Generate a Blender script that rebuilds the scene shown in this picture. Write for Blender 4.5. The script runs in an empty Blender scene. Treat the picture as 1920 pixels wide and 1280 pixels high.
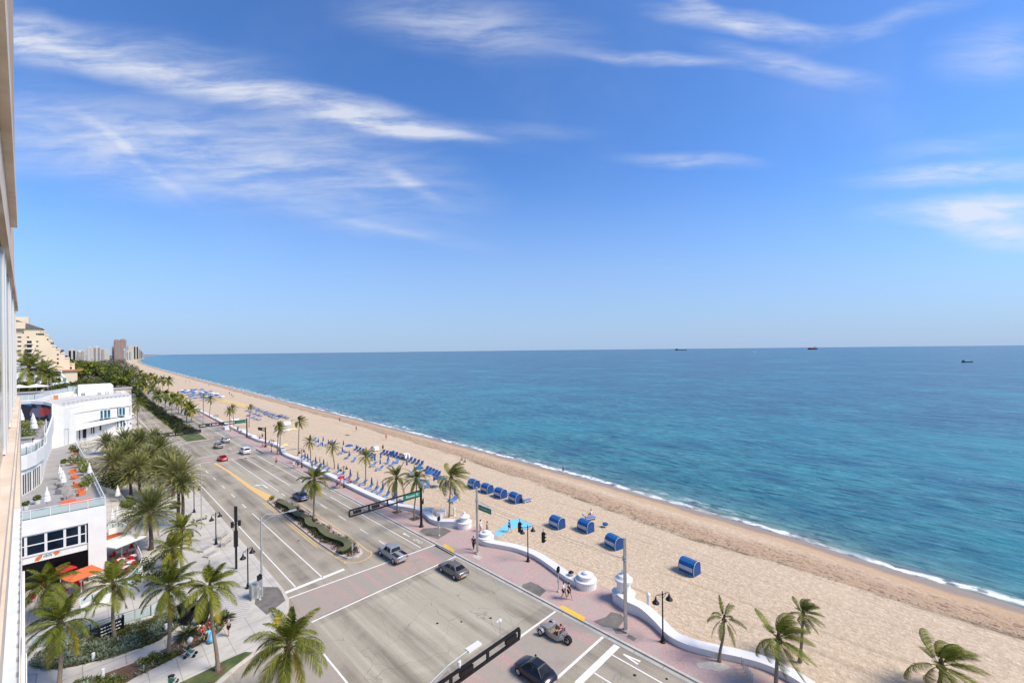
import bpy, bmesh, math, random
from mathutils import Vector, Matrix, noise
random.seed(7)
R = math.radians
sc = bpy.context.scene
COL = sc.collection
PI = math.pi
sin, cos = math.sin, math.cos

# ---------------------------------------------------------------- survey (camera geometry, used to read ground positions)
FPX, YAW, ROLL, HC, CY = 795.0, R(45.6), R(.625), 25.0, 656.5
Fv = Vector((sin(YAW), cos(YAW), 0)); Rv = Vector((cos(YAW), -sin(YAW), 0)); Uv = Vector((0, 0, 1))
Rr = Rv*cos(ROLL) - Uv*sin(ROLL); Ur = Uv*cos(ROLL) + Rv*sin(ROLL)
def ray(u, v): return Fv + Rr*((u-960)/FPX) + Ur*((CY-v)/FPX)
def G(u, v, z=0.0):
    d = ray(u, v); t = (z-HC)/d.z
    return (d.x*t, d.y*t)
def PY(u, v, Y):
    d = ray(u, v); t = Y/d.y
    return (d.x*t, d.z*t+HC)
def P(x, y, z):
    d = Vector((x, y, z-HC)); w = d.dot(Fv)
    return (960+FPX*d.dot(Rr)/w, CY-FPX*d.dot(Ur)/w)

def lerp(a, b, t): return a+(b-a)*t
def interp(T, x):
    if x <= T[0][0]: return T[0][1]
    for (a, b), (c, d) in zip(T, T[1:]):
        if x <= c: return lerp(b, d, (x-a)/(c-a))
    return T[-1][1]
SHORE = [(-6000, -1500), (-1500, -250), (-300, 10), (-60, 57), (-7, 65.6), (2, 66.5), (13, 68.5), (27, 69.7), (49, 71.8), (85, 73.6), (143, 75.2), (200, 76.6), (278, 78.4), (452, 83), (720, 91), (1035, 101), (1400, 116), (1740, 134), (2400, 178), (3400, 262), (6900, 562), (12000, 1200), (26000, 3000)]
def shore(y): return interp(SHORE, y)
def bend(y): return 0 if y < 280 else shore(y)-78.4      # the road and promenade follow the coast far away

# ---------------------------------------------------------------- materials
MATS = {}
def nt(name):
    m = bpy.data.materials.new(name); m.use_nodes = True
    t = m.node_tree; t.nodes.clear()
    out = t.nodes.new('ShaderNodeOutputMaterial'); b = t.nodes.new('ShaderNodeBsdfPrincipled')
    t.links.new(b.outputs[0], out.inputs[0])
    MATS[name] = m
    return m, t, b, out
def N(t, typ, **k):
    n = t.nodes.new(typ)
    for a, v in k.items():
        if a.startswith('i_'):
            key = a[2:]
            key = int(key) if key.isdigit() else key.replace('_', ' ')
            n.inputs[key].default_value = v
        else: setattr(n, a, v)
    return n
def L(t, a, b): t.links.new(a, b)
def ramp(t, src, stops, interp_='LINEAR'):
    r = N(t, 'ShaderNodeValToRGB'); r.color_ramp.interpolation = interp_
    e = r.color_ramp.elements
    e[0].position, e[0].color = stops[0][0], (*stops[0][1], 1)
    e[1].position, e[1].color = stops[-1][0], (*stops[-1][1], 1)
    for p, c in stops[1:-1]:
        x = e.new(p); x.color = (*c, 1)
    L(t, src, r.inputs[0]); return r.outputs[0]
def mixc(t, f, a, b, mode='MIX'):
    m = N(t, 'ShaderNodeMix', data_type='RGBA', blend_type=mode)
    for s, v in ((m.inputs[0], f), (m.inputs[6], a), (m.inputs[7], b)):
        if hasattr(v, 'is_linked'): L(t, v, s)
        elif isinstance(v, (int, float)): s.default_value = v
        else: s.default_value = (*v, 1)
    return m.outputs[2]
def math_(t, op, a, b=None, c=None, clamp=False):
    m = N(t, 'ShaderNodeMath', operation=op); m.use_clamp = clamp
    for i, v in enumerate((a, b, c)):
        if v is None: continue
        if hasattr(v, 'is_linked'): L(t, v, m.inputs[i])
        else: m.inputs[i].default_value = v
    return m.outputs[0]
def smooth(t, x, lo, hi, a=0., b=1.):
    m = N(t, 'ShaderNodeMapRange', interpolation_type='SMOOTHSTEP')
    L(t, x, m.inputs[0])
    for i, v in zip((1, 2, 3, 4), (lo, hi, a, b)): m.inputs[i].default_value = v
    return m.outputs[0]
def coords(t, scale=(1, 1, 1), rot=(0, 0, 0), kind='Object'):
    c = N(t, 'ShaderNodeTexCoord'); m = N(t, 'ShaderNodeMapping')
    m.inputs['Scale'].default_value = scale; m.inputs['Rotation'].default_value = rot
    L(t, c.outputs[kind], m.inputs[0]); return m.outputs[0]
def noise_(t, vec, scale, detail=4, rough=.55, dist=0):
    n = N(t, 'ShaderNodeTexNoise'); n.inputs['Scale'].default_value = scale; n.inputs['Detail'].default_value = detail
    n.inputs['Roughness'].default_value = rough; n.inputs['Distortion'].default_value = dist
    L(t, vec, n.inputs['Vector']); return n.outputs['Fac']
def bump(t, b, h, strength=.3, dist=.05):
    n = N(t, 'ShaderNodeBump'); n.inputs['Strength'].default_value = strength; n.inputs['Distance'].default_value = dist
    L(t, h, n.inputs['Height']); L(t, n.outputs[0], b.inputs['Normal'])
def mat(name, col, rough=.6, metal=0, var=.12, scale=3., bmp=0., spec=.4, coat=0):
    """one colour with a little wear: noise varies it by +-var"""
    if name in MATS: return MATS[name]
    m, t, b, o = nt(name)
    v = coords(t); n = noise_(t, v, scale, 5, .6)
    lo = tuple(c*(1-var) for c in col); hi = tuple(min(1, c*(1+var)) for c in col)
    L(t, ramp(t, n, [(.3, lo), (.7, hi)]), b.inputs['Base Color'])
    b.inputs['Roughness'].default_value = rough; b.inputs['Metallic'].default_value = metal
    b.inputs['Specular IOR Level'].default_value = spec
    if coat: b.inputs['Coat Weight'].default_value = coat; b.inputs['Coat Roughness'].default_value = .05
    if bmp: bump(t, b, noise_(t, v, scale*6, 3), bmp, .02)
    return m
def leafmat(name, lo, hi, hue2=None, trans=.18):
    m, t, b, o = nt(name)
    a = N(t, 'ShaderNodeAttribute', attribute_name='tint')
    oi = N(t, 'ShaderNodeObjectInfo')
    stops = [(0, lo), (.55, hi)] + ([(.8, hi), (1, hue2)] if hue2 else [(1, hi)])
    c = ramp(t, a.outputs['Fac'], stops)
    k = N(t, 'ShaderNodeHueSaturation'); L(t, c, k.inputs['Color'])
    L(t, math_(t, 'MULTIPLY_ADD', oi.outputs['Random'], .5, .75), k.inputs['Value'])
    L(t, math_(t, 'MULTIPLY_ADD', oi.outputs['Random'], -.03, .515), k.inputs['Hue'])
    L(t, k.outputs[0], b.inputs['Base Color']); b.inputs['Roughness'].default_value = .5
    b.inputs['Specular IOR Level'].default_value = .15
    tr = N(t, 'ShaderNodeBsdfTranslucent'); L(t, k.outputs[0], tr.inputs[0])
    mx = N(t, 'ShaderNodeMixShader'); mx.inputs[0].default_value = trans
    L(t, b.outputs[0], mx.inputs[1]); L(t, tr.outputs[0], mx.inputs[2]); L(t, mx.outputs[0], o.inputs[0])
    return m

def build_mats():
    mat('white_stucco', (.76, .735, .69), .8, var=.05, scale=.8, bmp=.1)
    mat('dark_stucco', (.46, .35, .26), .9, var=.2, scale=1.2, bmp=.4)  # darker, browner stucco for the upper ledge
    mat('white_paint', (.72, .70, .665), .55, var=.04, scale=1.2)
    mat('white_trim', (.70, .69, .66), .4, var=.03)
    mat('cream_wall', (.76, .62, .43), .8, var=.06, scale=.1)
    mat('white_fabric', (.72, .69, .64), .9, var=.06, scale=4)
    mat('dark_roof', (.10, .09, .10), .8, var=.2, scale=.6)
    mat('grey_roof', (.42, .40, .37), .8, var=.15, scale=.5)
    mat('roof_pale', (.56, .53, .49), .85, var=.18, scale=.35)
    mat('deck_grey', (.34, .32, .29), .8, var=.1, scale=.5)
    mat('black_metal', (.012, .011, .011), .45, .2, var=.3)
    mat('galvanised', (.42, .42, .40), .55, .3, var=.18, scale=1.5)
    mat('silver_metal', (.6, .6, .6), .35, .6, var=.1)
    mat('pole_concrete', (.40, .36, .30), .8, var=.15, scale=2, bmp=.1)
    mat('orange_fabric', (.68, .15, .045), .8, var=.12)
    mat('red_fabric', (.5, .02, .02), .8, var=.3, scale=3)
    mat('blue_canvas', (.014, .115, .32), .85, var=.15, scale=1.2)
    mat('deep_blue_canvas', (.014, .06, .20), .7, var=.15, scale=2)
    mat('pale_blue_canvas', (.13, .22, .42), .75, var=.15, scale=3)
    mat('grey_canvas', (.45, .46, .48), .8, var=.12, scale=3)
    mat('yellow_plastic', (.80, .58, .18), .5, var=.1)
    mat('bark', (.20, .155, .115), .9, var=.3, scale=5, bmp=.5)
    mat('palm_trunk', (.215, .165, .12), .9, var=.3, scale=6, bmp=.5)
    mat('dark_trunk', (.085, .055, .04), .95, var=.4, scale=6, bmp=.7)
    mat('tyre', (.012, .012, .012), .85, var=.2)
    mat('rim', (.5, .5, .5), .3, .8, var=.1)
    mat('red_lens', (.4, .01, .01), .2, var=.05)
    mat('clear_lens', (.75, .75, .72), .15, var=.05)
    mat('skin', (.52, .28, .18), .6, var=.1)
    mat('hair', (.03, .018, .012), .7, var=.2)
    mat('tin', (.45, .42, .40), .6, .2, var=.15)
    mat('wood', (.28, .13, .06), .7, var=.3)
    mat('terracotta', (.5, .2, .09), .8, var=.1)
    mat('stone', (.5, .45, .38), .85, var=.15, scale=4, bmp=.3)
    mat('green_sign', (.005, .17, .10), .5, var=.05)
    mat('mulch', (.13, .075, .05), .95, var=.5, scale=5, bmp=.8)
    mat('pink_ground', (.50, .34, .28), .95, var=.3, scale=5, bmp=.4)
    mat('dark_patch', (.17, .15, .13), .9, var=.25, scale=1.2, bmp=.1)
    mat('tower_white', (.50, .465, .42), .85, var=.1, scale=.1)
    mat('tower_band', (.24, .22, .205), .8, var=.1, scale=.1)
    mat('rose_brick', (.36, .205, .165), .85, var=.12, scale=.1)
    mat('hull', (.05, .05, .08), .5, var=.1)
    mat('hull_red', (.3, .05, .03), .5, var=.1)
    for n, c in dict(dark=(.015, .017, .02), teal=(.02, .15, .22), navy=(.008, .018, .035), green=(.20, .30, .29)).items():
        m, t, b, o = nt('glass_'+n)
        v = coords(t, (1, 1, 1)); nn = noise_(t, v, .9, 3)
        L(t, ramp(t, nn, [(.35, tuple(x*.5 for x in c)), (.65, tuple(x*1.3 for x in c))]), b.inputs['Base Color'])
        b.inputs['Roughness'].default_value = .12; b.inputs['Specular IOR Level'].default_value = .3
    m, t, b, o = nt('rail_glass')
    b.inputs['Base Color'].default_value = (.55, .66, .63, 1); b.inputs['Roughness'].default_value = .1; b.inputs['Alpha'].default_value = .55
    for n, c in dict(silver=(.31, .315, .32), grey=(.15, .137, .12), black=(.012, .011, .016), red=(.48, .012, .02), white=(.72, .71, .68), blue=(.02, .04, .12), beige=(.35, .30, .24)).items():
        mat('paint_'+n, c, .3, .25 if n != 'white' else 0, var=.04, coat=.6)
    for n, c in dict(black=(.015, .015, .018), navy=(.02, .03, .09), white=(.75, .74, .72), grey=(.33, .30, .27), cyan=(.18, .54, .76), pink=(.75, .22, .25), red=(.6, .02, .04), coral=(.75, .16, .08), green=(.03, .13, .09), khaki=(.35, .27, .18), brown=(.16, .07, .04), purple=(.25, .06, .2)).items():
        mat('cloth_'+n, c, .9, var=.12, scale=8)
    leafmat('coconut_leaf', (.012, .022, .004), (.20, .215, .024), (.50, .32, .04))
    leafmat('date_leaf', (.032, .044, .014), (.25, .25, .08), (.40, .27, .12))
    leafmat('broad_leaf', (.014, .022, .007), (.10, .115, .032))
    leafmat('bright_leaf', (.028, .045, .008), (.17, .195, .028))
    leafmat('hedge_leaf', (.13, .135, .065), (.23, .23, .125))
    leafmat('dark_shrub_hedge_shade', (.012, .016, .008), (.055, .065, .022))  # dark shrubs, and the painted shade on the clipped hedge's sides
    leafmat('agave_leaf', (.05, .07, .04), (.25, .29, .19))
    leafmat('wood_leaf', (.05, .055, .035), (.15, .15, .085), (.24, .20, .14))
    leafmat('dry_leaf', (.16, .10, .05), (.38, .25, .13))
    # own building stucco
    m, t, b, o = nt('rough_stucco')
    v = coords(t); n1 = noise_(t, v, 1.2, 6, .65); n2 = noise_(t, v, 30, 3)
    L(t, ramp(t, n1, [(.3, (.55, .43, .32)), (.55, (.68, .56, .44)), (.8, (.76, .67, .56))]), b.inputs['Base Color'])
    b.inputs['Roughness'].default_value = .9; bump(t, b, n2, .5, .01)
    # ---- asphalt: long tyre streaks along the road, blotches, cracks
    m, t, b, o = nt('asphalt')
    v = coords(t); vs = coords(t, (1, .035, 1))
    st = noise_(t, vs, 1.1, 4, .6); bl = noise_(t, v, .13, 5, .6, .5); fine = noise_(t, v, 9, 3, .7)
    c = ramp(t, st, [(.30, (.24, .205, .155)), (.5, (.36, .31, .24)), (.68, (.46, .41, .325))])
    sx = N(t, 'ShaderNodeSeparateXYZ'); L(t, v, sx.inputs[0]); st2 = noise_(t, coords(t, (1, .06, 1)), .8, 4, .6)
    for xc in (17.35, 20.1, 26.45, 28.95):
        k = smooth(t, math_(t, 'ABSOLUTE', math_(t, 'SUBTRACT', sx.outputs[0], xc)), .75, .15, 0, .75); c = mixc(t, math_(t, 'MULTIPLY', k, smooth(t, st2, .36, .60)), c, (.17, .14, .105))
    c = mixc(t, smooth(t, bl, .42, .66, 0, .8), c, (.44, .39, .30))
    c = mixc(t, smooth(t, bl, .47, .30, 0, .35), c, (.22, .185, .14))
    cr = N(t, 'ShaderNodeTexVoronoi', feature='DISTANCE_TO_EDGE'); cr.inputs['Scale'].default_value = .22
    wv = N(t, 'ShaderNodeVectorMath', operation='ADD'); L(t, v, wv.inputs[0])
    nz = N(t, 'ShaderNodeTexNoise'); nz.inputs['Scale'].default_value = .6; L(t, v, nz.inputs['Vector']); L(t, nz.outputs['Color'], wv.inputs[1])
    L(t, wv.outputs[0], cr.inputs['Vector'])
    c = mixc(t, smooth(t, cr.outputs['Distance'], .006, 0, 0, .45), c, (.14, .12, .10))
    c = mixc(t, .35, c, ramp(t, fine, [(.3, (.15, .14, .12)), (.7, (.5, .47, .41))]), 'OVERLAY')
    L(t, c, b.inputs['Base Color']); b.inputs['Roughness'].default_value = .85; bump(t, b, fine, .25, .01)
    m2 = m.copy(); m2.name = 'pale_asphalt'; MATS['pale_asphalt'] = m2
    for nd in m2.node_tree.nodes:
        if nd.type == 'VALTORGB':
            for e in nd.color_ramp.elements: e.color = (min(1, e.color[0]*1.16+.02), min(1, e.color[1]*1.18+.025), min(1, e.color[2]*1.17+.02), 1)
            break
    # ---- pink worn crosswalk
    def pink(name, p1, p2, g, stretch, amt, lo=.40, hi=.62):
        m, t, b, o = nt(name)
        v = coords(t); vs = coords(t, stretch)
        a = noise_(t, vs, .9, 5, .65); f = noise_(t, v, 6, 4, .7); w = noise_(t, v, .35, 4)
        c = mixc(t, smooth(t, f, .35, .65), p1, p2)
        c = mixc(t, smooth(t, a, lo, hi, 0, amt), c, g)
        c = mixc(t, smooth(t, w, .55, .75, 0, .35), c, tuple(x*.65 for x in g))
        br = N(t, 'ShaderNodeTexBrick'); br.inputs['Scale'].default_value = 4
        br.inputs['Color1'].default_value = (1, 1, 1, 1); br.inputs['Color2'].default_value = (.82, .82, .82, 1); br.inputs['Mortar'].default_value = (.72, .70, .68, 1)
        L(t, v, br.inputs['Vector'])
        c = mixc(t, .55, c, br.outputs['Color'], 'MULTIPLY')
        L(t, c, b.inputs['Base Color']); b.inputs['Roughness'].default_value = .85; bump(t, b, f, .2, .01)
    pink('pink_crossing', (.50, .33, .275), (.42, .285, .24), (.36, .32, .255), (1, .06, 1), .9, .38, .56)
    pink('pink_pavers', (.56, .37, .32), (.44, .30, .27), (.42, .36, .31), (.5, .5, 1), .55)
    # ---- paint with wear
    for n, c in dict(line_white=(.80, .76, .68), line_yellow=(.74, .47, .16), tactile_yellow=(.85, .50, .03)).items():
        m, t, b, o = nt(n)
        v = coords(t); w = noise_(t, v, 2.5, 6, .75)
        L(t, mixc(t, smooth(t, w, .52, .75, 0, .25 if n == 'tactile_yellow' else .75), c, (.34, .31, .26)), b.inputs['Base Color'])
        b.inputs['Roughness'].default_value = .6
        if n == 'tactile_yellow':
            d = N(t, 'ShaderNodeTexVoronoi'); d.inputs['Scale'].default_value = 9; L(t, v, d.inputs['Vector']); bump(t, b, d.outputs['Distance'], .5, .02)
    # ---- concrete with joints
    def conc(name, col, js):
        m, t, b, o = nt(name)
        v = coords(t); a = noise_(t, v, .5, 6, .65); f = noise_(t, v, 12, 3)
        c = ramp(t, a, [(.3, tuple(x*.78 for x in col)), (.5, col), (.75, tuple(min(1, x*1.1) for x in col))])
        br = N(t, 'ShaderNodeTexBrick', offset=0.); br.inputs['Scale'].default_value = js; br.inputs['Mortar Size'].default_value = .008
        br.inputs['Row Height'].default_value = .5; br.inputs['Brick Width'].default_value = .5
        for k, q in (('Color1', 1), ('Color2', .95), ('Mortar', .62)): br.inputs[k].default_value = (q, q, q, 1)
        L(t, v, br.inputs['Vector'])
        c = mixc(t, 1, c, br.outputs['Color'], 'MULTIPLY')
        L(t, c, b.inputs['Base Color']); b.inputs['Roughness'].default_value = .85; bump(t, b, f, .15, .01)
    conc('concrete', (.53, .49, .42), .28)
    conc('kerb_concrete', (.56, .50, .42), .5)
    conc('path_concrete', (.46, .43, .38), .2)
    # wavy stone mosaic
    m, t, b, o = nt('wave_mosaic')
    v = coords(t, (1, 1, 1), (0, 0, R(25)))
    w = N(t, 'ShaderNodeTexWave', wave_type='BANDS', bands_direction='Y'); w.inputs['Scale'].default_value = .9; w.inputs['Distortion'].default_value = 5; w.inputs['Detail'].default_value = 2
    L(t, v, w.inputs['Vector'])
    L(t, ramp(t, w.outputs['Fac'], [(.2, (.34, .32, .30)), (.55, (.62, .58, .52)), (.9, (.5, .45, .38))]), b.inputs['Base Color']); b.inputs['Roughness'].default_value = .8
    # ---- grass
    m, t, b, o = nt('grass')
    v = coords(t); a = noise_(t, v, .6, 5); f = noise_(t, v, 14, 4, .7)
    c = mixc(t, smooth(t, a, .35, .7), (.045, .075, .014), (.14, .15, .045))
    c = mixc(t, .5, c, ramp(t, f, [(.3, (.2, .2, .2)), (.7, (.8, .8, .8))]), 'OVERLAY')
    L(t, c, b.inputs['Base Color']); b.inputs['Roughness'].default_value = .9; bump(t, b, f, .8, .05)
    # ---- far ground
    m, t, b, o = nt('town_ground')
    v = coords(t); a = noise_(t, v, .02, 6)
    L(t, mixc(t, smooth(t, a, .45, .6), (.06, .07, .03), (.30, .27, .21)), b.inputs['Base Color']); b.inputs['Roughness'].default_value = .95
    # ---- sand
    m, t, b, o = nt('sand')
    v = coords(t); d = N(t, 'ShaderNodeAttribute', attribute_name='dshore').outputs['Fac']; wd = N(t, 'ShaderNodeAttribute', attribute_name='dweed').outputs['Fac']
    big = noise_(t, v, .12, 5, .6); med = noise_(t, v, 2.6, 6, .7); fine = noise_(t, v, 8, 3, .7)
    rip = noise_(t, coords(t, (1, .32, 1), (0, 0, R(33))), 4.2, 3, .65, .3)
    foot = N(t, 'ShaderNodeTexVoronoi'); foot.inputs['Scale'].default_value = 1.8; foot.inputs['Randomness'].default_value = 1
    fm = N(t, 'ShaderNodeVectorMath', operation='ADD'); L(t, coords(t, (1, .55, 1)), fm.inputs[0])
    nz = N(t, 'ShaderNodeTexNoise'); nz.inputs['Scale'].default_value = 1.5; L(t, v, nz.inputs['Vector']); L(t, nz.outputs['Color'], fm.inputs[1]); L(t, fm.outputs[0], foot.inputs['Vector'])
    c = mixc(t, smooth(t, med, .33, .68), (.53, .398, .262), (.70, .553, .388))
    c = mixc(t, smooth(t, rip, .42, .60, .45, 0), c, (.40, .295, .20))
    c = mixc(t, smooth(t, big, .5, .7, 0, .35), c, (.68, .52, .35))
    wob = math_(t, 'MULTIPLY_ADD', math_(t, 'SUBTRACT', big, .5), 5, 0)
    # trampled brown band just seaward of the weed line
    x = math_(t, 'ADD', wd, math_(t, 'MULTIPLY', math_(t, 'SUBTRACT', med, .5), 2.2))
    band = math_(t, 'MULTIPLY', smooth(t, x, -.1, .8), smooth(t, math_(t, 'ADD', x, wob), 7.6, 3.2))
    tr = mixc(t, smooth(t, foot.outputs['Distance'], .10, .5), (.21, .13, .08), (.44, .30, .19))
    c = mixc(t, math_(t, 'MULTIPLY', band, .95), c, tr)
    trk = noise_(t, coords(t, (1, .012, 1), (0, 0, R(-2))), 1.6, 3, .7)
    c = mixc(t, math_(t, 'MULTIPLY', smooth(t, trk, .56, .63, 0, .5), smooth(t, big, .35, .6)), c, (.37, .27, .18))
    weed = math_(t, 'MULTIPLY', smooth(t, math_(t, 'ABSOLUTE', math_(t, 'SUBTRACT', x, -.1)), .75, .08), smooth(t, noise_(t, coords(t, (1, .25, 1)), .35, 5, .7), .46, .60))
    c = mixc(t, math_(t, 'MULTIPLY', weed, .8), c, (.10, .065, .035))
    y2 = math_(t, 'ADD', d, math_(t, 'MULTIPLY', math_(t, 'SUBTRACT', noise_(t, v, .25, 4), .5), 2.2))
    c = mixc(t, smooth(t, y2, -5.2, -3.4, 0, .7), c, (.46, .30, .17))
    c = mixc(t, smooth(t, y2, -3.0, -1.3, 0, .85), c, (.27, .20, .145))
    c = mixc(t, .22, c, ramp(t, fine, [(.3, (.2, .2, .2)), (.7, (.85, .85, .85))]), 'OVERLAY')
    L(t, c, b.inputs['Base Color'])
    L(t, smooth(t, y2, -3, -1, .95, .35), b.inputs['Roughness']); b.inputs['Specular IOR Level'].default_value = .25
    h = math_(t, 'ADD', math_(t, 'MULTIPLY', rip, .6), math_(t, 'ADD', math_(t, 'MULTIPLY', med, .7), math_(t, 'MULTIPLY', math_(t, 'MULTIPLY', foot.outputs['Distance'], band), .9)))
    h = math_(t, 'MULTIPLY', h, smooth(t, y2, -2.5, -5, .05, 1))
    bump(t, b, h, .65, .26)
    # ---- sea
    m, t, b, o = nt('sea_water')
    v = coords(t); d = N(t, 'ShaderNodeAttribute', attribute_name='dshore').outputs['Fac']
    big = noise_(t, coords(t, (1, .35, 1)), .006, 5, .6); sw = noise_(t, coords(t, (1, .38, 1), (0, 0, R(-8))), .30, 6, .68, .3)
    mid = noise_(t, coords(t, (1, .85, 1), (0, 0, R(10))), .045, 6, .68)
    dl = math_(t, 'LOGARITHM', math_(t, 'MAXIMUM', math_(t, 'MULTIPLY', d, math_(t, 'MULTIPLY_ADD', big, 1.2, .4)), 1), 10)
    dn = math_(t, 'DIVIDE', dl, 4)
    c = ramp(t, dn, [(0, (.28, .28, .21)), (.13, (.10, .215, .20)), (.28, (.034, .175, .20)), (.44, (.028, .178, .22)), (.56, (.022, .122, .175)), (.70, (.020, .082, .13)), (1, (.022, .068, .108))])
    c = mixc(t, smooth(t, sw, .50, .72, 0, .72), c, (.006, .040, .085))
    c = mixc(t, smooth(t, sw, .48, .30, 0, .50), c, (.05, .27, .28))
    rp = noise_(t, coords(t, (1, .30, 1), (0, 0, R(-4))), .95, 5, .7, .2); c = mixc(t, smooth(t, rp, .50, .62, 0, .7), c, (.006, .05, .085)); c = mixc(t, smooth(t, rp, .46, .36, 0, .5), c, (.11, .32, .34))
    c = mixc(t, smooth(t, mid, .48, .64, 0, .6), c, (.008, .065, .13)); c = mixc(t, smooth(t, mid, .44, .32, 0, .45), c, (.05, .29, .31)); pat = noise_(t, coords(t, (1, .8, 1)), .010, 6, .7); c = mixc(t, smooth(t, pat, .50, .64, 0, .5), c, (.02, .23, .27)); c = mixc(t, smooth(t, pat, .44, .34, 0, .45), c, (.008, .06, .12))
    cap = noise_(t, coords(t, (1, .4, 1)), .45, 5, .75)
    c = mixc(t, math_(t, 'MULTIPLY', smooth(t, cap, .66, .72, 0, .7), smooth(t, d, 10, 60)), c, (.6, .7, .72))
    # foam lines following the shore
    fn = noise_(t, coords(t, (1, .5, 1)), .9, 6, .7); wb = noise_(t, coords(t, (1, 1, 1)), .07, 3)
    y = math_(t, 'ADD', d, math_(t, 'MULTIPLY', math_(t, 'ADD', math_(t, 'SUBTRACT', wb, .5), math_(t, 'MULTIPLY', math_(t, 'SUBTRACT', noise_(t, coords(t, (1, .7, 1)), .5, 4, .6), .5), .5)), 3.6))
    f1 = math_(t, 'MULTIPLY', smooth(t, math_(t, 'ABSOLUTE', math_(t, 'SUBTRACT', y, .8)), 1.0, .25), smooth(t, fn, .40, .52))
    f2 = math_(t, 'MULTIPLY', math_(t, 'MULTIPLY', smooth(t, math_(t, 'ABSOLUTE', math_(t, 'SUBTRACT', y, 3.6)), 1.3, .2), smooth(t, fn, .47, .60)), smooth(t, noise_(t, coords(t, (1, 1, 1)), .035, 2), .42, .58))
    f0 = math_(t, 'MULTIPLY', smooth(t, y, -.2, .3, 0, .0), fn)
    f1 = math_(t, 'MULTIPLY', f1, smooth(t, noise_(t, coords(t, (1, 1, 1)), .11, 3, .6), .36, .52, .25, 1))
    foam = math_(t, 'MAXIMUM', f1, math_(t, 'MULTIPLY', f2, .8))
    c = mixc(t, foam, c, (.85, .86, .84))
    L(t, c, b.inputs['Base Color'])
    L(t, math_(t, 'MULTIPLY_ADD', foam, .5, .26), b.inputs['Roughness']); b.inputs['Specular IOR Level'].default_value = .25
    w1 = noise_(t, coords(t, (1, .38, 1), (0, 0, R(-6))), .45, 5, .62, .3); w2 = noise_(t, coords(t, (1, .5, 1), (0, 0, R(8))), .12, 3)
    bump(t, b, math_(t, 'ADD', math_(t, 'MULTIPLY', w1, .8), math_(t, 'MULTIPLY', w2, 1.6)), 1.0, .75)
    # mural
    m, t, b, o = nt('mural_paint')
    v = coords(t, (1, 1, 1), (0, R(30), 0)); vr = N(t, 'ShaderNodeTexVoronoi'); vr.inputs['Scale'].default_value = .75; L(t, v, vr.inputs['Vector'])
    s = N(t, 'ShaderNodeSeparateColor'); L(t, vr.outputs['Color'], s.inputs[0])
    L(t, ramp(t, s.outputs[0], [(0, (.02, .02, .035)), (.62, (.03, .03, .05)), (.63, (.65, .07, .05)), (.82, (.16, .16, .20)), (.92, (.06, .30, .50))], 'CONSTANT'), b.inputs['Base Color'])
    # corrugated strip
    m, t, b, o = nt('flashing')
    v = coords(t); n1 = noise_(t, v, 3, 4)
    L(t, ramp(t, n1, [(.3, (.58, .62, .64)), (.7, (.72, .76, .78))]), b.inputs['Base Color']); b.inputs['Roughness'].default_value = .5
build_mats()

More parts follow.
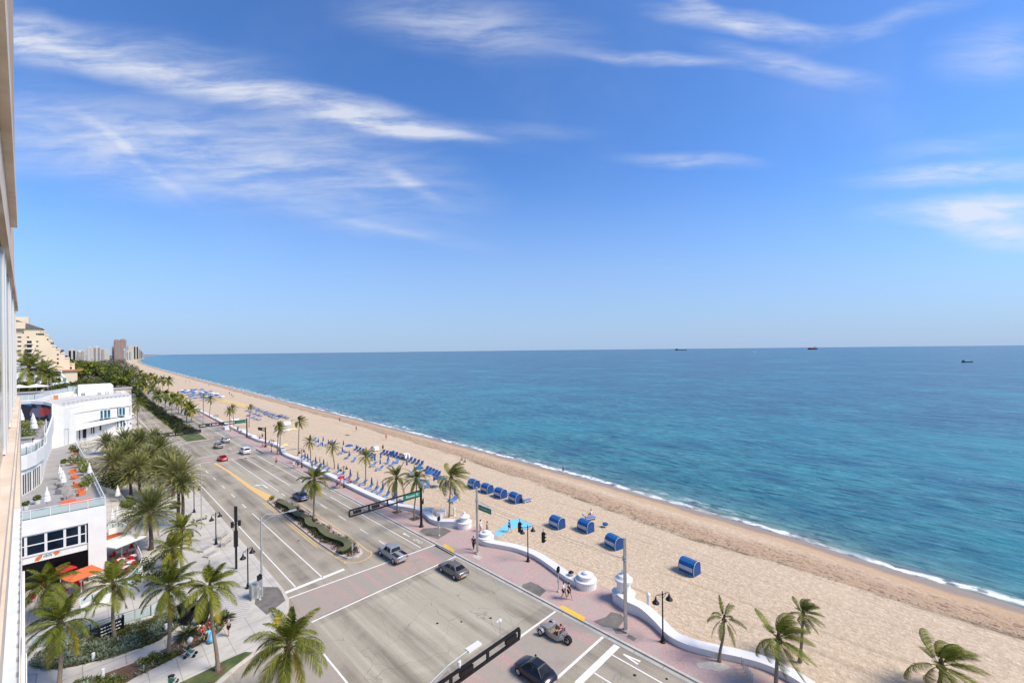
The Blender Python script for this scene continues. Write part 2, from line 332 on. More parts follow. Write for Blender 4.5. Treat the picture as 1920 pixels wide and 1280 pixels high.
# ---------------------------------------------------------------- mesh builder
class MB:
    def __init__(s): s.v = []; s.f = []; s.m = []; s.t = []; s.cm = 0; s.ct = .5; s.sm = []; s.cs = False
    def face(s, idx): s.f.append(tuple(idx)); s.m.append(s.cm); s.t.append(s.ct); s.sm.append(s.cs)
    def poly(s, pts):
        n = len(s.v); s.v += [tuple(p) for p in pts]; s.face(range(n, n+len(pts)))
    def box(s, c, size, rz=0, mat4=None):
        n = len(s.v); hx, hy, hz = size[0]/2, size[1]/2, size[2]/2
        ca, sa = cos(rz), sin(rz)
        for dz in (-hz, hz):
            for dx, dy in ((-hx, -hy), (hx, -hy), (hx, hy), (-hx, hy)):
                p = (c[0]+dx*ca-dy*sa, c[1]+dx*sa+dy*ca, c[2]+dz)
                s.v.append(p)
        for q in ((3, 2, 1, 0), (4, 5, 6, 7), (0, 1, 5, 4), (1, 2, 6, 5), (2, 3, 7, 6), (3, 0, 4, 7)): s.face([n+i for i in q])
    def bx(s, x0, x1, y0, y1, z0, z1): s.box(((x0+x1)/2, (y0+y1)/2, (z0+z1)/2), (x1-x0, y1-y0, z1-z0))
    def prism(s, pts, z0, z1):
        """pts CCW; z0, z1 number or list"""
        n = len(s.v); k = len(pts)
        a = z0 if isinstance(z0, (list, tuple)) else [z0]*k; b = z1 if isinstance(z1, (list, tuple)) else [z1]*k
        ar = sum(pts[i][0]*pts[(i+1) % k][1]-pts[(i+1) % k][0]*pts[i][1] for i in range(k))
        if ar < 0: pts = pts[::-1]; a = a[::-1]; b = b[::-1]
        s.v += [(p[0], p[1], a[i]) for i, p in enumerate(pts)] + [(p[0], p[1], b[i]) for i, p in enumerate(pts)]
        s.face(range(n+k-1, n-1, -1)); s.face(range(n+k, n+2*k))
        for i in range(k): s.face((n+i, n+(i+1) % k, n+k+(i+1) % k, n+k+i))
    def ring(s, c, ax, r, n):
        ax = Vector(ax).normalized(); u = ax.orthogonal().normalized() if abs(ax.z) < .999 else Vector((1, 0, 0)); w = ax.cross(u)
        i0 = len(s.v)
        for i in range(n):
            a = 2*PI*i/n; s.v.append(tuple(Vector(c)+(u*cos(a)+w*sin(a))*r))
        return i0
    def tube(s, pts, rad, n=8, cap=True):
        pts = [Vector(p) for p in pts]; rr = rad if isinstance(rad, (list, tuple)) else [rad]*len(pts)
        prev = None; u = None
        for i, p in enumerate(pts):
            ax = (pts[min(i+1, len(pts)-1)]-pts[max(i-1, 0)])
            ax = ax.normalized() if ax.length > 1e-9 else Vector((0, 0, 1))
            if u is None: u = Vector((1, 0, 0)) if abs(ax.x) < .9 else Vector((0, 1, 0))
            u = (u-ax*u.dot(ax)).normalized(); w = ax.cross(u)
            i0 = len(s.v)
            for k in range(n):
                a = 2*PI*k/n; s.v.append(tuple(p+(u*cos(a)+w*sin(a))*rr[i]))
            if prev is not None:
                for k in range(n): s.face((prev+k, prev+(k+1) % n, i0+(k+1) % n, i0+k))
            elif cap: s.face(range(i0+n-1, i0-1, -1))
            prev = i0
        if cap: s.face(range(prev, prev+n))
    def cyl(s, c, r, z0, z1, n=12, r1=None): s.tube([(c[0], c[1], z0), (c[0], c[1], z1)], [r, r if r1 is None else r1], n)
    def lathe(s, c, prof, n=16):
        s.tube([(c[0], c[1], z) for r, z in prof], [max(r, .002) for r, z in prof], n)
    def loft(s, rings, closed=True, caps=True):
        i0s = []
        for rg in rings:
            i0s.append(len(s.v)); s.v += [tuple(p) for p in rg]
        k = len(rings[0])
        for a, b in zip(i0s, i0s[1:]):
            for i in range(k if closed else k-1): s.face((a+i, a+(i+1) % k, b+(i+1) % k, b+i))
        if caps and closed: s.face(range(i0s[0]+k-1, i0s[0]-1, -1)); s.face(range(i0s[-1], i0s[-1]+k))
    def mesh(s, name, mats, smooth=False):
        me = bpy.data.meshes.new(name); me.from_pydata(s.v, [], s.f)
        if isinstance(mats, str): mats = [mats]
        for m in mats: me.materials.append(MATS[m])
        me.polygons.foreach_set('material_index', s.m)
        me.polygons.foreach_set('use_smooth', [smooth or q for q in s.sm])
        if any(x != .5 for x in s.t):
            at = me.attributes.new('tint', 'FLOAT', 'FACE'); at.data.foreach_set('value', s.t)
        me.update(); return me
    def build(s, name, mats, parent=None, smooth=False, loc=None):
        o = bpy.data.objects.new(name, s.mesh(name, mats, smooth)); COL.objects.link(o)
        if parent: o.parent = parent
        if loc: o.location = loc
        return o
def meshobj(name, me, parent=None, loc=(0, 0, 0), rz=0, scale=1):
    o = bpy.data.objects.new(name, me); COL.objects.link(o); o.location = loc; o.rotation_euler = (0, 0, rz)
    if scale != 1: o.scale = (scale,)*3 if isinstance(scale, (int, float)) else scale
    if parent: o.parent = parent
    return o
def tag(o, label=None, cat=None, group=None, kind=None):
    if label:
        o['label'] = label; n = len(label.split())
        if n > 16 or n < 4 and label != 'x': print('LABEL', n, label)
    if cat: o['category'] = cat
    if group: o['group'] = group
    if kind: o['kind'] = kind
    return o
def empty(name, loc=(0, 0, 0), rz=0, label=None, cat=None, group=None, scale=1):
    o = bpy.data.objects.new(name, None); COL.objects.link(o); o.location = loc; o.rotation_euler = (0, 0, rz); o.scale = (scale,)*3
    o.empty_display_size = .2
    return tag(o, label, cat, group)
def kids(o): return [c for c in ALLKIDS.get(o.name, [])]
ALLKIDS = {}
def copy_tree(o, parent=None):
    c = o.copy(); COL.objects.link(c)
    if parent: c.parent = parent
    for ch in list(o.children): copy_tree(ch, c)
    return c
PROTO = {}
def place(key, maker, loc, rz, label, group=None, scale=1):
    """first use builds the thing, later uses copy it and its parts"""
    if key not in PROTO:
        o = maker(); PROTO[key] = o
    else: o = copy_tree(PROTO[key])
    o.location = loc; o.rotation_euler = (0, 0, rz); o.scale = (scale,)*3 if isinstance(scale, (int, float)) else scale
    o['label'] = label
    if group: o['group'] = group
    elif 'group' in o: del o['group']
    return o
ORD = ['first', 'second', 'third', 'fourth', 'fifth', 'sixth', 'seventh', 'eighth', 'ninth', 'tenth', 'eleventh', 'twelfth', 'thirteenth', 'fourteenth', 'fifteenth', 'sixteenth', 'seventeenth', 'eighteenth', 'nineteenth', 'twentieth']
def ordn(i):
    if i < 20: return ORD[i]
    tens = {2: 'twenty', 3: 'thirty', 4: 'forty', 5: 'fifty', 6: 'sixty', 7: 'seventy', 8: 'eighty'}
    n = i+1; a, b = divmod(n, 10)
    return (tens[a][:-1]+'ieth') if b == 0 else tens[a]+'-'+ORD[b-1]
def sheet(name, pts, z, m, kind='structure', **k):
    b = MB(); ar = sum(pts[i][0]*pts[(i+1) % len(pts)][1]-pts[(i+1) % len(pts)][0]*pts[i][1] for i in range(len(pts)))
    if ar < 0: pts = pts[::-1]
    b.poly([(p[0], p[1], z) for p in pts]); o = b.build(name, m); tag(o, kind=kind, **k); return o
def slab(name, pts, z0, z1, m, kind='structure'):
    b = MB(); b.prism(list(pts), z0, z1); return tag(b.build(name, m), kind=kind)

# ================================================================ GROUND, SEA, SKY
def ground_all():
    ys = [-6000, -2500, -900, -300, -120, -60] + list(range(-40, 301, 10)) + [340, 400, 500, 620, 760, 900, 1100, 1400, 1740, 2100, 2600, 3400, 5000, 6900, 9000, 12000, 18000, 26000]
    # one sheet of land from far west to the promenade
    b = MB(); cols = [-20000, -3000, -600, -100, -30, 5, 33.2]
    for y in ys:
        for c in cols: b.v.append((c+bend(y) if c > -700 else c, y, -.06))
    w = len(cols)
    for i in range(len(ys)-1):
        for j in range(w-1): a = i*w+j; b.face((a, a+1, a+w+1, a+w))
    tag(b.build('ground', 'town_ground'), kind='structure')
    # beach, dense near the camera, sloping under the water
    yb = [y for y in ys if y < -40]+[-40+2*i for i in range(121)]+[y for y in ys if y > 200]
    fr = [0, .15, .3, .45, .58, .7, .78, .85, .9, .94, .97, 1, 1.06, 1.2]
    b = MB(); D = []; W = []
    weedT = [(-60, 9.0), (-5, 8.9), (10, 11.3), (22, 12.9), (40, 12.6), (54, 11.8), (90, 9.5), (150, 8), (400, 7)]
    for y in yb:
        xs = shore(y); x0 = 33+bend(y)
        if x0 > xs-12: x0 = xs-12
        for f in fr:
            x = x0+(xs-x0)*f; d = x-xs
            z = .02 if d < -16 else (.02-1.22*((d+16)/16)**1.5 if d < 0 else -1.2-.09*d)
            if -16 < d < -9: z += .06*sin((d+16)/7*PI)
            if d < -4: z += .05*(noise.noise(Vector((x*.18, y*.12, 0))))*min(1, (x-x0)/4)
            b.v.append((x, y, z)); D.append(d); W.append(x-(xs-interp(weedT, y)))
    w = len(fr)
    for i in range(len(yb)-1):
        for j in range(w-1): a = i*w+j; b.face((a, a+1, a+w+1, a+w))
    o = b.build('beach_sand', 'sand', smooth=True); tag(o, kind='structure')
    for nm, dat in (('dshore', D), ('dweed', W)):
        at = o.data.attributes.new(nm, 'FLOAT', 'POINT'); at.data.foreach_set('value', dat)
    # sea
    b = MB(); D = []
    dc = [-3, -1, 0, 1, 2, 3, 4, 6, 9, 14, 22, 35, 60, 120, 300, 800, 2500, 8000, 30000]
    for y in yb:
        for d in dc: b.v.append((shore(y)+d, y, -1.2)); D.append(d)
    w = len(dc)
    for i in range(len(yb)-1):
        for j in range(w-1): a = i*w+j; b.face((a, a+1, a+w+1, a+w))
    o = b.build('sea', 'sea_water', smooth=True); tag(o, kind='structure')
    at = o.data.attributes.new('dshore', 'FLOAT', 'POINT'); at.data.foreach_set('value', D)
    # road
    ry = list(range(-60, 281, 20))+[340, 400, 500, 620, 760, 900]
    b = MB()
    for y in ry:
        for x in (14.9, 32.1): b.v.append((x+bend(y), y, 0))
    for i in range(len(ry)-1): a = i*2; b.face((a, a+1, a+3, a+2))
    tag(b.build('road', 'asphalt'), kind='structure')
    # side street to the west, south of the plaza
    kerb = [G(*p) for p in [(541.7, 1125), (541.7, 1139), (539, 1160), (525, 1185), (500, 1210), (478, 1227), (450, 1248), (413, 1282), (350, 1340)]]
    sheet('side_street', [(14.9, 48.5)]+kerb+[(-10, 24), (-10, 2), (14.9, 2)], 0, 'asphalt')
    # far cross street at the second junction
    sheet('side_street_far', [(14.9, 122), (14.9, 146), (-60, 146), (-60, 122)], 0, 'asphalt')
    sheet('turn_lane', [(22.3, 79.6), (25.0, 79.6), (25.0, 117), (21.7, 117), (21.9, 100)], .004, 'pale_asphalt')
    sheet('junction_paving', [(15.2, 27), (31.6, 27), (31.6, 40), (15.2, 40)], .004, 'pale_asphalt')
    # crossings
    for nm, pts in (('crossing_north', [(14.8, 41.3), (31.9, 41.5), (32.0, 45.5), (14.8, 46.5)]),
                    ('crossing_south', [(13.0, 20.5), (31.75, 20.5), (31.75, 25.4), (13.0, 25.5)]),
                    ('crossing_west', [(9.5, 20), (13.9, 20), (13.9, 35.9), (9.5, 37.4)]),
                    ('crossing_far', [(15, 119), (32, 119), (32, 124.5), (15, 125)])):
        sheet(nm, pts, .008, 'pink_crossing')
    # painted lines
    def line(pts, w=.12, m='line_white', z=.012, name='road_marking'):
        b = MB()
        for a, c in zip(pts, pts[1:]):
            a = Vector(a); c = Vector(c); n = (c-a).normalized(); n = Vector((-n.y, n.x))*w/2
            b.poly([(*(a-n), z), (*(c-n), z), (*(c+n), z), (*(a+n), z)][::1])
        # one marking = one sheet
        o = b.build(name, m); tag(o, kind='structure'); return o
    def seg(b, a, c, w, z=.012):
        a = Vector(a); c = Vector(c); n = (c-a).normalized(); n = Vector((-n.y, n.x))*w/2
        b.poly([(*(a+n), z), (*(a-n), z), (*(c-n), z), (*(c+n), z)])
    b = MB()
    seg(b, (15.98, 48.2), (15.98, 116), .13); seg(b, (18.74, 48.2), (18.74, 75.5), .13)
    for i in range(30):
        y = 79+i*7.2
        if 115 < y < 128: continue
        seg(b, (18.74, y), (18.74, y+2.4), .13)
        if y < 112: continue
        seg(b, (27.6, y), (27.6, y+2.4), .13)
    for y in (49.6, 55, 62, 69, 76): seg(b, (27.6, y), (27.6, y+2.5), .12)
    seg(b, (27.6, 86), (27.6, 118), .13); seg(b, (25.02, 84), (25.02, 118), .13); seg(b, (25.02, 80.5), (25.02, 82.3), .13)
    seg(b, (30.25, 46.3), (30.25, 74), .13); seg(b, (30.25, 75.5), (30.25, 86), .1); seg(b, (30.25, 87), (30.25, 118), .13)
    seg(b, (30.25, 127), (30.25, 280), .13); seg(b, (15.98, 150), (15.98, 280), .13)
    # crossing edges and stop bars
    seg(b, (14.9, 41.0), (31.9, 41.2), .2); seg(b, (14.7, 46.7), (32.0, 45.6), .2)
    seg(b, (14.6, 48.0), (21.2, 48.2), .5)
    seg(b, (17.5, 25.6), (31.7, 25.6), .22); seg(b, (17.5, 20.35), (31.7, 20.35), .24)
    seg(b, (25.9, 18.9), (31.6, 18.9), .55)
    seg(b, (14.0, 20), (14.0, 36), .16)
    seg(b, (30.35, 18.6), (30.3, 0), .13); seg(b, (27.7, 18.6), (27.6, 0), .13)
    seg(b, (15, 118.6), (32, 118.6), .22); seg(b, (15, 125), (32, 124.6), .22); seg(b, (22.4, 117.3), (30, 117.3), .4)
    seg(b, (14.95, 148), (21, 148), .5)
    # left-turn arrow, cycle arrow and cycle symbol
    def shp(pts, ox, oy, s, rz=0):
        ca, sa = cos(rz), sin(rz)
        b.poly([(ox+(x*ca-y*sa)*s, oy+(x*sa+y*ca)*s, .012) for x, y in pts])
    shp([(0.35, 0), (.55, 0), (.5, 2.2), (0, 3.1), (-.1, 2.8), (.32, 2.1)], 23.7, 87.5, 1.15); shp([(-.1, 3.4), (-.1, 2.5), (-.9, 3.2)], 23.75, 87.3, 1.15)
    shp([(-.07, 0), (.07, 0), (.07, 1), (-.07, 1)], 31.05, 50.2, 1); shp([(-.25, 1), (.25, 1), (0, 1.6)], 31.05, 50.2, 1)
    for cy_ in (47.6, 48.7):
        for k in range(10):
            a, c = 2*PI*k/10, 2*PI*(k+1)/10
            seg(b, (31.05+.25*cos(a), cy_+.33*sin(a)), (31.05+.25*cos(c), cy_+.33*sin(c)), .07)
    seg(b, (31.05, 47.6), (31.25, 48.2), .07); seg(b, (31.25, 48.2), (31.05, 48.7), .07); seg(b, (31.05, 47.6), (31.0, 48.3), .06)
    shp([(-.3, 0), (-.1, 0), (0, .9), (.1, 0), (.3, 0), (.08, 1.4), (-.08, 1.4)], 31.05, 16.6, 1)
    tag(b.build('road_marking', 'line_white'), kind='structure')
    b = MB()
    b.poly([(21.2, 116.5, .012), (21.75, 106, .012), (21.75, 91, .012), (22.0, 80.2, .012), (23.6, 80.2, .012), (22.55, 91, .012), (22.25, 106, .012), (21.75, 116.5, .012)][::-1])
    seg(b, (21.62, 79.5), (21.45, 56), .12); seg(b, (21.45, 56), (21.9, 49.4), .12); seg(b, (21.30, 79.5), (21.15, 56), .12)
    seg(b, (25.45, 78), (25.5, 56), .14); seg(b, (25.5, 56), (25.2, 50.2), .14)
    pts = [(21.9+1.75+1.75*cos(a), 50.2+1.7*sin(a)) for a in [PI+k*PI/8 for k in range(9)]]
    for a, c in zip(pts, pts[1:]): seg(b, a, c, .14)
    seg(b, (20.6, 148.5), (26.6, 148.5), .25); seg(b, (20.6, 148.5), (20.4, 280), .12); seg(b, (26.6, 148.5), (26.6, 280), .12)
    tag(b.build('yellow_road_marking', 'line_yellow'), kind='structure')
    # dirty patches and covers on the tarmac
    for i, (u, v, r) in enumerate([(820, 1168, .12), (920, 1158, .12), (865, 1165, .1), (560, 1013, .14), (1190, 1265, .12), (1250, 1272, .1)]):
        x, y = G(u, v); b = MB(); b.cyl((x, y), r, .0, .016, 12)
        tag(b.build('manhole_cover', 'black_metal'), 'small dark round cover set in the tarmac, %s of six' % ordn(i), 'manhole cover', 'covers in the carriageway')
    # kerb, gutter, promenade paving
    b = MB(); ry2 = [-60, 280, 400, 620, 900]
    def strip(name, x0, x1, z0, z1, m, ys=ry2, y0=None):
        b = MB()
        for a, c in zip(ys, ys[1:]):
            b.prism([(x0+bend(a), a), (x1+bend(a), a), (x1+bend(c), c), (x0+bend(c), c)], z0, z1)
        return tag(b.build(name, m), kind='structure')
    strip('gutter', 31.72, 32.098, -.05, .008, 'path_concrete')
    strip('kerb', 32.1, 32.32, -.05, .13, 'kerb_concrete')
    strip('promenade_paving', 32.322, 34.5, -.05, .12, 'pink_pavers')
    # wider promenade near the crossing, under the sand side edge of the wave wall
    edge = [(34.5, -8), (37.6, -3), (38, 3), (37.6, 7), (37.3, 9), (36.7, 11), (35.9, 13), (35.2, 15), (35.6, 17), (36.6, 19), (37.6, 21), (38.2, 22), (38.4, 25), (37.6, 27), (37.2, 29), (38.1, 32), (38.2, 36), (37.2, 39), (38.9, 41), (39.6, 43), (39.4, 45.6), (38.6, 46.8), (37, 46.5), (36.2, 48.5), (35.9, 51), (36.6, 54), (36.7, 58), (35.4, 60.5), (34.5, 62.5)]
    slab('promenade_terrace', [(34.502, -8)]+edge[1:-1]+[(34.502, 62.5)], -.05, .116, 'pink_pavers')
    strip('sidewalk_west', 14.6, 14.898, -.05, .13, 'kerb_concrete', [48.6, 122]); strip('sidewalk_west', 14.6, 14.898, -.05, .13, 'kerb_concrete', [146, 280, 400])
    # plaza
    slab('plaza', [(14.598, 48.6)]+[(x-.3, y+.12) for x, y in kerb]+[(-40, 14), (-40, 121.9), (14.598, 121.9)], -.05, .12, 'concrete')
    b = MB(); kk = [(14.898, 48.6)]+kerb; k2 = [(14.6, 48.6)]+[(x-.3, y+.12) for x, y in kerb]
    for i in range(len(kk)-1): b.prism([kk[i], k2[i], k2[i+1], kk[i+1]], -.05, .135)
    tag(b.build('corner_kerb', 'kerb_concrete'), kind='structure')
    slab('sidewalk_far', [(14.598, 146), (14.598, 300), (-60, 300), (-60, 146)], -.05, .12, 'concrete')
    def zs(name, px, z, m): return sheet(name, [G(u, v, z) for u, v in px], z, m)
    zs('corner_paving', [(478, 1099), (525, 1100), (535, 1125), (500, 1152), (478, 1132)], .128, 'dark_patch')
    zs('stone_mosaic', [(412, 1112), (440, 1106), (470, 1135), (462, 1155), (438, 1172), (425, 1165), (413, 1140)], .124, 'wave_mosaic')
    for px in ([(519, 1149), (531, 1151), (524, 1174), (511, 1174)],): zs('tactile_paving', px, .132, 'tactile_yellow')
    for px in ([(830, 1022), (834, 1019), (853, 1030), (849, 1035)], [(1048, 1137), (1055, 1134), (1098, 1157), (1093, 1164)]): zs('tactile_paving', px, .132, 'tactile_yellow')
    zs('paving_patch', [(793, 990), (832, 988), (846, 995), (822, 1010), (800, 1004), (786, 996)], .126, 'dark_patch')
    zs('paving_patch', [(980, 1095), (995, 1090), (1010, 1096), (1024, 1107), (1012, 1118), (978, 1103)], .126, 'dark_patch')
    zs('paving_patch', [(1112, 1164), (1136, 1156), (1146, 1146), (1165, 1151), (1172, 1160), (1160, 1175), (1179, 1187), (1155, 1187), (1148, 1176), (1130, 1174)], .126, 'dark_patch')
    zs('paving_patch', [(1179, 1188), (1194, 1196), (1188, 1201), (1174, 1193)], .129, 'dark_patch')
    for px in ([(885, 1043), (893, 1038), (905, 1044), (897, 1049)], [(1305, 1243), (1345, 1236), (1372, 1250), (1350, 1258), (1310, 1250)]): zs('tree_pit', px, .127, 'stone')
    for (u, v) in ((745, 959), (778, 972)):
        x, y = G(u, v, .13); sheet('tree_pit', [(x-.7, y-.6), (x+.7, y-.6), (x+.7, y+.6), (x-.7, y+.6)], .127, 'mulch')
    # plaza beds and path
    bed1 = [(58, 1249), (94, 1254), (137, 1249), (206, 1232), (258, 1215), (292, 1203), (319, 1186), (345, 1165), (364, 1140), (367, 1129), (358, 1120), (335, 1135), (319, 1150), (283, 1160), (223, 1178), (172, 1195), (120, 1215), (69, 1225)]
    bed2 = [(118, 1290), (148, 1278), (198, 1261), (258, 1239), (301, 1220), (326, 1205), (344, 1190), (362, 1178), (380, 1165), (406, 1152), (420, 1146), (426, 1166), (412, 1184), (387, 1199), (368, 1211), (344, 1224), (318, 1237), (295, 1249), (255, 1268), (200, 1300)]
    zs('planting_bed_soil', bed1, .14, 'mulch'); zs('planting_bed_soil', bed2, .14, 'mulch')
    zs('garden_path', [(42, 1262), (94, 1260), (137, 1254), (206, 1237), (258, 1220), (292, 1208), (325, 1190), (352, 1170), (380, 1125), (402, 1125), (406, 1150), (380, 1163), (362, 1176), (344, 1188), (326, 1203), (301, 1218), (258, 1237), (198, 1259), (148, 1276), (100, 1300), (38, 1300)], .130, 'path_concrete')
    zs('lawn_strip', [(335, 1280), (392, 1253), (415, 1240), (442, 1228), (459, 1221), (474, 1222), (455, 1238), (434, 1252), (406, 1276), (390, 1290)], .132, 'grass')
    zs('tree_pit', [(398, 1252), (412, 1245), (424, 1250), (416, 1263), (400, 1262)], .136, 'mulch')
    zs('hotel_lawn', [(232, 930), (262, 935), (245, 955), (222, 948)], .132, 'grass')
    return bed1, bed2, edge
BED1, BED2, EDGE = ground_all()

def world():
    w = bpy.data.worlds.new('World'); sc.world = w; w.use_nodes = True
    t = w.node_tree; t.nodes.clear()
    out = N(t, 'ShaderNodeOutputWorld'); bg = N(t, 'ShaderNodeBackground'); L(t, bg.outputs[0], out.inputs[0])
    sky = N(t, 'ShaderNodeTexSky', sky_type='NISHITA'); sky.sun_disc = False
    sky.sun_elevation = SUN_EL; sky.sun_rotation = SUN_AZ; sky.air_density = 1.0; sky.dust_density = .35; sky.ozone_density = 2.6; sky.altitude = 20
    hs = N(t, 'ShaderNodeHueSaturation'); hs.inputs['Saturation'].default_value = SKY_SAT; hs.inputs['Value'].default_value = 1; L(t, sky.outputs[0], hs.inputs['Color'])
    base = mixc(t, 1, hs.outputs[0], SKY_TINT, 'MULTIPLY')
    tc = N(t, 'ShaderNodeTexCoord')
    def dot(v):
        m = N(t, 'ShaderNodeVectorMath', operation='DOT_PRODUCT'); L(t, tc.outputs['Generated'], m.inputs[0]); m.inputs[1].default_value = v; return m.outputs['Value']
    f = math_(t, 'MAXIMUM', dot(tuple(Fv)), .12)
    a = math_(t, 'DIVIDE', dot(tuple(Rv)), f); bb = math_(t, 'DIVIDE', dot((0, 0, 1)), f)
    cv = N(t, 'ShaderNodeCombineXYZ'); L(t, a, cv.inputs[0]); L(t, bb, cv.inputs[1])
    nz = N(t, 'ShaderNodeTexNoise'); nz.inputs['Scale'].default_value = 2.4; nz.inputs['Detail'].default_value = 5; L(t, cv.outputs[0], nz.inputs['Vector'])
    sb = N(t, 'ShaderNodeVectorMath', operation='SUBTRACT'); L(t, nz.outputs['Color'], sb.inputs[0]); sb.inputs[1].default_value = (.5, .5, .5)
    scl = N(t, 'ShaderNodeVectorMath', operation='MULTIPLY'); L(t, sb.outputs[0], scl.inputs[0]); scl.inputs[1].default_value = (.15, .075, 0)
    wp = N(t, 'ShaderNodeVectorMath', operation='ADD'); L(t, cv.outputs[0], wp.inputs[0]); L(t, scl.outputs[0], wp.inputs[1])
    # cirrus streaks: centre (u, v), half length, half width (in photo units), tilt, weight
    ST = [(430, 162, 500, 34, 11.5, .95), (190, 75, 320, 42, 9, .5), (740, 240, 170, 15, 8, .8), (620, 205, 260, 40, 12, .4), (190, 265, 360, 90, 12, .66), (560, 300, 340, 95, 14, .64), (250, 285, 150, 12, 38, .34), (770, 345, 60, 16, 35, .5),
          (880, 45, 230, 60, 8, .6), (1230, 112, 180, 14, 6, .6), (1500, 130, 190, 26, 12, .6), (1390, 45, 170, 26, 8, .95), (1330, 20, 90, 20, 30, .6), (1700, 40, 200, 22, -16, .32), (1870, 110, 110, 60, -10, .45),
          (1820, 335, 220, 22, -2, .95), (1830, 398, 210, 26, -3, 1.25), (1890, 440, 140, 34, 8, .95), (1300, 310, 130, 16, 3, .55), (690, 418, 120, 8, 14, .22), (760, 435, 170, 20, 10, .2), (1790, 290, 160, 26, -5, .25), (60, 60, 130, 60, 16, .7), (1000, 245, 130, 18, 5, .2), (1560, 60, 130, 16, 0, .3)]
    tot = None
    for (u, v, ln, wd, ang, amp) in ST:
        s1 = N(t, 'ShaderNodeVectorMath', operation='SUBTRACT'); L(t, wp.outputs[0], s1.inputs[0]); s1.inputs[1].default_value = ((u-960)/795, (656.5-v)/795, 0)
        r = N(t, 'ShaderNodeVectorRotate', rotation_type='Z_AXIS'); L(t, s1.outputs[0], r.inputs['Vector']); r.inputs['Angle'].default_value = R(ang)
        m = N(t, 'ShaderNodeVectorMath', operation='MULTIPLY'); L(t, r.outputs[0], m.inputs[0]); m.inputs[1].default_value = (795/ln, 795/wd, 0)
        q = N(t, 'ShaderNodeVectorMath', operation='LENGTH'); L(t, m.outputs[0], q.inputs[0])
        k = smooth(t, q.outputs['Value'], 1.35, 0, 0, amp)
        tot = k if tot is None else math_(t, 'ADD', tot, k)
    fm = N(t, 'ShaderNodeMapping'); fm.inputs['Rotation'].default_value = (0, 0, R(11)); fm.inputs['Scale'].default_value = (1.3, 9, 1); L(t, wp.outputs[0], fm.inputs[0])
    fib = noise_(t, fm.outputs[0], 2.6, 9, .62, .35)
    fm2 = N(t, 'ShaderNodeMapping'); fm2.inputs['Rotation'].default_value = (0, 0, R(-24)); fm2.inputs['Scale'].default_value = (2, 7, 1); L(t, wp.outputs[0], fm2.inputs[0])
    fib2 = noise_(t, fm2.outputs[0], 3.2, 7, .6, .6)
    tex = math_(t, 'ADD', math_(t, 'MULTIPLY', fib, .7), math_(t, 'MULTIPLY', fib2, .3))
    dens = math_(t, 'MULTIPLY', tot, smooth(t, tex, .32, .68, .16, 1.2), clamp=True)
    veil = math_(t, 'MULTIPLY', smooth(t, noise_(t, cv.outputs[0], 1.3, 6, .6), .45, .8, 0, .12), smooth(t, bb, .05, .4))
    dens = math_(t, 'ADD', dens, veil, clamp=True)
    hz = smooth(t, bb, .45, -.05, 0, .9)
    base = mixc(t, hz, base, HORIZON)
    col = mixc(t, math_(t, 'MULTIPLY', dens, .80), base, CLOUD)
    L(t, col, bg.inputs[0]); bg.inputs[1].default_value = SKY_STR
SUN_EL, SUN_AZ = R(49), R(150)
SKY_STR, SKY_SAT, SKY_TINT = .12, 1.1, (.76, 1.0, 1.34)
HORIZON, CLOUD = (2.5, 3.45, 5.15), (5.4, 5.6, 6.1)
world()
sun = bpy.data.lights.new('sun', 'SUN'); sun.energy = 4.0; sun.angle = R(22); sun.color = (1, .915, .785)
so = bpy.data.objects.new('sun', sun); COL.objects.link(so)
sd = Vector((sin(SUN_AZ)*cos(SUN_EL), cos(SUN_AZ)*cos(SUN_EL), sin(SUN_EL)))
so.rotation_euler = sd.to_track_quat('Z', 'Y').to_euler(); so.location = (0, -40, 80)

cam = bpy.data.cameras.new('camera'); co = bpy.data.objects.new('camera', cam); COL.objects.link(co)
cam.sensor_width = 36; cam.lens = 36*FPX/1920; cam.shift_y = (CY-640)/1920; cam.clip_start = .05; cam.clip_end = 60000
M3 = Matrix((Rr, Ur, -Fv)).transposed(); co.matrix_world = Matrix.Translation((0, 0, HC)) @ M3.to_4x4()
sc.camera = co
sc.view_settings.view_transform = 'Standard'; sc.view_settings.look = 'None'; sc.view_settings.exposure = .33; sc.view_settings.gamma = 1
sc.cycles.max_bounces = 6; sc.cycles.transparent_max_bounces = 8; sc.cycles.use_denoising = True

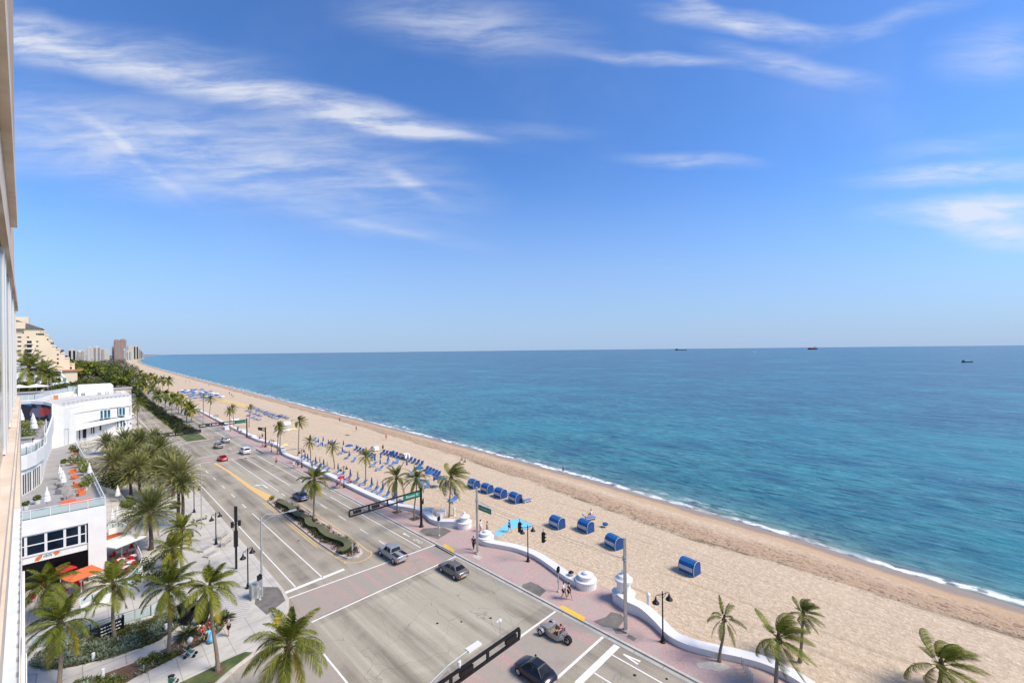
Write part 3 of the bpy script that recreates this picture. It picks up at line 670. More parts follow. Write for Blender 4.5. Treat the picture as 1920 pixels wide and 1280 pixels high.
# ================================================================ PLANTS
def frond(b, base, az, el, Lf, droop, nl, ll, wind=None, tint=.5, lw=.05, hang=.7, stem=True, jit=0.0, vee=.3):
    """one feather frond: a bending midrib with leaflets on both sides"""
    d = Vector((cos(az)*cos(el), sin(az)*cos(el), sin(el))); p = Vector(base); pts = [p.copy()]; n = 9; st = Lf/n
    for i in range(n):
        d = d+Vector((0, 0, -droop*(.35+.9*i/n)))*(1.0/n)
        if wind: d = d+Vector(wind)*((.4+i/n)/n)
        d.normalize(); p = p+d*st; pts.append(p.copy())
    b.cs = False
    if stem:
        b.ct = min(1, .62+tint*.3); b.tube(pts, [.028*Lf/2.5*(1-.85*i/n) for i in range(n+1)], 3, cap=False)
    for j in range(nl):
        f = .16+.84*(j+.5)/nl; x = f*n; i = min(int(x), n-1); q = pts[i].lerp(pts[i+1], x-i); ax = (pts[i+1]-pts[i]).normalized()
        sd = ax.cross(Vector((0, 0, 1)))
        if sd.length < .05: sd = Vector((1, 0, 0))
        sd.normalize(); up = sd.cross(ax)
        ln = ll*(min(1, .35+2.2*(f-.1)) if f < .4 else 1-.75*((f-.4)/.6)**1.6)
        for s in (-1, 1):
            r = random.uniform(-jit, jit)
            dr = (sd*s*(1-.35*f)+ax*(.45+.6*f)+up*(vee-.25+r)).normalized()
            m_ = q+dr*ln*.5+Vector((0, 0, -hang*ln*.10))+(Vector(wind)*ln*.12 if wind else Vector((0, 0, 0)))
            e_ = q+dr*ln*(.9)+Vector((0, 0, -hang*ln*(.45+r)))+(Vector(wind)*ln*.4 if wind else Vector((0, 0, 0)))
            w = ax*lw*.5*(1+.4*random.random())
            b.ct = max(0, min(.74 if tint < .6 else 1, tint+random.uniform(-.34, .22)))
            k = len(b.v); b.v += [tuple(q-w), tuple(q+w), tuple(m_+w), tuple(m_-w), tuple(e_)]
            b.face((k, k+1, k+2, k+3)); b.face((k+3, k+2, k+4))

def coconut_crown(seed, n=24, Lf=2.6, wind=None, nl=36, ll=.66, lw=.036, old=4):
    random.seed(seed); b = MB()
    for i in range(n):
        f = i/(n-1); az = i*2.39996+random.uniform(-.2, .2)
        el = R(82)*(1-f)**1.1-R(28)*f+random.uniform(-.12, .12)
        t = .35+.25*random.random()-.1*(1-f)
        if i >= n-old: t = random.choice([.55, .72, .95]); el -= .35
        frond(b, (cos(az)*.07, sin(az)*.07, -.05-.2*f), az, el, Lf*random.uniform(.82, 1.05)*(.8+.2*min(1, f*3)), 1.5+.9*f, nl, ll, wind, t, lw, .9, jit=.12)
    return b
def coconut_core(seed):
    random.seed(seed); b = MB()
    for k in range(7):
        a = k*.9; b.lathe((cos(a)*.14, sin(a)*.14, 0), [(.02, -.42), (.085, -.38), (.11, -.28), (.08, -.19), (.02, -.16)], 7)
    b.lathe((0, 0, 0), [(.09, -.55), (.13, -.3), (.12, .05), (.04, .35)], 8)
    return b
def date_crown(seed, n=60, Lf=2.5):
    random.seed(seed); b = MB()
    for i in range(n):
        f = i/(n-1); az = i*2.39996+random.uniform(-.15, .15)
        el = R(80)*(1-f)**.8-R(22)*f+random.uniform(-.08, .08)
        t = .44+.28*random.random()
        if f > .82: t = random.choice([.6, .85, 1.0])
        frond(b, (cos(az)*.1, sin(az)*.1, .1-.4*f), az, el, Lf*random.uniform(.85, 1.05), .75+.9*f, 30, .44, None, t, .04, .3, jit=.28, vee=.7)
    return b
WIND = (.62, -.55, -.05)         # blows towards the south-east
CROWNS = {}
def crown_mesh(kind, i):
    k = (kind, i)
    if k not in CROWNS:
        if kind == 'calm': b = coconut_crown(100+i, 22+i, 2.55, (.16, -.1, 0) if i != 2 else None)
        elif kind == 'windy': b = coconut_crown(200+i, 22, 2.5, (1.15+.15*i, -1.2-.15*i, .02), nl=58, ll=.62, lw=.024, old=3)
        elif kind == 'lush': b = coconut_crown(300+i, 26, 2.75, (.3, -.25, 0), nl=50, ll=.80, lw=.034)
        elif kind == 'far': b = coconut_crown(400+i, 18, 2.6, (.3, -.2, 0), nl=12, ll=.8, lw=.17, old=1)
        elif kind == 'sparse': b = coconut_crown(500+i, 11, 2.5, (.25, -.2, 0), nl=46, ll=.6, lw=.03, old=3)
        else: b = date_crown(600+i, 84 if kind == 'date' else 36)
        CROWNS[k] = b.mesh('crown', 'date_leaf' if kind.startswith('date') else 'coconut_leaf')
    return CROWNS[k]
CORE = coconut_core(1).mesh('coconuts', 'dark_trunk', True)
def palm(x, y, h, kind='calm', vi=0, cs=1., lean=(0, 0), rad=.15, name='coconut_palm', label='', group='coconut palms', z0=.1, rz=0, nuts=True):
    o = empty(name, (x, y, z0), 0, label, 'palm tree', group)
    b = MB(); n = 9; pts = []; rr = []
    for i in range(n+1):
        f = i/n; k = f*f*(3-2*f) if kind != 'x' else f
        pts.append((lean[0]*k+.04*sin(f*7+x), lean[1]*k+.04*cos(f*6+y), h*f)); rr.append(rad*(1.35 if i == 0 else (1-.42*f)))
    dense = []
    dr = []
    for i in range(n):
        for j in range(3):
            t = j/3; dense.append(tuple(lerp(pts[i][c], pts[i+1][c], t) for c in range(3))); dr.append(lerp(rr[i], rr[i+1], t)*(1.06 if j == 1 else 1))
    dense.append(pts[-1]); dr.append(rr[-1])
    b.tube(dense, dr, 9)
    b.build('trunk', 'dark_trunk' if kind.startswith('date') else 'palm_trunk', o, smooth=False)
    cs *= {'date': 1.55, 'lush': 1.16, 'far': 1.8, 'calm': 1.15, 'windy': 1.12}.get(kind, 1)
    meshobj('crown', crown_mesh(kind, vi), o, (lean[0], lean[1], h), rz, cs)
    if nuts and not kind.startswith('date') and kind != 'far': meshobj('coconuts', CORE, o, (lean[0], lean[1], h), rz, cs)
    if kind.startswith('date'):
        b = MB(); b.lathe((0, 0, 0), [(rad*.75, -1.3), (rad*1.35, -.9), (rad*1.6, -.35), (rad*1.1, .1), (.05, .35)], 10)
        b.build('boot_head', 'bark', o, loc=(lean[0], lean[1], h))
    return o
def leafball(b, c, r, n, s, tlo=.1, thi=.9, squash=.8, seed=None):
    """clump of leaf-sized faces spread through an uneven volume"""
    for i in range(n):
        d = Vector((random.gauss(0, 1), random.gauss(0, 1), random.gauss(0, 1))).normalized()
        q = r*(random.random()**.35)
        k = 1+.28*noise.noise(d*1.7+Vector(c)*.37)
        p = Vector(c)+Vector((d.x*q*k, d.y*q*k, d.z*q*k*squash))
        nn = (d+Vector((random.uniform(-.9, .9), random.uniform(-.9, .9), random.uniform(-.2, 1)))).normalized()
        u = nn.orthogonal().normalized(); a = random.random()*6.28; u = u*cos(a)+nn.cross(u)*sin(a); w = nn.cross(u)
        z = s*random.uniform(.6, 1.3)
        b.ct = random.uniform(tlo, thi)
        i0 = len(b.v); b.v += [tuple(p-u*z), tuple(p+w*z*.55), tuple(p+u*z), tuple(p-w*z*.55)]; b.face((i0, i0+1, i0+2, i0+3))
def tree_crown(seed, r=2.6, n=1400, s=.30):
    random.seed(seed); b = MB()
    for k in range(9):
        a = k*2.4; q = r*.62*(k/9)**.5
        rr = r*random.uniform(.32, .55)
        base_t = random.uniform(-.12, .12)
        leafball(b, (cos(a)*q, sin(a)*q, random.uniform(-.25, .45)*r), rr, n//9, s, .2+base_t, .8+base_t, .8)
    return b
TREES = [tree_crown(900+i).mesh('crown', 'broad_leaf') for i in range(4)]
TREESB = [tree_crown(920+i).mesh('crown', 'bright_leaf') for i in range(2)]
def tree(x, y, h, r, label, group='broadleaf trees', vi=0, bright=False, z0=0):
    o = empty('broadleaf_tree', (x, y, z0), 0, label, 'tree', group)
    b = MB(); b.tube([(0, 0, 0), (.08*r, .03*r, h*.35), (0, .1*r, h*.7)], [.12*r**.5+.08, .1*r**.5, .05], 7)
    for k in range(5):
        a = k*1.3+x; b.tube([(0, .04, h*.35), (cos(a)*r*.35, sin(a)*r*.35, h*.62), (cos(a)*r*.55, sin(a)*r*.55, h*.8)], [.07, .045, .02], 5)
    b.build('trunk', 'bark', o)
    me = (TREESB if bright else TREES)[vi % (2 if bright else 4)]
    meshobj('crown', me, o, (0, 0, h-.75*r), x*1.7, (r/2.6, r/2.6, r/2.6*.95))
    return o
def bush(b, x, y, z, r, n, s, sq=.8): leafball(b, (x, y, z), r, n, s, .1, .9, sq)
def tuft(b, x, y, z, r, n, w=.035, tl=.1, th=.9, el=(.3, 1.3)):
    for k in range(n):
        a = random.random()*6.28; e = random.uniform(*el); ln = r*random.uniform(.7, 1.1)
        d = Vector((cos(a)*cos(e), sin(a)*cos(e), sin(e))); sd = Vector((-sin(a), cos(a), 0))*w
        p = Vector((x, y, z)); m_ = p+d*ln*.6; e_ = p+d*ln-Vector((0, 0, ln*.18)); b.ct = random.uniform(tl, th)
        i0 = len(b.v); b.v += [tuple(p-sd*.6), tuple(p+sd*.6), tuple(m_+sd), tuple(m_-sd), tuple(e_)]; b.face((i0, i0+1, i0+2, i0+3)); b.face((i0+3, i0+2, i0+4))
def inside(p, poly):
    c = False; n = len(poly)
    for i in range(n):
        a, q = poly[i], poly[(i+1) % n]
        if (a[1] > p[1]) != (q[1] > p[1]) and p[0] < (q[0]-a[0])*(p[1]-a[1])/(q[1]-a[1])+a[0]: c = not c
    return c

def plants():
    # ---- near plaza palms (u, v of the foot; height; crown; lean)
    for (u, v, h, cs, vi, ln, lab) in [
        (407, 1256, 6.7, .86, 0, (-.35, .35), 'tall slender coconut palm standing in the small round pit of the grass strip'),
        (317, 1225, 5.6, .90, 1, (.1, .2), 'coconut palm rising from the narrow bed just left of the black W sculpture'),
        (213, 1196, 4.8, .92, 2, (0, .3), 'coconut palm directly behind the low black sign box beside the planting bed'),
        (112, 1285, 4.9, .98, 3, (.1, -.1), 'coconut palm at the bottom left with yellowing lower fronds over the garden path'),
        (540, 1345, 5.0, 1.08, 4, (.1, .1), 'large coconut palm at the bottom edge beside the street corner with fronds over the kerb'),
        (90, 1160, 3.4, .92, 5, (0, 0), 'leafy coconut palm at the far left in front of the hotel shopfront')]:
        x, y = G(u, v, .12); palm(x, y, h, 'lush', vi, cs*.92, ln, .145, label=lab, group='coconut palms around the plaza', rz=vi*1.1)
    for (u, v, h, cs, vi, lab) in [(322, 1110, 4.6, .78, 1, 'bushy coconut palm beside the curved end of the terrace wall, with one orange frond'), (340, 1070, 4.9, .72, 3, 'bushy coconut palm in the planting just behind the orange-fronded one'),
                                   (160, 815, 0, 0, 0, '')][:2]:
        x, y = G(u, v, .12); palm(x, y, h, 'lush', vi, cs, (.1, 0), .13, label=lab, group='coconut palms around the plaza', rz=vi)
    # ---- median and promenade palms
    for (u, v, vt, cs, kind, vi, lab) in [
        (588, 975, 898, .92, 'lush', 2, 'coconut palm standing in the hedge of the central reservation'),
        (745, 959, 893, .62, 'calm', 0, 'coconut palm in the paving pit left of the bicycle hoops'),
        (777, 972, 897, .55, 'calm', 1, 'slim coconut palm in the paving pit right of the bicycle hoops'),
        (842, 968, 892, .80, 'windy', 0, 'wind-tossed coconut palm rising from the sand beside the white drum of the wall'),
        (685, 908, 855, .46, 'calm', 2, 'coconut palm on the sand behind the wall, between the loungers, right of the tall lamp'),
        (627, 878, 836, .46, 'calm', 1, 'coconut palm on the sand between the two umbrella rows, with its crown over the loungers'),
        (583, 868, 826, .42, 'calm', 0, 'coconut palm just behind the wave wall, above the dark umbrellas of the first row'),
        (559, 853, 789, .55, 'windy', 1, 'tall coconut palm on the sand, its crown bright against the empty beach'),
        (525, 851, 803, .46, 'calm', 3, 'coconut palm beside the promenade right of the short truss signal'),
        (520, 852, 796, .40, 'windy', 0, 'darker coconut palm directly behind the one next to the short truss signal'),
        (1350, 1240, 1158, .78, 'sparse', 0, 'small young coconut palm in a stone pit in front of the wave wall'),
        (1453, 1300, 1194, .95, 'windy', 0, 'large dark coconut palm blown sideways by the wind, in front of the wave wall'),
        (1500, 1240, 1148, .62, 'windy', 1, 'thin coconut palm on the sand with two fronds hanging down its trunk'),
        (1758, 1310, 1243, 1.05, 'windy', 2, 'wind-blown coconut palm at the bottom right on the open sand'),
        (393, 782, 748, .5, 'calm', 1, 'coconut palm on the sand near the yellow loungers'),
        (432, 808, 770, .42, 'calm', 2, 'coconut palm left of the pair above the first long truss signal'),
        (439, 803, 765, .46, 'calm', 0, 'denser coconut palm right of the pair above the first long truss signal'),
        (467, 800, 762, .36, 'windy', 1, 'small coconut palm at the end of the long blue lounger rows'),
        (381, 795, 742, .32, 'calm', 3, 'small coconut palm beside the thin far street light'),
        (335, 775, 752, .4, 'calm', 3, 'coconut palm on the sand beyond the bushy central reservation, below the blue umbrellas'),
        (352, 778, 756, .4, 'calm', 0, 'coconut palm on the sand right of its twin below the blue umbrellas')]:
        x, y = G(u, v, .1)
        lo, hi = 1., 30.
        for _ in range(40):
            m_ = (lo+hi)/2
            if P(x, y, m_)[1] > vt: lo = m_
            else: hi = m_
        cr = cs*(1.55 if u < 900 and kind != 'lush' else 1.0)
        palm(x, y, lo-.1, kind, vi, cr, (.3, -.2) if 'windy' in kind else (.35*sin(u*1.7), .35*cos(u*.9)), .12 if cs < .9 else .15, label=lab, group='coconut palms along the beach', rz=0 if kind == 'windy' else vi*1.3+u)
    # ---- far promenade and median palms
    random.seed(31); k = 0
    spots = [(262, 724, 701), (271, 730, 707), (283, 726, 706), (292, 732, 712), (305, 733, 712), (316, 735, 713), (245, 716, 698), (258, 745, 722), (270, 747, 724), (287, 756, 730), (297, 770, 741), (310, 765, 740), (322, 782, 748), (350, 790, 762), (359, 792, 768), (340, 776, 752), (331, 768, 745)]
    for (u, v, vt) in spots:
        x, y = G(u, v, 0); lo = 2.
        while P(x, y, lo)[1] > vt and lo < 14: lo += .2
        palm(x, y, lo, 'far' if u > 320 else 'far', k % 3, .68+.012*(y-170)/10, (.2, -.1), .14, name='coconut_palm', label='coconut palm of the far avenue, %s counted from its near end' % ordn(len(spots)-1-k), group='coconut palms along the far avenue', rz=k)
        k += 1
    # ---- two palms before the white hotel wing, and the edge palm on its right
    for (u, v, vt, cs, lab) in [(166, 812, 764, .78, 'slender coconut palm in front of the white wing, left of the teal windows'), (197, 812, 774, .74, 'coconut palm in front of the teal windows of the white wing'), (258, 800, 756, .8, 'coconut palm at the right corner of the white wing beside the road'),
                                (55, 745, 688, 1.35, 'tall dark coconut palm behind the pale parasols, at the left edge'), (83, 745, 695, .95, 'coconut palm left of the blue-windowed white building'), (92, 748, 704, .8, 'thin coconut palm right in front of the blue-windowed white building')]:
        if v < 760: y = 226.; x, zz = PY(u, v, y); lo = PY(u, vt, y)[1]; z0_ = 0
        else:
            x, y = G(u, v, 0); lo = 2.
            while P(x, y, lo)[1] > vt and lo < 30: lo += .2
        palm(x, y, lo, 'calm', 1+(u % 2), cs*(2.2 if v < 760 else 1.7), (0, 0), .16 if v > 760 else .22, label=lab, group='coconut palms by the white hotel')
    for i, (u, vt, r) in enumerate([(104, 722, 3.4), (116, 716, 3.8), (127, 718, 3.6), (138, 721, 3.4), (150, 723, 3.2), (95, 730, 2.8), (45, 712, 3.6), (68, 716, 3.4), (163, 724, 3.0), (176, 722, 3.2)]):
        y = 232.+(i % 3)*5; x, h = PY(u, vt, y); tree(x, y, h, r, 'leafy green tree right behind the white pool deck, %s of ten' % ordn(i), 'leafy trees behind the pool deck', i, i % 2 == 0)

    # ---- date palms in the hotel garden
    DP = [(283, 1030, 955, .95), (335, 985, 890, .95), (343, 992, 905, .55), (215, 915, 852, .9), (240, 905, 835, .88), (262, 925, 862, .85), (300, 935, 872, .85), (300, 880, 826, .9), (262, 870, 815, .9), (280, 900, 848, .9), (235, 860, 812, .9), (325, 930, 858, .8), (200, 850, 815, .8), (290, 850, 808, .8), (222, 880, 830, .8), (245, 930, 880, .7), (318, 905, 850, .85), (262, 845, 805, .75)]
    labs = ['date palm with the tall bare dark trunk standing beside the curved terrace', 'large date palm whose crown overhangs the pavement beside the lamp post', 'lower date palm sharing the trunk pair beside the pavement']
    for i, (u, v, vt, cs) in enumerate(DP):
        x, y = G(u, v, .12); lo = 1.
        while P(x, y, lo)[1] > vt+(16 if i > 2 else 6) and lo < 14: lo += .1
        lab = labs[i] if i < 3 else 'grey-green date palm in the dense grove, %s outward from the terrace railing' % ordn(i-3)
        palm(x, y, lo, 'date', i % 3, cs, (0, 0), .24, 'date_palm', lab, 'date palms in the hotel garden', .1, rz=i*.7)
    # ---- clipped round tree of dark leaves and garden shrubs
    random.seed(5)
    x, y = G(216, 922, 0); o = empty('round_tree', (x, y, .1), 0, 'dark round leafy tree between the date palms and the white terrace', 'tree')
    b = MB(); b.cyl((0, 0), .12, 0, 1.6, 8, .08); b.build('trunk', 'bark', o)
    b = MB(); leafball(b, (0, 0, 2.5), 2.3, 1500, .2, .0, .6, .8); b.build('crown', 'broad_leaf', o)
    def shrub(u, v, r, lab, m='broad_leaf', n=500, s=.12, sq=.8, h=.6, z=.1, cat='shrub', name='shrub', group=None):
        x, y = G(u, v, z); b = MB(); leafball(b, (0, 0, r*h), r, n, s, .05, .95, sq); o = b.build(name, m, loc=(x, y, z)); return tag(o, lab, cat, group)
    for (u, v, r, lab, m) in [(252, 975, 1.5, 'bright green clipped shrub behind the standing person in blue', 'bright_leaf'), (270, 962, 1.0, 'smaller green shrub right of the bright clipped one', 'bright_leaf'), (272, 1068, 1.1, 'dark shrub at the outer foot of the curved terrace wall', 'broad_leaf'), (295, 1085, 1.0, 'low dark shrub in front of the terrace wall corner', 'broad_leaf'), (320, 1045, 1.2, 'dark shrub under the pair of bushy coconut palms', 'broad_leaf'),
                             (248, 1095, 1.1, 'green hedge clump outside the curved end of the white wall', 'bright_leaf'), (165, 880, 1.6, 'dark shrub tucked under the white terrace edge', 'broad_leaf'), (178, 900, 1.6, 'black-green shrub beneath the date palm grove', 'broad_leaf'), (155, 850, 2.2, 'dark hedge at the foot of the tall white wall', 'broad_leaf'), (240, 950, .9, 'little shrub on the hotel lawn', 'bright_leaf'), (330, 952, .8, 'shrub at the foot of the trunk pair', 'broad_leaf')]:
        shrub(u, v, r, lab, m)
    # ---- planting beds
    random.seed(11)
    for nm, poly, lab in (('bed_planting', BED1, 1), ('bed_planting', BED2, 2)):
        pg = [G(u, v, .14) for u, v in poly]; xs = [p[0] for p in pg]; ys = [p[1] for p in pg]; b = MB(); g = MB()
        for k in range(1500 if lab == 1 else 600):
            p = (random.uniform(min(xs), max(xs)), random.uniform(min(ys), max(ys)))
            if not inside(p, pg): continue
            q = noise.noise(Vector((p[0]*.6, p[1]*.6, 3)))
            if lab == 2 and q > .12: continue
            if q > -.05: tuft(b, p[0], p[1], .14, random.uniform(.35, .68), 17, .03)
            else: leafball(g, (p[0], p[1], .28), .26, 26, .07, .1, .95, .8)
            if random.random() < .4: leafball(g, (p[0]+.1, p[1]-.1, .2), .18, 12, .06, .3, 1, .7)
        tag(b.build('spiky_bed_plants', 'agave_leaf'), kind='stuff'); tag(g.build('leafy_bed_plants', 'bright_leaf' if lab == 2 else 'broad_leaf'), kind='stuff')
    # hedge edging of bed 1 and dry twigs
    # sago palms by the sculpture
    for i, (u, v, r, lab) in enumerate([(349, 1196, 1.05, 'dark green sago palm left of the black W sculpture'), (424, 1166, .8, 'sago palm with drooping fronds right of the black W sculpture'), (168, 1190, .7, 'spiky yucca at the back of the planting bed by the glass fence')]):
        x, y = G(u, v, .14); o = empty('sago_palm', (x, y, .14), 0, lab, 'shrub', 'sago palms'); b = MB(); random.seed(40+i)
        for k in range(30): frond(b, (0, 0, .3), k*2.4, random.uniform(.15, 1.2), r*1.1, 1.2, 22, .2, None, random.uniform(.0, .45), .03, .3, jit=.1)
        b.build('crown', 'broad_leaf', o); b = MB(); b.cyl((0, 0), .12, 0, .35, 8); b.build('trunk', 'bark', o)
    # ---- median: clipped wavy hedge, low dark plants, mulch
    med = [(21.98, 79.3), (23.4, 79.5), (24.3, 77), (24.95, 70), (25.05, 58), (24.95, 52), (24.5, 50.4), (23.5, 49.6), (22.5, 50.2), (22.0, 52.5), (21.75, 58), (21.85, 70)]
    slab('median_kerb', med, -.05, .14, 'kerb_concrete')
    cx = sum(p[0] for p in med)/12; cy = sum(p[1] for p in med)/12
    inner = [(p[0]+(.22 if p[0] < cx else -.22), p[1]+(-.3 if p[1] > cy else .3)) for p in med]
    sheet('median_soil', inner, .15, 'pink_ground')
    hp = [G(u, v, .62) for u, v in [(524, 938), (535, 943), (545, 948), (552, 957), (560, 964), (570, 966), (577, 970), (579, 978), (587, 983), (600, 986), (607, 995), (618, 1002), (632, 1007), (646, 1012), (653, 1019), (648, 1026), (638, 1030)]]
    fine = []
    for i in range(len(hp)-1):
        p0 = Vector(hp[max(i-1, 0)]); p1 = Vector(hp[i]); p2 = Vector(hp[i+1]); p3 = Vector(hp[min(i+2, len(hp)-1)])
        for j in range(5):
            t = j/5; fine.append(.5*((2*p1)+(-p0+p2)*t+(2*p0-5*p1+4*p2-p3)*t*t+(-p0+3*p1-3*p2+p3)*t**3))
    fine.append(Vector(hp[-1])); random.seed(3)
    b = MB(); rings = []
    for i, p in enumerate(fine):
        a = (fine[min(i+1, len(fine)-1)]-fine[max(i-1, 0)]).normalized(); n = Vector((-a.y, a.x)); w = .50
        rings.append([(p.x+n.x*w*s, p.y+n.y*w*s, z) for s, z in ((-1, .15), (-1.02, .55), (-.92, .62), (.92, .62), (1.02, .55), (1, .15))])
    b.cm = 1; b.loft(rings)  # sides take the dark leaf: the hedge's shade painted in, same plant as the top
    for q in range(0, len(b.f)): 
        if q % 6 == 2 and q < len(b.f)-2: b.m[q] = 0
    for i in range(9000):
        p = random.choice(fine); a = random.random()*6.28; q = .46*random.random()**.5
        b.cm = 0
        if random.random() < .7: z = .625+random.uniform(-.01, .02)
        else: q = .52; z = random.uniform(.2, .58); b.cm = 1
        x, y = p.x+cos(a)*q, p.y+sin(a)*q; b.ct = random.uniform(.4, 1) if z > .6 else random.uniform(0, .3); s = .045  # side leaves also tinted darker as painted shade
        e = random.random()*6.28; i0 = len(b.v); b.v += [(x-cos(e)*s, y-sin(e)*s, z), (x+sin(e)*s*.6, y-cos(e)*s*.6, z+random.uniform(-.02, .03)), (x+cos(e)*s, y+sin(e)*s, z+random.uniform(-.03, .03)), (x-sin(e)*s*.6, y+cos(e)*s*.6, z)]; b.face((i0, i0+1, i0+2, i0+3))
    tag(b.build('clipped_hedge', ['hedge_leaf', 'dark_shrub_hedge_shade']), 'olive green hedge clipped into a winding ribbon on the central reservation', 'hedge')
    b = MB(); random.seed(9)
    for k in range(900):
        x, y = random.uniform(21.9, 24.9), random.uniform(50, 79)
        if not inside((x, y), inner): continue
        dmin = min((Vector((x, y))-p).length for p in fine)
        q = noise.noise(Vector((x*.8, y*.5, 0)))
        if .45 < dmin < 1.15 or y < 53.5 or q > .10: leafball(b, (x, y, .3), .32, 30, .07, 0, .9, .9)
    tag(b.build('median_ground_cover', 'dark_shrub_hedge_shade'), kind='stuff')
    x, y = G(510, 936, .2); b = MB(); leafball(b, (0, 0, .35), .5, 400, .07, .1, .9, .8); tag(b.build('round_bush', 'bright_leaf', loc=(x, y, .15)), 'small round green bush at the far tip of the central reservation', 'bush')
    # ---- long far reservation (y 149..)
    med2 = [(20.8, 149.5), (24.6, 149.5)]
    b = MB(); yy = [149.5, 160, 200, 280, 340, 430]
    for a, c in zip(yy, yy[1:]): b.prism([(20.9+bend(a), a), (26.2+bend(a), a), (26.2+bend(c), c), (20.9+bend(c), c)], -.05, .14)
    tag(b.build('median_kerb', 'kerb_concrete'), kind='structure')
    b = MB()
    for a, c in zip(yy, yy[1:]): b.poly([(21.1+bend(a), a+.2*(a < 150), .15), (26+bend(a), a+.2*(a < 150), .15), (26+bend(c), c, .15), (21.1+bend(c), c, .15)])
    tag(b.build('median_lawn', 'grass'), kind='structure')
    b = MB(); random.seed(77)
    for k in range(330):
        y = random.uniform(166, 420); x = random.uniform(21.6, 25.6)+bend(y); r = random.uniform(.6, 1.2)
        leafball(b, (x, y, r*.9), r, 60, .24, 0, .9, .9)
    tag(b.build('median_shrubbery', 'dark_shrub_hedge_shade'), kind='stuff')
    b = MB()
    for k in range(130):
        y = random.uniform(163, 330); x = random.uniform(21.2, 22.4)+bend(y); leafball(b, (x, y, .4), .5, 40, .14, .3, 1, .8)
    tag(b.build('median_low_hedge', 'bright_leaf'), kind='stuff')
    # ---- far trees west of the avenue
    random.seed(21); k = 0
    FT = [(118, 742, 722), (128, 745, 718), (140, 740, 712), (150, 745, 716), (158, 738, 708), (170, 742, 712), (184, 745, 714), (196, 735, 704), (205, 742, 708), (214, 738, 694), (226, 742, 700), (236, 738, 706), (150, 726, 698), (163, 722, 690), (178, 722, 686), (190, 720, 682), (201, 722, 684), (212, 722, 688), (224, 726, 690), (236, 722, 692), (145, 715, 680), (158, 708, 676), (110, 746, 726), (100, 748, 728), (175, 705, 680), (190, 706, 678), (204, 708, 680), (218, 708, 684), (148, 730, 670), (143, 720, 668), (228, 715, 690), (68, 744, 718), (75, 747, 722), (45, 746, 716), (210, 730, 690)]
    for (u, v, vt) in FT:
        x, y = G(u, v, 0)
        if v < 735: x, y = G(u, v, 0)
        h = 3.
        while P(x, y, h)[1] > vt and h < 22: h += .25
        tree(x, y, h, max(2.5, h*random.uniform(.40, .55)), 'broad leafy tree beyond the white wing, %s from the front left' % ordn(k), 'leafy trees between the hotels and the avenue', k, k % 3 == 1)
        k += 1
    # the wooded strip behind, one mass
    b = MB(); random.seed(8)
    for k in range(1500):
        y = 420+2300*random.random()**1.5; f = random.random(); x = bend(y)+lerp(-150, 33, f)
        if y > 700: x = lerp(-260, shore(y)-38, f)
        r = random.uniform(3.2, 5.5)*(1+y/2500); h = random.uniform(4, 9)
        if -6 < (x-bend(y)-23.5) < 6 and y < 700: continue
        leafball(b, (x, y, h-r*.3), r, 30, r*.26, .1, 1, .8)
    tag(b.build('far_woodland', 'wood_leaf'), kind='stuff')
plants()

# ================================================================ BUILDINGS
def rail(b_post, b_glass, pts, z, h=.95, sp=1.5, closed=False):
    """posts and glass panes along a path"""
    for a, c in zip(pts, pts[1:]):
        a = Vector(a); c = Vector(c); ln = (c-a).length; n = max(1, round(ln/sp)); d = (c-a)/n; nn = Vector((-d.y, d.x)).normalized()*.012
        for i in range(n+1): p = a+d*i; b_post.box((p.x, p.y, z+h/2), (.06, .06, h))
        ang = math.atan2(d.y, d.x); m = (a+c)/2
        b_post.box((m.x, m.y, z+h), (ln, .07, .06), ang)
        b_glass.box((m.x, m.y, z+h*.48), (ln-.05, .02, h*.78), ang)
def window(parent, x0, x1, y, z0, z1, glass='glass_dark', nx=1, nz=1, frame='white_trim', fw=.09, face=-1, name='window'):
    """framed window on a wall facing -y (face -1); frame is the part, pane its sub-part"""
    f = MB(); yo = y+face*.04
    f.bx(x0, x1, yo-.04, yo+.04, z0, z0+fw); f.bx(x0, x1, yo-.04, yo+.04, z1-fw, z1)
    for i in range(nx+1): xx = lerp(x0+fw/2, x1-fw/2, i/nx); f.bx(xx-fw/2, xx+fw/2, yo-.043, yo+.037, z0+fw, z1-fw)
    for j in range(1, nz): zz = lerp(z0, z1, j/nz); f.bx(x0+fw, x1-fw, yo-.035, yo+.03, zz-fw/2, zz+fw/2)
    fo = f.build(name, frame, parent); g = MB(); g.bx(x0+.02, x1-.02, y-.012, y+.012, z0+.02, z1-.02); g.build('pane', glass, fo)
    return fo

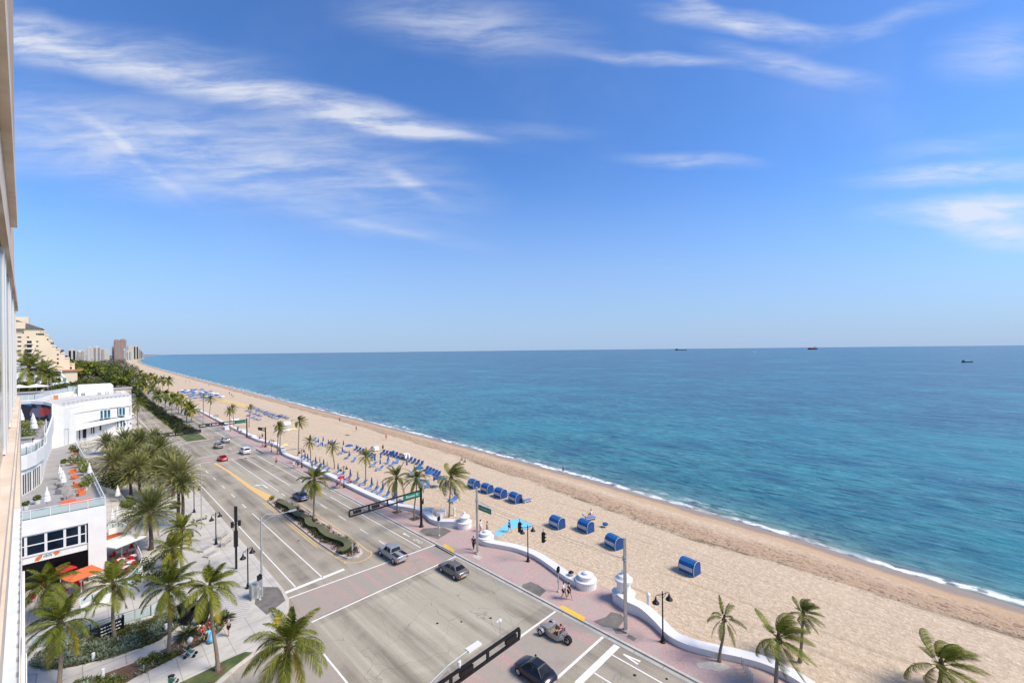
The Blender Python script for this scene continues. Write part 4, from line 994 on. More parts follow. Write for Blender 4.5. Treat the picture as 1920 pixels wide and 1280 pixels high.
def hotel():
    # ---------- front block with the roof terrace
    o = empty('hotel_front_block', (0, 0, 0), 0, 'white hotel block with shopfront, dark window band and furnished roof terrace', 'hotel')
    zt = 8.1; Y = 66
    E_ = [(2.0, Y), (0.8, 90), (-.55, 118)]     # east edge of the terrace
    b = MB(); b.prism([(-22, Y), (0.55, Y), (.55, Y+2.2), (-22, Y+2.2)], 6.55, zt+.02); b.prism([(-22, Y+.15), (.55, Y+.15), (.55, Y+2.2), (-22, Y+2.2)], 3.62, 4.33)
    b.prism([(.55, Y), (2.0, Y), (E_[1][0], E_[1][1]), (E_[2][0], E_[2][1]+1), (-22, 119), (-22, Y+6), (-.0, Y+6), (.55, Y+5.5)], 0, zt+.02)
    b.build('wall', 'white_stucco', o)
    b = MB(); b.bx(-22, .5, Y+2.3, Y+5.9, 0, 3.6); b.build('shop_recess', 'black_metal', o)
    b = MB(); b.prism([(-22, Y+.2), (1.9, Y+.2), (.7, 90), (-.6, 118), (-22, 119)], zt+.02, zt+.06); b.build('deck', 'deck_grey', o)
    b = MB(); b.bx(-22, 0.55, Y+.05, Y+2.2, 4.33, 4.36); b.build('sill', 'white_trim', o)
    xs = [-8, -5.8, -3.98, -2.58, -1.22, -.12, .42]
    for x0, x1 in zip(xs, xs[1:]): window(o, x0, x1, Y+.22, 4.38, 6.5, 'glass_navy', 1, 2, fw=.10)
    # coral emblem with faint green strokes on the band below the windows
    b = MB(); yq = Y+.13
    def blob(cx, cz, pts): b.poly([(cx+x, yq, cz+z) for x, z in pts])
    blob(-3.1, 4.0, [(-.28, -.25), (.0, -.3), (.25, 0), (.28, .28), (.05, .2), (-.2, .05)]); blob(-1.85, 4.02, [(-.3, .05), (-.1, .02), (-.12, -.2), (.12, -.12), (.3, .1), (.12, .24), (-.15, .2)])
    b.build('coral_emblem', 'orange_fabric', o)
    b = MB(); random.seed(2)
    for k in range(7): b.bx(-2.75+k*.09, -2.71+k*.09, yq, yq+.006, 3.88+.04*(k % 2), 4.12+.05*(k % 3))
    b.build('faint_lettering', 'bright_leaf', o)
    p, g = MB(), MB(); rail(p, g, [(-12, Y+.1), (1.95, Y+.1)], zt+.06, .92, 1.4); rail(p, g, [(1.9, Y+.1), (E_[1][0]-.05, E_[1][1]), (E_[2][0]+.0, 112)], zt+.06, .92, 2.4)
    ro = p.build('railing', 'white_trim', o); g.build('glass_panel', 'rail_glass', ro)
    # ---------- upper tier: curved deck, glass rail, glazed doors, curved end wall with mural
    t = empty('hotel_upper_tier', (0, 0, 0), 0, 'white upper tier with curved glass parapet, sloping end wall and a bold mural', 'hotel wing')
    base = [G(u, v, zt) for u, v in [(20, 942), (40, 931), (58, 921), (75, 909), (84, 885), (88, 866), (98, 841)]]
    zu = 13.0
    ed = [G(u, v, zu) for u, v in [(10, 862), (33, 857), (51, 852), (69, 845), (82, 836), (88, 829), (94, 812), (100, 792), (104, 780), (107, 770)]]
    b = MB()
    far_w = [(-14, 118.5), (-14, base[0][1])]
    b.prism([base[0], base[1], base[2], base[3], base[4], base[5], base[6], (-3.6, 114.5), (-14, 118.5), (-16, base[0][1])], zt+.062, 11.3)
    b.build('lower_wall', 'white_stucco', t)
    b = MB(); top = [(-4.2, 128)] if False else []
    b.prism(ed+[(ed[-1][0]-.3, 123), (-20, 123), (-20, ed[0][1])], 11.3, zu)
    b.build('upper_slab', 'white_stucco', t)
    b = MB(); b.prism([(x-.25, y+.25) for x, y in ed]+[(ed[-1][0]-.5, 122.7), (-20, 122.7), (-20, ed[0][1]+.2)], zu, zu+.04); b.build('deck', 'deck_grey', t)
    # parapet: low upstand then glass on the near curve, solid on the far part
    p, g, w = MB(), MB(), MB()
    rail(p, g, [(x-.08, y+.05) for x, y in ed[:6]], zu+.04, .95, 1.3)
    for i in range(5, len(ed)-1):
        a, c = ed[i], ed[i+1]; w.prism([a, c, (c[0]-.22, c[1]+.03), (a[0]-.22, a[1]+.03)], zu+.002, zu+1.0)
    ro = p.build('railing', 'white_trim', t); g.build('glass_panel', 'rail_glass', ro); w.build('parapet', 'white_stucco', t)
    # glazed doors under the slab on the west side
    for (i, f0, f1) in ((1, .02, .48), (1, .52, .98), (2, .1, .52), (2, .56, .95), (3, .05, .45)):
        a = Vector(base[i]); c = Vector(base[i+1]); ang = math.atan2(c.y-a.y, c.x-a.x); n_ = Vector((sin(ang), -cos(ang)))
        q0 = a.lerp(c, f0)+n_*.05; q1 = a.lerp(c, f1)+n_*.05; m_ = (q0+q1)/2; ln = (q1-q0).length
        f = MB()
        for z in (zt+.1, zt+2.6): f.box((m_.x, m_.y, z), (ln, .1, .1), ang)
        for q in (q0, q1, m_): f.box((q.x, q.y, zt+1.35), (.09, .09, 2.4), ang)
        fo = f.build('glass_door', 'white_trim', t); gg = MB(); gg.box((m_.x-n_.x*.02, m_.y-n_.y*.02, zt+1.35), (ln, .03, 2.4), ang); gg.build('pane', 'glass_dark', fo)
    # sloping curved end wall
    wall = [G(u, v, zt) for u, v in [(98, 841), (108, 839), (120, 836), (132, 832), (143, 829)]]
    hts = [16.3, 16.0, 15.2, 14.3, 13.2]
    pts = wall+[(x-.1, y+.5) for x, y in wall[::-1]]
    b = MB(); b.prism(pts, 0.0, hts+hts[::-1])
    b.build('end_wall', 'white_stucco', t)
    dx, dy = lerp(wall[1][0], wall[3][0], .62), lerp(wall[1][1], wall[3][1], .62)
    an = math.atan2(wall[3][1]-wall[1][1], wall[3][0]-wall[1][0])
    b = MB(); b.box((dx+.04, dy-.12, zt+1.5), (1.0, .08, 2.9), an); b.build('door', 'white_trim', t)
    b = MB(); b.box((dx+.04-.56*cos(an), dy-.13-.56*sin(an), zt+1.5), (.09, .14, 3.1), an); b.box((dx+.04+.56*cos(an), dy-.13+.56*sin(an), zt+1.5), (.09, .14, 3.1), an); b.box((dx+.04, dy-.13, zt+3.05), (1.2, .14, .1), an); b.build('door_frame', 'galvanised', t)
    b = MB(); ringA = [(107, 771, 13.9), (104, 762, 15.4), (98, 757, 16.3), (84, 754, 16.6), (65, 753, 16.7), (50, 753, 16.6), (38, 756, 16.4), (20, 760, 16.1)]
    band = []
    for u, v, z in ringA: band.append((*G(u, v, z), z))
    # arching white rim over the mural
    rim = [(wall[0][0], wall[0][1]+.2, 16.3), (-4.6, 115.5, 16.6), (-6.2, 117, 16.75), (-8, 118, 16.75), (-10, 118.6, 16.6), (-13, 119, 16.4), (-18, 119, 16.2)]
    b = MB()
    for (x, y, z), (x2, y2, z2) in zip(rim, rim[1:]): b.prism([(x, y), (x2, y2), (x2, y2+.9), (x, y+.9)], [z-.55, z2-.55, z2-.55, z-.55], [z, z2, z2, z])
    b.build('rim', 'white_stucco', t)
    b = MB()
    for (x, y, z), (x2, y2, z2) in zip(rim, rim[1:]): b.prism([(x, y+.25), (x2, y2+.25), (x2, y2+.7), (x, y+.7)], zu+.04, [z-.56, z2-.56, z2-.56, z-.56])
    b.build('mural', 'mural_paint', t)
    for u in ():
        pass
    # planter hedge, parasols, pergola on the upper deck
    x, y = G(70, 806, zu); b = MB(); random.seed(4)
    for k in range(26): leafball(b, (x-2.9+.38*(k % 13), y+1.6*(k//13), zu+.95), .85, 90, .12, .2, 1, .9)
    tag(b.build('deck_hedge', 'bright_leaf', loc=(-1.6, 0, 0)), 'bright green planted hedge on the upper curved deck', 'hedge')
    x, y = G(62, 824, zu); b = MB()
    for k in range(18): leafball(b, (x-2.2+.4*(k % 9), y+1.5*(k//9), zu+.9), .8, 90, .12, .2, 1, .9)
    tag(b.build('deck_hedge', 'bright_leaf', loc=(-1.2, 0, 0)), 'second green hedge nearer the glass rail of the upper deck', 'hedge')
    for (u, v, h, lab) in ((89, 826, 3.2, 'slim white flagpole post nearest the glass rail of the upper deck'), (92, 812, 3.2, 'slim white post in the middle of the upper deck'), (99, 783, 2.6, 'slim white post next to the mural')):
        x, y = G(u, v, zu); b = MB(); b.cyl((x-.3, y), .05, zu+.04, zu+h-1); tag(b.build('deck_post', 'white_trim'), lab, 'post', 'white posts on the upper deck')
    x, y = G(45, 838, zu); o2 = empty('pergola', (x, y, zu+.04), 0, 'dark flat pergola on thin legs at the edge of the upper deck', 'pergola')
    b = MB(); b.bx(-1.6, .9, -.7, .7, 1.15, 1.22); b.build('roof', 'deck_grey', o2)
    for sx in (-1.5, .8):
        for sy in (-.6, .6): b = MB(); b.bx(sx-.04, sx+.04, sy-.04, sy+.04, 0, 1.15); b.build('leg', 'black_metal', o2)
    for i, (u, v, lab) in enumerate([(50, 845, 'white daybed under the edge of the dark pergola'), (60, 842, 'white sofa beside the dark pergola'), (72, 836, 'white sofa at the bend of the glass rail')]):
        x, y = G(u, v, zu); b = MB(); b.bx(-.6, .6, -.35, .35, 0, .4); b.bx(-.6, .6, .25, .4, .4, .75); tag(b.build('sofa', 'white_fabric', loc=(x-.1, y+.4, zu+.05)), lab, 'sofa', 'white sofas on the upper deck')
    # ---------- white three-storey wing behind
    w = empty('hotel_rear_wing', (0, 0, 0), 0, 'long white wing with teal windows and stepped flat roof behind the garden', 'hotel wing')
    Yw = 180.
    def X(u, v=780): return PY(u, v, Yw)[0]
    def Z(u, v): return PY(u, v, Yw)[1]
    b = MB(); xr = X(250, 790)
    face = [(-6, 158), (X(150), 172), (X(190), 178), (X(225), 180.6), (xr-1.6, 181.4), (xr-.8, 182.0), (xr-.2, 183.2), (xr, 185)]
    b.prism(face+[(xr, 215), (-6, 215)], 0, 5.2); b.prism([(x, y+.0) for x, y in face[:1]]+[(x, y-.5) for x, y in face[1:]]+[(xr+.25, 215.2), (-6.1, 215.2)], 8.75, 9.15)
    b.prism([(x, y) for x, y in face]+[(xr, 215), (-6, 215)], 5.2, 8.75)
    b.prism([(x, y+.6) for x, y in face]+[(xr-.3, 214), (-6, 214)], 9.15, 11.6)
    b.build('wall', 'white_stucco', w)
    b = MB(); b.prism([(x, y-.75) for x, y in face]+[(xr+.5, 184), (xr+.5, 190), (xr, 190), (xr, 184)], 4.45, 5.5); b.build('balcony_band', 'white_stucco', w)
    for zj in (7.2, 10.3, 11.45):
        q = MB(); k = -.02 if zj < 9 else .58; q.prism([(x, y+k) for x, y in face]+[(x, y+k+.05) for x, y in face[::-1]], zj, zj+.07); q.build('joint_line', 'grey_roof', w)
    b = MB(); b.prism([(x-.2, y+1.2) for x, y in face]+[(xr-.9, 213), (-6, 213)], 11.6, 11.75); b.build('roof', 'roof_pale', w)
    def fy(x):
        return interp([(p[0], p[1]) for p in face], x)
    def wwin(u0, u1, z0, z1, nx, gl='glass_teal'):
        x0, x1 = X(u0), X(u1); y = (fy(x0)+fy(x1))/2
        if gl == 'glass_teal': fr = 'white_trim'
        n = 1
        f = MB(); f.bx(x0-.1, x1+.1, y-.55, y+.3, z1, z1+.12); f.bx(x0-.1, x1+.1, y-.55, y+.3, z0-.12, z0)
        for i in range(nx+1): xx = lerp(x0, x1, i/nx); f.bx(xx-.1, xx+.1, y-.5, y+.3, z0, z1)
        fo = f.build('window', 'white_trim', w); g_ = MB(); g_.bx(x0, x1, y-.42, y-.38, z0, z1); g_.build('pane', gl, fo)
    wwin(187, 193, 5.9, 8.2, 1); wwin(194, 207, 5.9, 8.2, 2); wwin(217, 235, 6.1, 8.4, 3); wwin(243, 246, 6.1, 8.4, 1, 'glass_green')
    wwin(147, 151, 1.2, 3.9, 1, 'glass_navy'); wwin(153, 162, 1.2, 3.9, 1, 'glass_navy'); wwin(168, 177, 2.0, 4.0, 2, 'glass_dark'); wwin(218, 223, 2.4, 4.3, 1, 'glass_green'); wwin(225, 235, 2.4, 4.3, 2); wwin(185, 190, 2.4, 4.2, 1, 'glass_dark')
    # roof volumes
    b = MB(); x0, x1 = PY(146, 750, 200)[0], PY(212, 745, 200)[0]
    b.bx(x0, x1, 198, 214, 9.2, 14.6); b.build('roof_block', 'white_stucco', w)
    b = MB()
    for k in range(16): q = lerp(120, 240, k/15); x = X(q); b.bx(x, x+.55, fy(x)+.9, fy(x)+1.1, 11.76, 12.05)
    b.build('roof_vents', 'deck_grey', w)
    for i in range(7): q = MB(); xx = -1.5+1.9*i; q.bx(xx, xx+.9, 196+2*(i % 3), 197+2*(i % 3), 11.76, 12.5); q.bx(xx+.1, xx+.8, 195.98+2*(i % 3), 196+2*(i % 3), 11.9, 12.4); q.build('air_conditioner', 'galvanised' if i % 2 else 'white_trim', w)
    # upper left deck of the wing with round balustraded end
    d = empty('hotel_pool_deck', (0, 0, 0), 0, 'white raised pool deck with balustrade and rounded end behind the mural', 'terrace')
    cxr, cyr, zr = PY(128, 742, 205)[0], 205, 13.2
    ring = [(cxr+3.6*cos(a), cyr+5*sin(a)) for a in [R(-90+18*k) for k in range(11)]]
    b = MB(); b.prism([(-40, 170), (-8.5, 172), (cxr-3, 190)]+ring+[(-40, 212)], 0, zr); b.build('wall', 'white_stucco', d)
    p, g = MB(), MB(); pth = [(-40, 170.1), (-8.5, 172.1), (cxr-3, 190.1)]+ring
    rail(p, g, pth, zr, 1.25, 1.1); ro = p.build('balustrade', 'white_trim', d); g.build('glass_panel', 'rail_glass', ro)
    b = MB(); b.prism([(-39, 170.6), (-8.7, 172.6), (cxr-3.2, 190.6)]+[(x-.3, y) for x, y in ring]+[(-39, 211)], zr, zr+.04); b.build('deck', 'deck_grey', d)
    x, z = PY(105, 762, 188); b = MB(); b.bx(x-.5, x+.5, 186.8, 187.4, 9.5, 13.0); b.build('brick_panel', 'terracotta', d)
    for i, (u, v, s, lab) in enumerate([(68, 735, 2.6, 'large pale pyramid parasol on the pool deck'), (36, 737, 2.2, 'pale parasol cut by the left edge on the pool deck'), (176, 729, 1.6, 'small white pyramid parasol among the far trees')]):
        x, z = PY(u, v, 196 if i < 2 else 260); y = 196 if i < 2 else 260; q = empty('parasol', (x, y, zr if i < 2 else 0), 0, lab, 'parasol', 'pyramid parasols'); hh = (3.0 if i < 2 else 5)
        b = MB(); n = len(b.v); b.v += [(-s, -s, hh-.8), (s, -s, hh-.8), (s, s, hh-.8), (-s, s, hh-.8), (0, 0, hh+.1)]
        for f in ((0, 1, 4), (1, 2, 4), (2, 3, 4), (3, 0, 4)): b.face(f)
        b.build('canopy', 'white_fabric', q); b = MB(); b.cyl((0, 0), .05, 0, hh); b.build('pole', 'white_trim', q)
hotel()

def own_building():
    """the building the view is taken from: its front runs away on the left"""
    o = empty('apartment_building', (0, 0, 0), 0, 'beige stucco apartment front with window strips and ledges, at the left edge', 'building')
    az = math.atan((46.0-960)/FPX)+YAW; D = Vector((sin(az), cos(az))); Q = Vector((cos(az), -sin(az)))
    def pr(name, m, l0, l1, o0, o1, h0, h1, parent=o, b=None):
        bb = b or MB(); c = [D*l+Q*q for l, q in ((l0, o0), (l0, o1), (l1, o1), (l1, o0))]
        bb.prism([(p.x, p.y) for p in c], HC+h0, HC+h1)
        return bb.build(name, m, parent) if b is None else None
    pr('wall', 'rough_stucco', -2, 20.7, -9, -.19, 1.62, 14)
    pr('upper_ledge', 'rough_stucco', -2, 15.3, -.188, -.088, 3.0, 3.45)
    pr('upper_ledge', 'dark_stucco', -2, 15.0, -.188, -.115, 3.45, 13)
    pr('lintel', 'rough_stucco', -2, 20.8, -.188, -.123, 1.42, 1.62)
    pr('wall', 'rough_stucco', -2, 20.7, -9, -.195, -1.3, 1.62)
    for l in (6.2, 8.6, 9.4, 11.8, 13.0, 15.4, 16.6, 19.2, 20.2): pr('window_frame', 'white_trim', l, l+.42, -.194, -.168, -1.28, 1.42)
    for l0, l1 in ((5.0, 6.2), (6.62, 8.6), (9.82, 11.8), (13.42, 15.4), (17.02, 19.2)): pr('window', 'glass_dark', l0, l1, -.194, -.186, -1.2, 1.36)
    pr('sill', 'rough_stucco', -1, 20.9, -.194, -.10, -1.42, -1.3)
    pr('sill', 'rough_stucco', -1, 21.1, -9, -.085, -1.62, -1.42)
    pr('wall', 'rough_stucco', -2, 16.0, -9, -.24, -25, -1.62)
    pr('corner_pilaster', 'rough_stucco', 16.0, 20.8, -9, -.095, -25, -1.62)
    pr('flashing', 'flashing', 6.4, 15.8, -.238, -.066, -3.80, -3.70)
    pr('flashing_lip', 'flashing', 6.4, 15.8, -.070, -.060, -3.70, -3.66)
    b = MB()
    for k in range(24): l = 6.8+k*.37; pr('', '', l, l+.10, -.088, -.074, -3.70, -3.685, b=b)
    b.build('fixing_tab', 'galvanised', o)
    pr('ledge', 'white_stucco', -1, 20.8, -.094, -.045, -7.2, -6.9)
    pr('ledge', 'white_stucco', 12, 20.9, -.044, -.020, -25, -9.6)
    pr('ledge', 'rough_stucco', 17, 21.0, -.094, -.052, -25, -7.6)
own_building()

def far_buildings():
    # ---- stepped yellow hotel
    Y = 400.; o = empty('stepped_hotel', (0, 0, 0), 0, 'yellow stepped pyramid hotel with dark hipped roof, at the far left', 'hotel')
    st = [(76, 617), (85, 622), (91, 629), (98, 640), (105, 650), (113, 655.5), (121, 663), (130, 672), (140, 683)]
    b = MB(); prev = -60
    for i, (u, v) in enumerate(st):
        x, z = PY(u, v, Y); b.bx(prev, x, Y, Y+34-2*i, 0, z); prev = x+.004
        prev = x
    b.build('wall', 'cream_wall', o)
    b = MB()
    for i, (u, v) in enumerate(st):
        x, z = PY(u, v, Y); x0 = PY(st[i-1][0], 640, Y)[0] if i else -60; b.bx(x0+.1, x+.15, Y-.25, Y+.4, z, z+.9 if i else z+.4)
    b.build('parapet', 'cream_wall', o)
    xr, zr = PY(76, 617, Y); b = MB(); n = [(-60, Y-1, zr+.4), (xr+1, Y-1, zr+.4), (xr+1, Y+30, zr+.4), (-60, Y+30, zr+.4), (-60, Y+13, zr+9), (xr-17, Y+13, zr+9)]
    b.v += n; [b.face(f) for f in ((0, 1, 5, 4), (1, 2, 5), (2, 3, 4, 5), (3, 0, 4), (3, 2, 1, 0))]; b.build('roof', 'dark_roof', o)
    x, z = PY(47, 604, Y-2); b = MB(); b.bx(-60, x, Y-2, Y+4, zr, z); x2, z2 = PY(38, 594, Y); b.bx(-60, x2+3, Y+8, Y+18, zr, z2+.5); b.build('roof_lantern', 'cream_wall', o)
    k = 0
    def w(u, v, du=5., dv=2.2):
        x0, z0 = PY(u-du/2, v+dv/2, Y-.05); x1, z1 = PY(u+du/2, v-dv/2, Y-.05); b = MB(); b.bx(x0, x1, Y-.12, Y+.0, z0, z1); b.build('window', 'glass_dark', o)
    for r_, v in enumerate((632, 640, 648.5, 657, 665.5)): w(36.5, v, 7)
    for v in (623.5,): w(43.5, v, 3)
    w(52.5, 632, 4); w(70, 640, 4); w(70, 648.5, 4); w(69.5, 657, 7.5); w(69.5, 665.5, 7.5)
    for v in (641, 649, 658, 667): w(55, v, 9, 4.5)
    for u, v, du in ((89.5, 636, 2.5), (98, 643.5, 6), (106.5, 652, 2.5), (117, 657, 6), (115, 660, 5), (108.5, 664.5, 3.5), (108.5, 672.5, 3.5), (108.5, 680.5, 3.5), (124.5, 667.5, 5), (134, 675, 5), (133, 682, 3.5), (133, 689.5, 3.5), (77, 626.5, 12), (69, 626, 2.5)): w(u, v, du, 2.6 if v < 680 else 4)
    b = MB()
    for v in (645, 654, 662.5, 671): x0, z0 = PY(47.5, v, Y-1.5); x1, _ = PY(62, v, Y-1.5); b.bx(x0, x1, Y-1.5, Y-.13, z0, z0+.5)
    b.build('balcony', 'white_stucco', o)
    x0, z0 = PY(104, 700, Y-14); x1, z1 = PY(145, 695, Y-14); b = MB(); b.bx(x0, x1, Y-14, Y-.3, 0, z1); b.build('podium', 'cream_wall', o)
    b = MB(); b.bx(x0-.5, x1+2.5, Y-15, Y-.3, z1, z1+.6); b.build('podium_roof', 'terracotta', o)
    # ---- white building with blue glass corner
    Y = 300.; o = empty('white_seaside_building', (0, 0, 0), 0, 'small white building with blue corner windows and sloping glazed side', 'building')
    def pz(u, v): return PY(u, v, Y)
    x0 = pz(30, 700)[0]; x1, z1 = pz(74, 693); x2, z2 = pz(94, 696); x3, z3 = pz(115, 691); zb = 0
    b = MB(); b.bx(x0, x1, Y+1, Y+18, 0, pz(60, 677)[1]); b.bx(x1, x2, Y+.5, Y+16, 0, pz(85, 682)[1]); b.bx(x2, x3, Y, Y+14, 0, z3-1)
    x4, _ = pz(135, 727); b.prism([(x3, Y), (x4, Y), (x4, Y+10), (x3, Y+10)], 0, [z3-2, 9, 9, z3-2]); b.build('wall', 'white_stucco', o)
    for (u0, u1, v0, v1, g) in ((97, 114, 696, 705, 'glass_navy'), (97, 114, 708.5, 717, 'glass_navy'), (76, 92, 684, 688, 'glass_dark'), (76, 92, 692, 698, 'glass_dark'), (38, 70, 681, 684, 'glass_dark'), (40, 70, 690, 694, 'glass_dark'), (118, 124, 708, 716, 'glass_green')):
        a, zb = PY(u0, v1, Y-.1); c, zt = PY(u1, v0, Y-.1); b = MB(); b.bx(a, c, Y-.12 if u0 > 95 else Y+.3, Y-.002 if u0 > 95 else Y+.49 if u0 > 74 else Y+.99, zb, zt); b.build('window', g, o)
    # ---- far towers
    T = [(127, 143, 655, 1500, 'stone', 'dark brown slab block left of all the far towers'), (144, 147.5, 657, 1700, 'white_stucco', 'narrow white far tower beside the brown slab'), (147.5, 152, 658, 1900, 'cream_wall', 'narrow cream far tower next to the narrow white one'), (152, 157, 656.5, 1800, 'white_stucco', 'white far tower left of the broad striped one'), (157, 162, 656, 1850, 'stone', 'thin grey far tower touching the broad striped one'),
         (163, 174, 651, 1600, 'stone', 'broad striped beige tower, its left half'), (174, 189, 650, 1600, 'white_stucco', 'broad striped tower, its taller pale right half'), (189, 194, 653.5, 1650, 'white_stucco', 'short white tower stuck to the right of the striped one'), (194.5, 205, 655.5, 1700, 'stone', 'lower grey tower right of the striped one'),
         (210.5, 215, 649, 2150, 'stone', 'grey tower just behind the left side of the red pair'), (214, 225, 638, 2100, 'rose_brick', 'tall red-brown twin tower, the left one'), (225, 237, 637, 2105, 'rose_brick', 'tall red-brown twin tower, the right one'), (231, 236, 655, 2000, 'white_stucco', 'low stepped white block in front of the red towers, left part'), (236, 246, 658, 2000, 'white_stucco', 'low stepped white block in front of the red towers, right part'),
         (240, 250, 648.5, 2250, 'stone', 'brown-grey tower right of the red pair'), (250, 260, 648.5, 2300, 'stone', 'darker tower at the right of the brown-grey one'), (261, 263.5, 655, 2600, 'white_stucco', 'slim white tower near the beach end'), (264, 266, 657, 2700, 'stone', 'slim grey tower nearest the beach end'), (266.5, 270, 659.5, 2900, 'white_stucco', 'last low white block where the beach vanishes')]
    for (u0, u1, v, Yt, m, lab) in T:
        x0, z = PY(u0, v, Yt); x1, _ = PY(u1, v, Yt); o = empty('tower_block', (0, 0, 0), 0, lab, 'tower block', 'distant tower blocks'); b = MB()
        b.bx(x0, x1, Yt, Yt+28, 0, z); b.bx(x0+(x1-x0)*.3, x0+(x1-x0)*.7, Yt+5, Yt+20, z, z+3.5)
        if m == 'rose_brick': b.bx(x0+(x1-x0)*.15, x0+(x1-x0)*.85, Yt+1, Yt+26, z, z+3)
        b.build('wall', 'tower_white' if m == 'white_stucco' else m, o)
        b = MB(); n = max(2, int((x1-x0)/7)); 
        for i in range(n): xx = lerp(x0, x1, (i+.5)/n); b.bx(xx-(x1-x0)/n*.26, xx+(x1-x0)/n*.26, Yt-.5, Yt-.02, 6, z-3)
        b.build('window_bands', 'tower_band' if m != 'stone' else 'glass_dark' if 'dark' in lab or 'slim' in lab else 'tower_white', o)
    # low roofs among the trees
    for (u, v, w_, lab) in ((206, 733, 9, 'low pale roof among the trees left of the avenue'), (166, 700, 7, 'pink-beige low building among the far trees'), (186, 706, 5, 'small pale house in the far trees')):
        x, y = G(u, v, 4); o = empty('low_house', (x, y, 0), 0, lab, 'house', 'low houses among the trees'); b = MB(); b.bx(-w_, w_, -4, 4, 0, 5); b.build('wall', 'cream_wall', o); b = MB(); b.prism([(-w_-.5, -4.5), (w_+.5, -4.5), (w_+.5, 4.5), (-w_-.5, 4.5)], 5, 5.6); b.build('roof', 'grey_roof', o)
far_buildings()

# ================================================================ WAVE WALL AND ITS DRUMS
def smoothpath(pts, k=5):
    out = []
    for i in range(len(pts)-1):
        p0 = Vector(pts[max(i-1, 0)]); p1 = Vector(pts[i]); p2 = Vector(pts[i+1]); p3 = Vector(pts[min(i+2, len(pts)-1)])
        for j in range(k):
            t = j/k; out.append(.5*((2*p1)+(-p0+p2)*t+(2*p0-5*p1+4*p2-p3)*t*t+(-p0+3*p1-3*p2+p3)*t**3))
    out.append(Vector(pts[-1])); return out
def wave_wall(pts, hs, label, w=.92, drums=()):
    """pts: road-side foot of the wall, walked from north to south; hs: heights"""
    hs = [h*1.18 for h in hs]; o = empty('wave_wall', (0, 0, 0), 0, label, 'wall', 'white wave walls along the promenade')
    path = smoothpath([(x, y, h) for (x, y), h in zip(pts, hs)]); b = MB(); rings = []
    for i, p in enumerate(path):
        a = (path[min(i+1, len(path)-1)]-path[max(i-1, 0)]); a = Vector((a.x, a.y)).normalized(); n = Vector((-a.y, a.x))     # to the sea side when walking south
        h = p.z
        rings.append([(p.x+n.x*s, p.y+n.y*s, z) for s, z in ((0, .0), (0, h-.12), (-.04, h-.10), (-.04, h), (w+.04, h), (w+.04, h-.1), (w, h-.12), (w, -.05))])
    b.loft(rings); b.build('wall_body', 'white_paint', o)
    for (x, y, r, kind) in drums:
        d = MB()
        if kind == 'low': prof = [(r, 0), (r, .62), (r*1.04, .66), (r*1.04, .76), (r*.70, .78), (r*.70, 1.05), (r*.74, 1.08), (r*.74, 1.15), (r*.32, 1.2), (r*.32, 1.36), (r*.2, 1.42), (.01, 1.44)]
        elif kind == 'tower': prof = [(r, 0), (r, .75), (r*1.05, .8), (r*.62, .84), (r*.60, 1.75), (r*.78, 1.8), (r*.80, 2.0), (r*.62, 2.1), (r*.5, 2.3), (r*.2, 2.42), (r*.14, 2.5), (r*.2, 2.62), (r*.12, 2.75), (.01, 2.82)]
        else: prof = [(r, 0), (r, .7), (r*1.05, .74), (r*1.05, .84), (r*.66, .86), (r*.62, 1.3), (r*.78, 1.36), (r*.78, 1.46), (r*.55, 1.55), (r*.3, 1.72), (r*.12, 1.78), (r*.16, 1.9), (.01, 1.98)]
        prof = [(a, z*1.15) for a, z in prof]; d.lathe((x, y), prof, 28); dd = d.build('end_drum', 'white_paint', o)
        if kind == 'tower':
            m = MB(); m.cyl((0, 0), .13, 0, .03, 14); q = m.build('round_emblem', 'deck_grey', dd); q.rotation_euler = (R(90), 0, R(-60)); q.location = (x-r*.56, y-r*.34, 1.25)
    return o
A_ = [(36.3, 275), (35.9, 230), (35.6, 200), (35.2, 170), (35.2, 150), (35.0, 136), (36.3, 126), (36.0, 119), (34.6, 113), (34.4, 108), (34.6, 104), (34.4, 96), (34.5, 89.5), (34.3, 79), (34.3, 70), (34.5, 64), (34.9, 60.5), (35.8, 58.3), (36.3, 56), (36.0, 53.6), (35.5, 51.8), (35.6, 50), (36.3, 48.6), (37.2, 47.3)]
wave_wall(A_, [.55]*20+[.62, .68, .78, .84], 'long white wave wall running up the promenade to the beach mat, with a scrolled end', drums=[(37.9, 46.9, 1.0, 'mid')])
B_ = [(35.85, 41.6), (36.0, 40.3), (36.6, 38.9), (37.5, 36.6), (37.75, 34.2), (37.5, 32.2), (36.9, 29.8), (36.4, 27.8), (36.3, 26.6)]
wave_wall(B_, [.68, .60, .55, .52, .52, .52, .52, .54, .6], 'curved white wave wall between two round drums beside the lamp with twin bells', drums=[(36.9, 41.3, 1.05, 'low'), (37.2, 25.9, 1.1, 'low')])
C_ = [(36.6, 21.9), (36.1, 20.6), (36.2, 19.2), (35.8, 17.7), (34.95, 16.0), (34.9, 14.4), (35.5, 12.6), (36.3, 10.8), (36.85, 9.0), (36.7, 7.2), (36.0, 5.4), (35.4, 3.5), (35.6, 1.0), (36.2, -2)]
wave_wall(C_, [.95, .98, .88, .66, .56, .54, .54, .54, .54, .54, .54, .54, .54, .54], 'white wave wall sweeping out of the bottom of the view, starting at the domed tower', drums=[(37.6, 21.7, 1.1, 'tower')])

